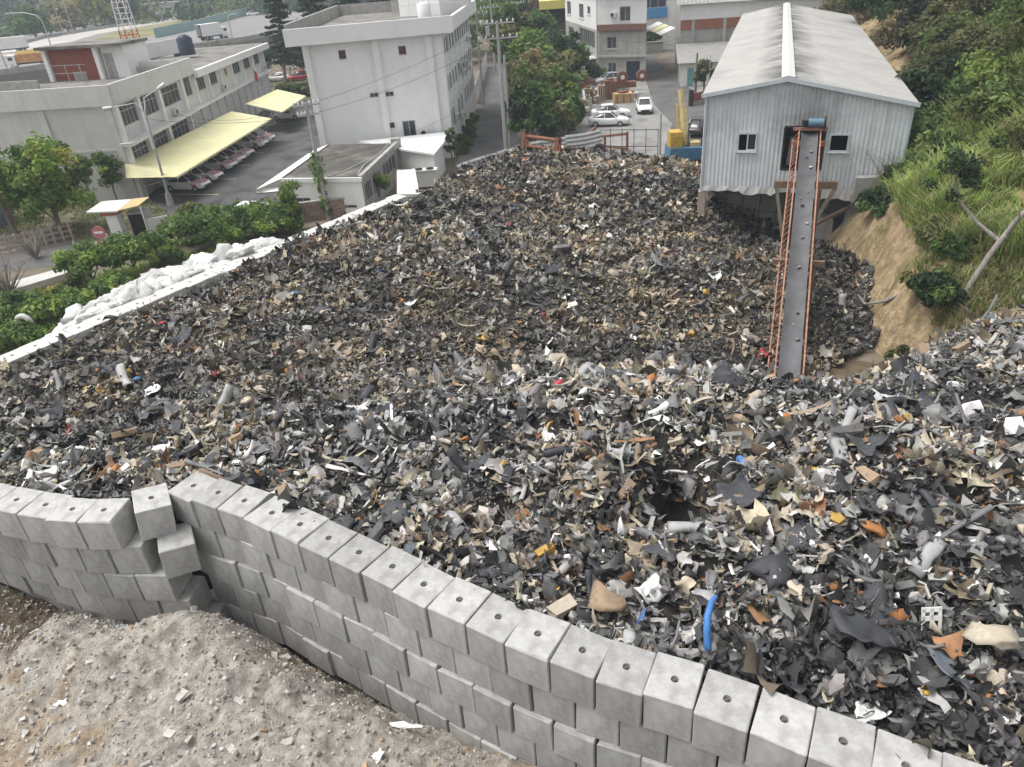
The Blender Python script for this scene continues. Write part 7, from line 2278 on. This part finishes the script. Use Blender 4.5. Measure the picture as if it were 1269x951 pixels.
# ---- junk yard in front of the grey house
jk = [('rusty_crate', 'rusty red crate at the left of the junk yard', (13.8, 109.5, 0), (1.9, 1.4, 1.9), 'rust'), ('rusty_crate', 'orange rusty box girder lying across the junk yard', (17.6, 106.5, .9), (4.6, .7, .8), 'rust'), ('machine_block', 'tan machine block in the middle of the junk yard', (17.2, 101.0, 0), (2.5, 1.5, 1.2), 'tanm'),
      ('machine_block', 'pale upright machine casing left of the junk stack', (14.6, 102.5, 0), (.9, .9, 2.2), 'palem'), ('machine_block', 'grey machine base left of the tan block', (13.4, 101.8, 0), (1.6, 1.3, 1.0), 'cement'), ('oil_drum', 'pale blue drum at the left edge of the junk yard', (11.6, 103.0, 0), None, 'bluem'),
      ('machine_block', 'brown rack of scrap iron behind the pale casing', (16.0, 104.0, 0), (1.6, 1.0, 2.4), 'rust'), ('machine_block', 'low grey pallet of scrap right of the tan block', (18.4, 103.6, 0), (2.6, 1.4, .7), 'cement'), ('machine_block', 'green grey engine in the junk yard', (13.2, 105.5, 0), (1.2, 1.0, 1.4), 'olivem')]
MT['tanm'] = mat('tan_machine', (.42, .29, .15), .8, .25, 2); MT['palem'] = mat('pale_machine', (.50, .44, .36), .8, .2, 2); MT['bluem'] = mat('pale_blue', (.26, .36, .44), .6, .15, 2); MT['olivem'] = mat('olive_machine', (.28, .30, .14), .8, .2, 2)
for nm, lab, loc, d, m in jk:
    t = thing(nm, lab, nm.replace('_', ' '), loc)
    p = Vector(loc)
    if d is None:
        MB().tube([p, p + Vector((0, 0, .5)), p + Vector((0, 0, .52)), p + Vector((0, 0, 1.3))], [.5, .5, .53, .5], 14).build('drum', MT[m], t)
        MB().cyl(p + Vector((0, 0, 1.3)), .44, .03, 14).build('lid', MT['steel'], t)
        continue
    x, y, z = d[0] / 2, d[1] / 2, d[2]
    MB().hexa([p + Vector(q) for q in ((-x, -y, 0), (x, -y, 0), (x, y, 0), (-x, y, 0))], [p + Vector(q) for q in ((-x * .9, -y, z), (x, -y * .9, z * .92), (x * .95, y, z), (-x, y, z * .95))]).build('casing', MT[m], t)
    mb = MB()
    for k in range(3): mb.box(p + Vector((-x + d[0] * (k + .5) / 3, -y - .03, z * .5)), (.12, .08, z * .9))
    mb.box(p + Vector((0, 0, z + .08)), (d[0] * .5, d[1] * .5, .25), .4)
    mb.build('ribs', MT['rust'] if m != 'rust' else MT['brownsteel'], t)
for i, (x, lab) in enumerate(((18.0, 'left'), (20.6, 'right'))):
    t = thing('wheel_drum', 'big rusty wheel with a white hub on the junk stack, %s one' % lab, 'wheel', (x, 106.2, 2.3), group='rusty wheels on the junk stack')
    MB().tube([(x, 106.4, 2.3), (x, 106.0, 2.3)], .75, 14).build('rim', MT['rust'], t)
    MB().tube([(x, 105.98, 2.3), (x, 105.92, 2.3)], .28, 10).build('hub', MT['white'], t)
for i in range(14):
    p = (10.5 + i * .42 + rnd.uniform(-.2, .2), 107 + rnd.uniform(-1, 2.5), 0)
    o = link_mesh('scrap_metal_bundle', solid_piece('scrap_metal_bundle', lumpy(rng), 0, None, rnd.uniform(1.2, 2.0), [MT['steel'], MT['rust'], MT['acwhite'], MT['cement']][i % 4]), None, (p[0], p[1], .5), (0, rnd.uniform(-.3, .3), i))
    tag(o, 'shapeless bundle of scrap metal in the left of the junk yard, %s' % (ORD[i] + ' from left' if i < 12 else ['last but one', 'last'][i - 12]), 'scrap metal', 'scrap metal bundles in the junk yard', 'thing')

JN = ['rust', 'steel', 'brownsteel', 'cement', 'tanm', 'bluem', 'acwhite', 'olivem']
for i in range(26):
    x = rnd.uniform(9.0, 13.2) if i < 14 else rnd.uniform(13, 20)
    y = rnd.uniform(93.5, 105) if i < 14 else rnd.uniform(108, 113)
    t = thing('scrap_iron_piece', 'rusty scrap iron piece in the junk yard, %s group, %s from left' % ('front' if i < 14 else 'rear', 'n'), 'scrap iron', (x, y, 0), group='scrap iron pieces in the junk yard')
    p = Vector((x, y, 0))
    mb = MB()
    L = rnd.uniform(.8, 2.4); a = rnd.uniform(0, 3.1); d = Vector((math.cos(a), math.sin(a), rnd.uniform(-.2, .5)))
    mb.bar(p - d * L * .5 + Vector((0, 0, .7)), p + d * L * .5 + Vector((0, 0, .9)), rnd.uniform(.15, .4), rnd.uniform(.15, .5))
    mb.build('beam', MT[JN[i % 8]], t)
    MB().box(p + Vector((rnd.uniform(-.4, .4), rnd.uniform(-.4, .4), .35)), (rnd.uniform(.5, 1.4), rnd.uniform(.5, 1.2), .7), a).build('block', MT[JN[(i * 3 + 1) % 8]], t)
    if i % 3 == 0: MB().tube([p + Vector((.3, 0, .5)), p + Vector((.3, .1, 1.5 + .3 * (i % 4)))], .2, 8).build('pipe', MT[JN[(i + 5) % 8]], t)
_js = [o for o in COL.objects if o.name.startswith('scrap_iron_piece')]
for nm in ('front', 'rear'):
    q = sorted([o for o in _js if nm + ' group' in o['label']], key=lambda o: o.location.x)
    for i, o in enumerate(q): o['label'] = 'scrap iron piece in the %s part of the junk yard, %s from %s' % (nm, ORD[i] if i < 8 else ORD[len(q) - 1 - i], 'left' if i < 8 else 'right')

# ---- stones and litter on the mound
MT['rubble'] = mat('rubble_stone', (.36, .34, .31), .95, .2, 4, .6, 20, randobj=.2)
RB = [solid_piece('rubble_stone', lumpy(rng) if i % 2 else p_box(rng), 0, None, 1.0, MT['rubble']) for i in range(8)]
def mz(x, y): return float(mound_z(np.array([x]), np.array([y]))[0])
for i, (px, s) in enumerate([((-8.32, 11.67), .42), ((-8.73, 10.61), .5), ((-5.77, 10.53), .5), ((-10.02, 11.79), .4), ((-4.00, 12.18), .28), ((-10.66, 11.21), .3), ((-7.81, 10.66), .3), ((-6.19, 10.21), .35), ((-6.68, 13.84), .3), ((-9.50, 13.27), .35), ((-6.99, 11.59), .25), ((-9.90, 12.46), .3)]):
    o = link_mesh('rubble_stone', RB[i % 8], None, (px[0], px[1], mz(*px) + .02), (rnd.gauss(0, .2), rnd.gauss(0, .2), rnd.uniform(0, 6)))
    o.scale = (s, s, s * .8)
    tag(o, 'pale broken stone half sunk in the grey rubble mound, ' + ['centre right of the mound', 'bottom centre', 'bottom right part', 'left centre', 'by the trench at the right', 'left of the white bag', 'bottom, right of centre', 'lowest right', 'beside the block wall', 'upper centre', 'middle right', 'upper left'][i], 'stone', 'stones on the rubble mound', 'thing')
for i, (px, s, c, lab) in enumerate([((-11.27, 11.86), .32, 'white', 'crumpled white plastic bag on the left of the mound'), ((-11.20, 14.50), .16, 'bluem', 'pale blue scrap of plastic at the crest of the mound'), ((-12.61, 12.87), .12, 'white', 'tiny white tile on the left of the mound'), ((-3.17, 11.16), .34, 'white', 'long torn white plastic strip by the trench'), ((-3.62, 10.24), .3, 'white', 'torn white film at the bottom edge of the mound')]):
    o = link_mesh('litter_scrap', solid_piece('litter_scrap', p_rag(rng), 0, None, 1.0, SM.get(c) or MT[c]), None, (px[0], px[1], mz(*px) + .05), (0, 0, i))
    o.scale = (s * (2.6 if i == 3 else 1), s * (.45 if i == 3 else .8), s * .7)
    tag(o, lab, 'litter', kind='thing')
# loose crumbs all over the mound
g = np.random.default_rng(8)
n = 60000
x = g.uniform(-19, 7, n); y = g.uniform(4.5, 17.5, n)
k = inside(_mp, x, y); x, y = x[k], y[k]; n = len(x)
z = mound_z(x, y)
s = .010 * (13.0) ** (g.random(n) ** 3.0)
V0, F0, _ = p_chunk(np.random.default_rng(3)); V0 = V0 * np.array([.8, 1.0, 1.25])
Rm = rot_mats(g.uniform(0, 6.28, n), g.normal(0, 1.2, n), g.normal(0, 1.2, n)) * g.uniform(.6, 1.25, (n, 1, 3))
P_ = np.einsum('nij,vj->nvi', Rm, V0) * s[:, None, None] * 2 + np.stack([x, y, z], -1)[:, None]
F_ = (F0[None] + (np.arange(n) * len(V0))[:, None, None]).reshape(-1, 3)
c_ = np.array([(.33, .31, .28), (.42, .41, .39), (.24, .21, .17), (.50, .49, .47), (.30, .22, .14), (.12, .11, .10)])[g.choice(6, n, p=[.40, .20, .22, .05, .06, .07])] * g.uniform(.8, 1.2, (n, 1))
# broken concrete and brick bits of hand size and more
n2 = 2600
x2 = g.uniform(-17, 6, n2); y2 = g.uniform(4.5, 16.5, n2)
k = inside(_mp, x2, y2) & (fbm(x2, y2, .9) > .42); x2, y2 = x2[k], y2[k]; n2 = len(x2)
V1, F1, _ = p_box(np.random.default_rng(12))
V1 = V1 * np.array([1, 1.0, .9])
s2 = .05 * 6.0 ** (g.random(n2) ** 2.2)
R2_ = rot_mats(g.uniform(0, 6.28, n2), g.normal(0, .5, n2), g.normal(0, .5, n2)) * g.uniform(.55, 1.4, (n2, 1, 3))
P2 = np.einsum('nij,vj->nvi', R2_, V1 * np.array([1, 1.3, 1])) * s2[:, None, None] + np.stack([x2, y2, mound_z(x2, y2)], -1)[:, None]
c2 = np.array([(.37, .35, .32), (.44, .43, .40), (.29, .26, .22), (.36, .25, .16)])[g.choice(4, n2, p=[.45, .27, .2, .08])] * g.uniform(.85, 1.15, (n2, 1))
P_ = np.concatenate([P_.reshape(-1, 3), P2.reshape(-1, 3)])
F_ = np.concatenate([F_, (F1[None] + (np.arange(n2) * len(V1))[:, None, None]).reshape(-1, 3) + n * len(V0)])
c_ = np.concatenate([np.repeat(c_, len(V0), 0), np.repeat(c2, len(V1), 0)])
tag(link_mesh('rubble_crumbs', np_mesh('rubble_crumbs', P_, F_, MT['debris'], c_)), kind='stuff')
shrub('weed_tuft', 'tuft of green weeds in the trench at the bottom of the block wall', (.5, 9.5, 2.4), .3, .35, pal('bright', 'mid'), 6, 50, .06, 201)

# ================================================================== HAZE
hm = bpy.data.materials.new('haze')
hm.use_nodes = True
hm.node_tree.nodes.clear()
pv = hm.node_tree.nodes.new('ShaderNodeVolumePrincipled')
pv.inputs['Color'].default_value = (.80, .88, .96, 1)
pv.inputs['Density'].default_value = .0006
ho = hm.node_tree.nodes.new('ShaderNodeOutputMaterial')
hm.node_tree.links.new(pv.outputs[0], ho.inputs['Volume'])
tag(MB().box((-225, 365, 45), (950, 850, 94)).build('haze', hm), kind='stuff')
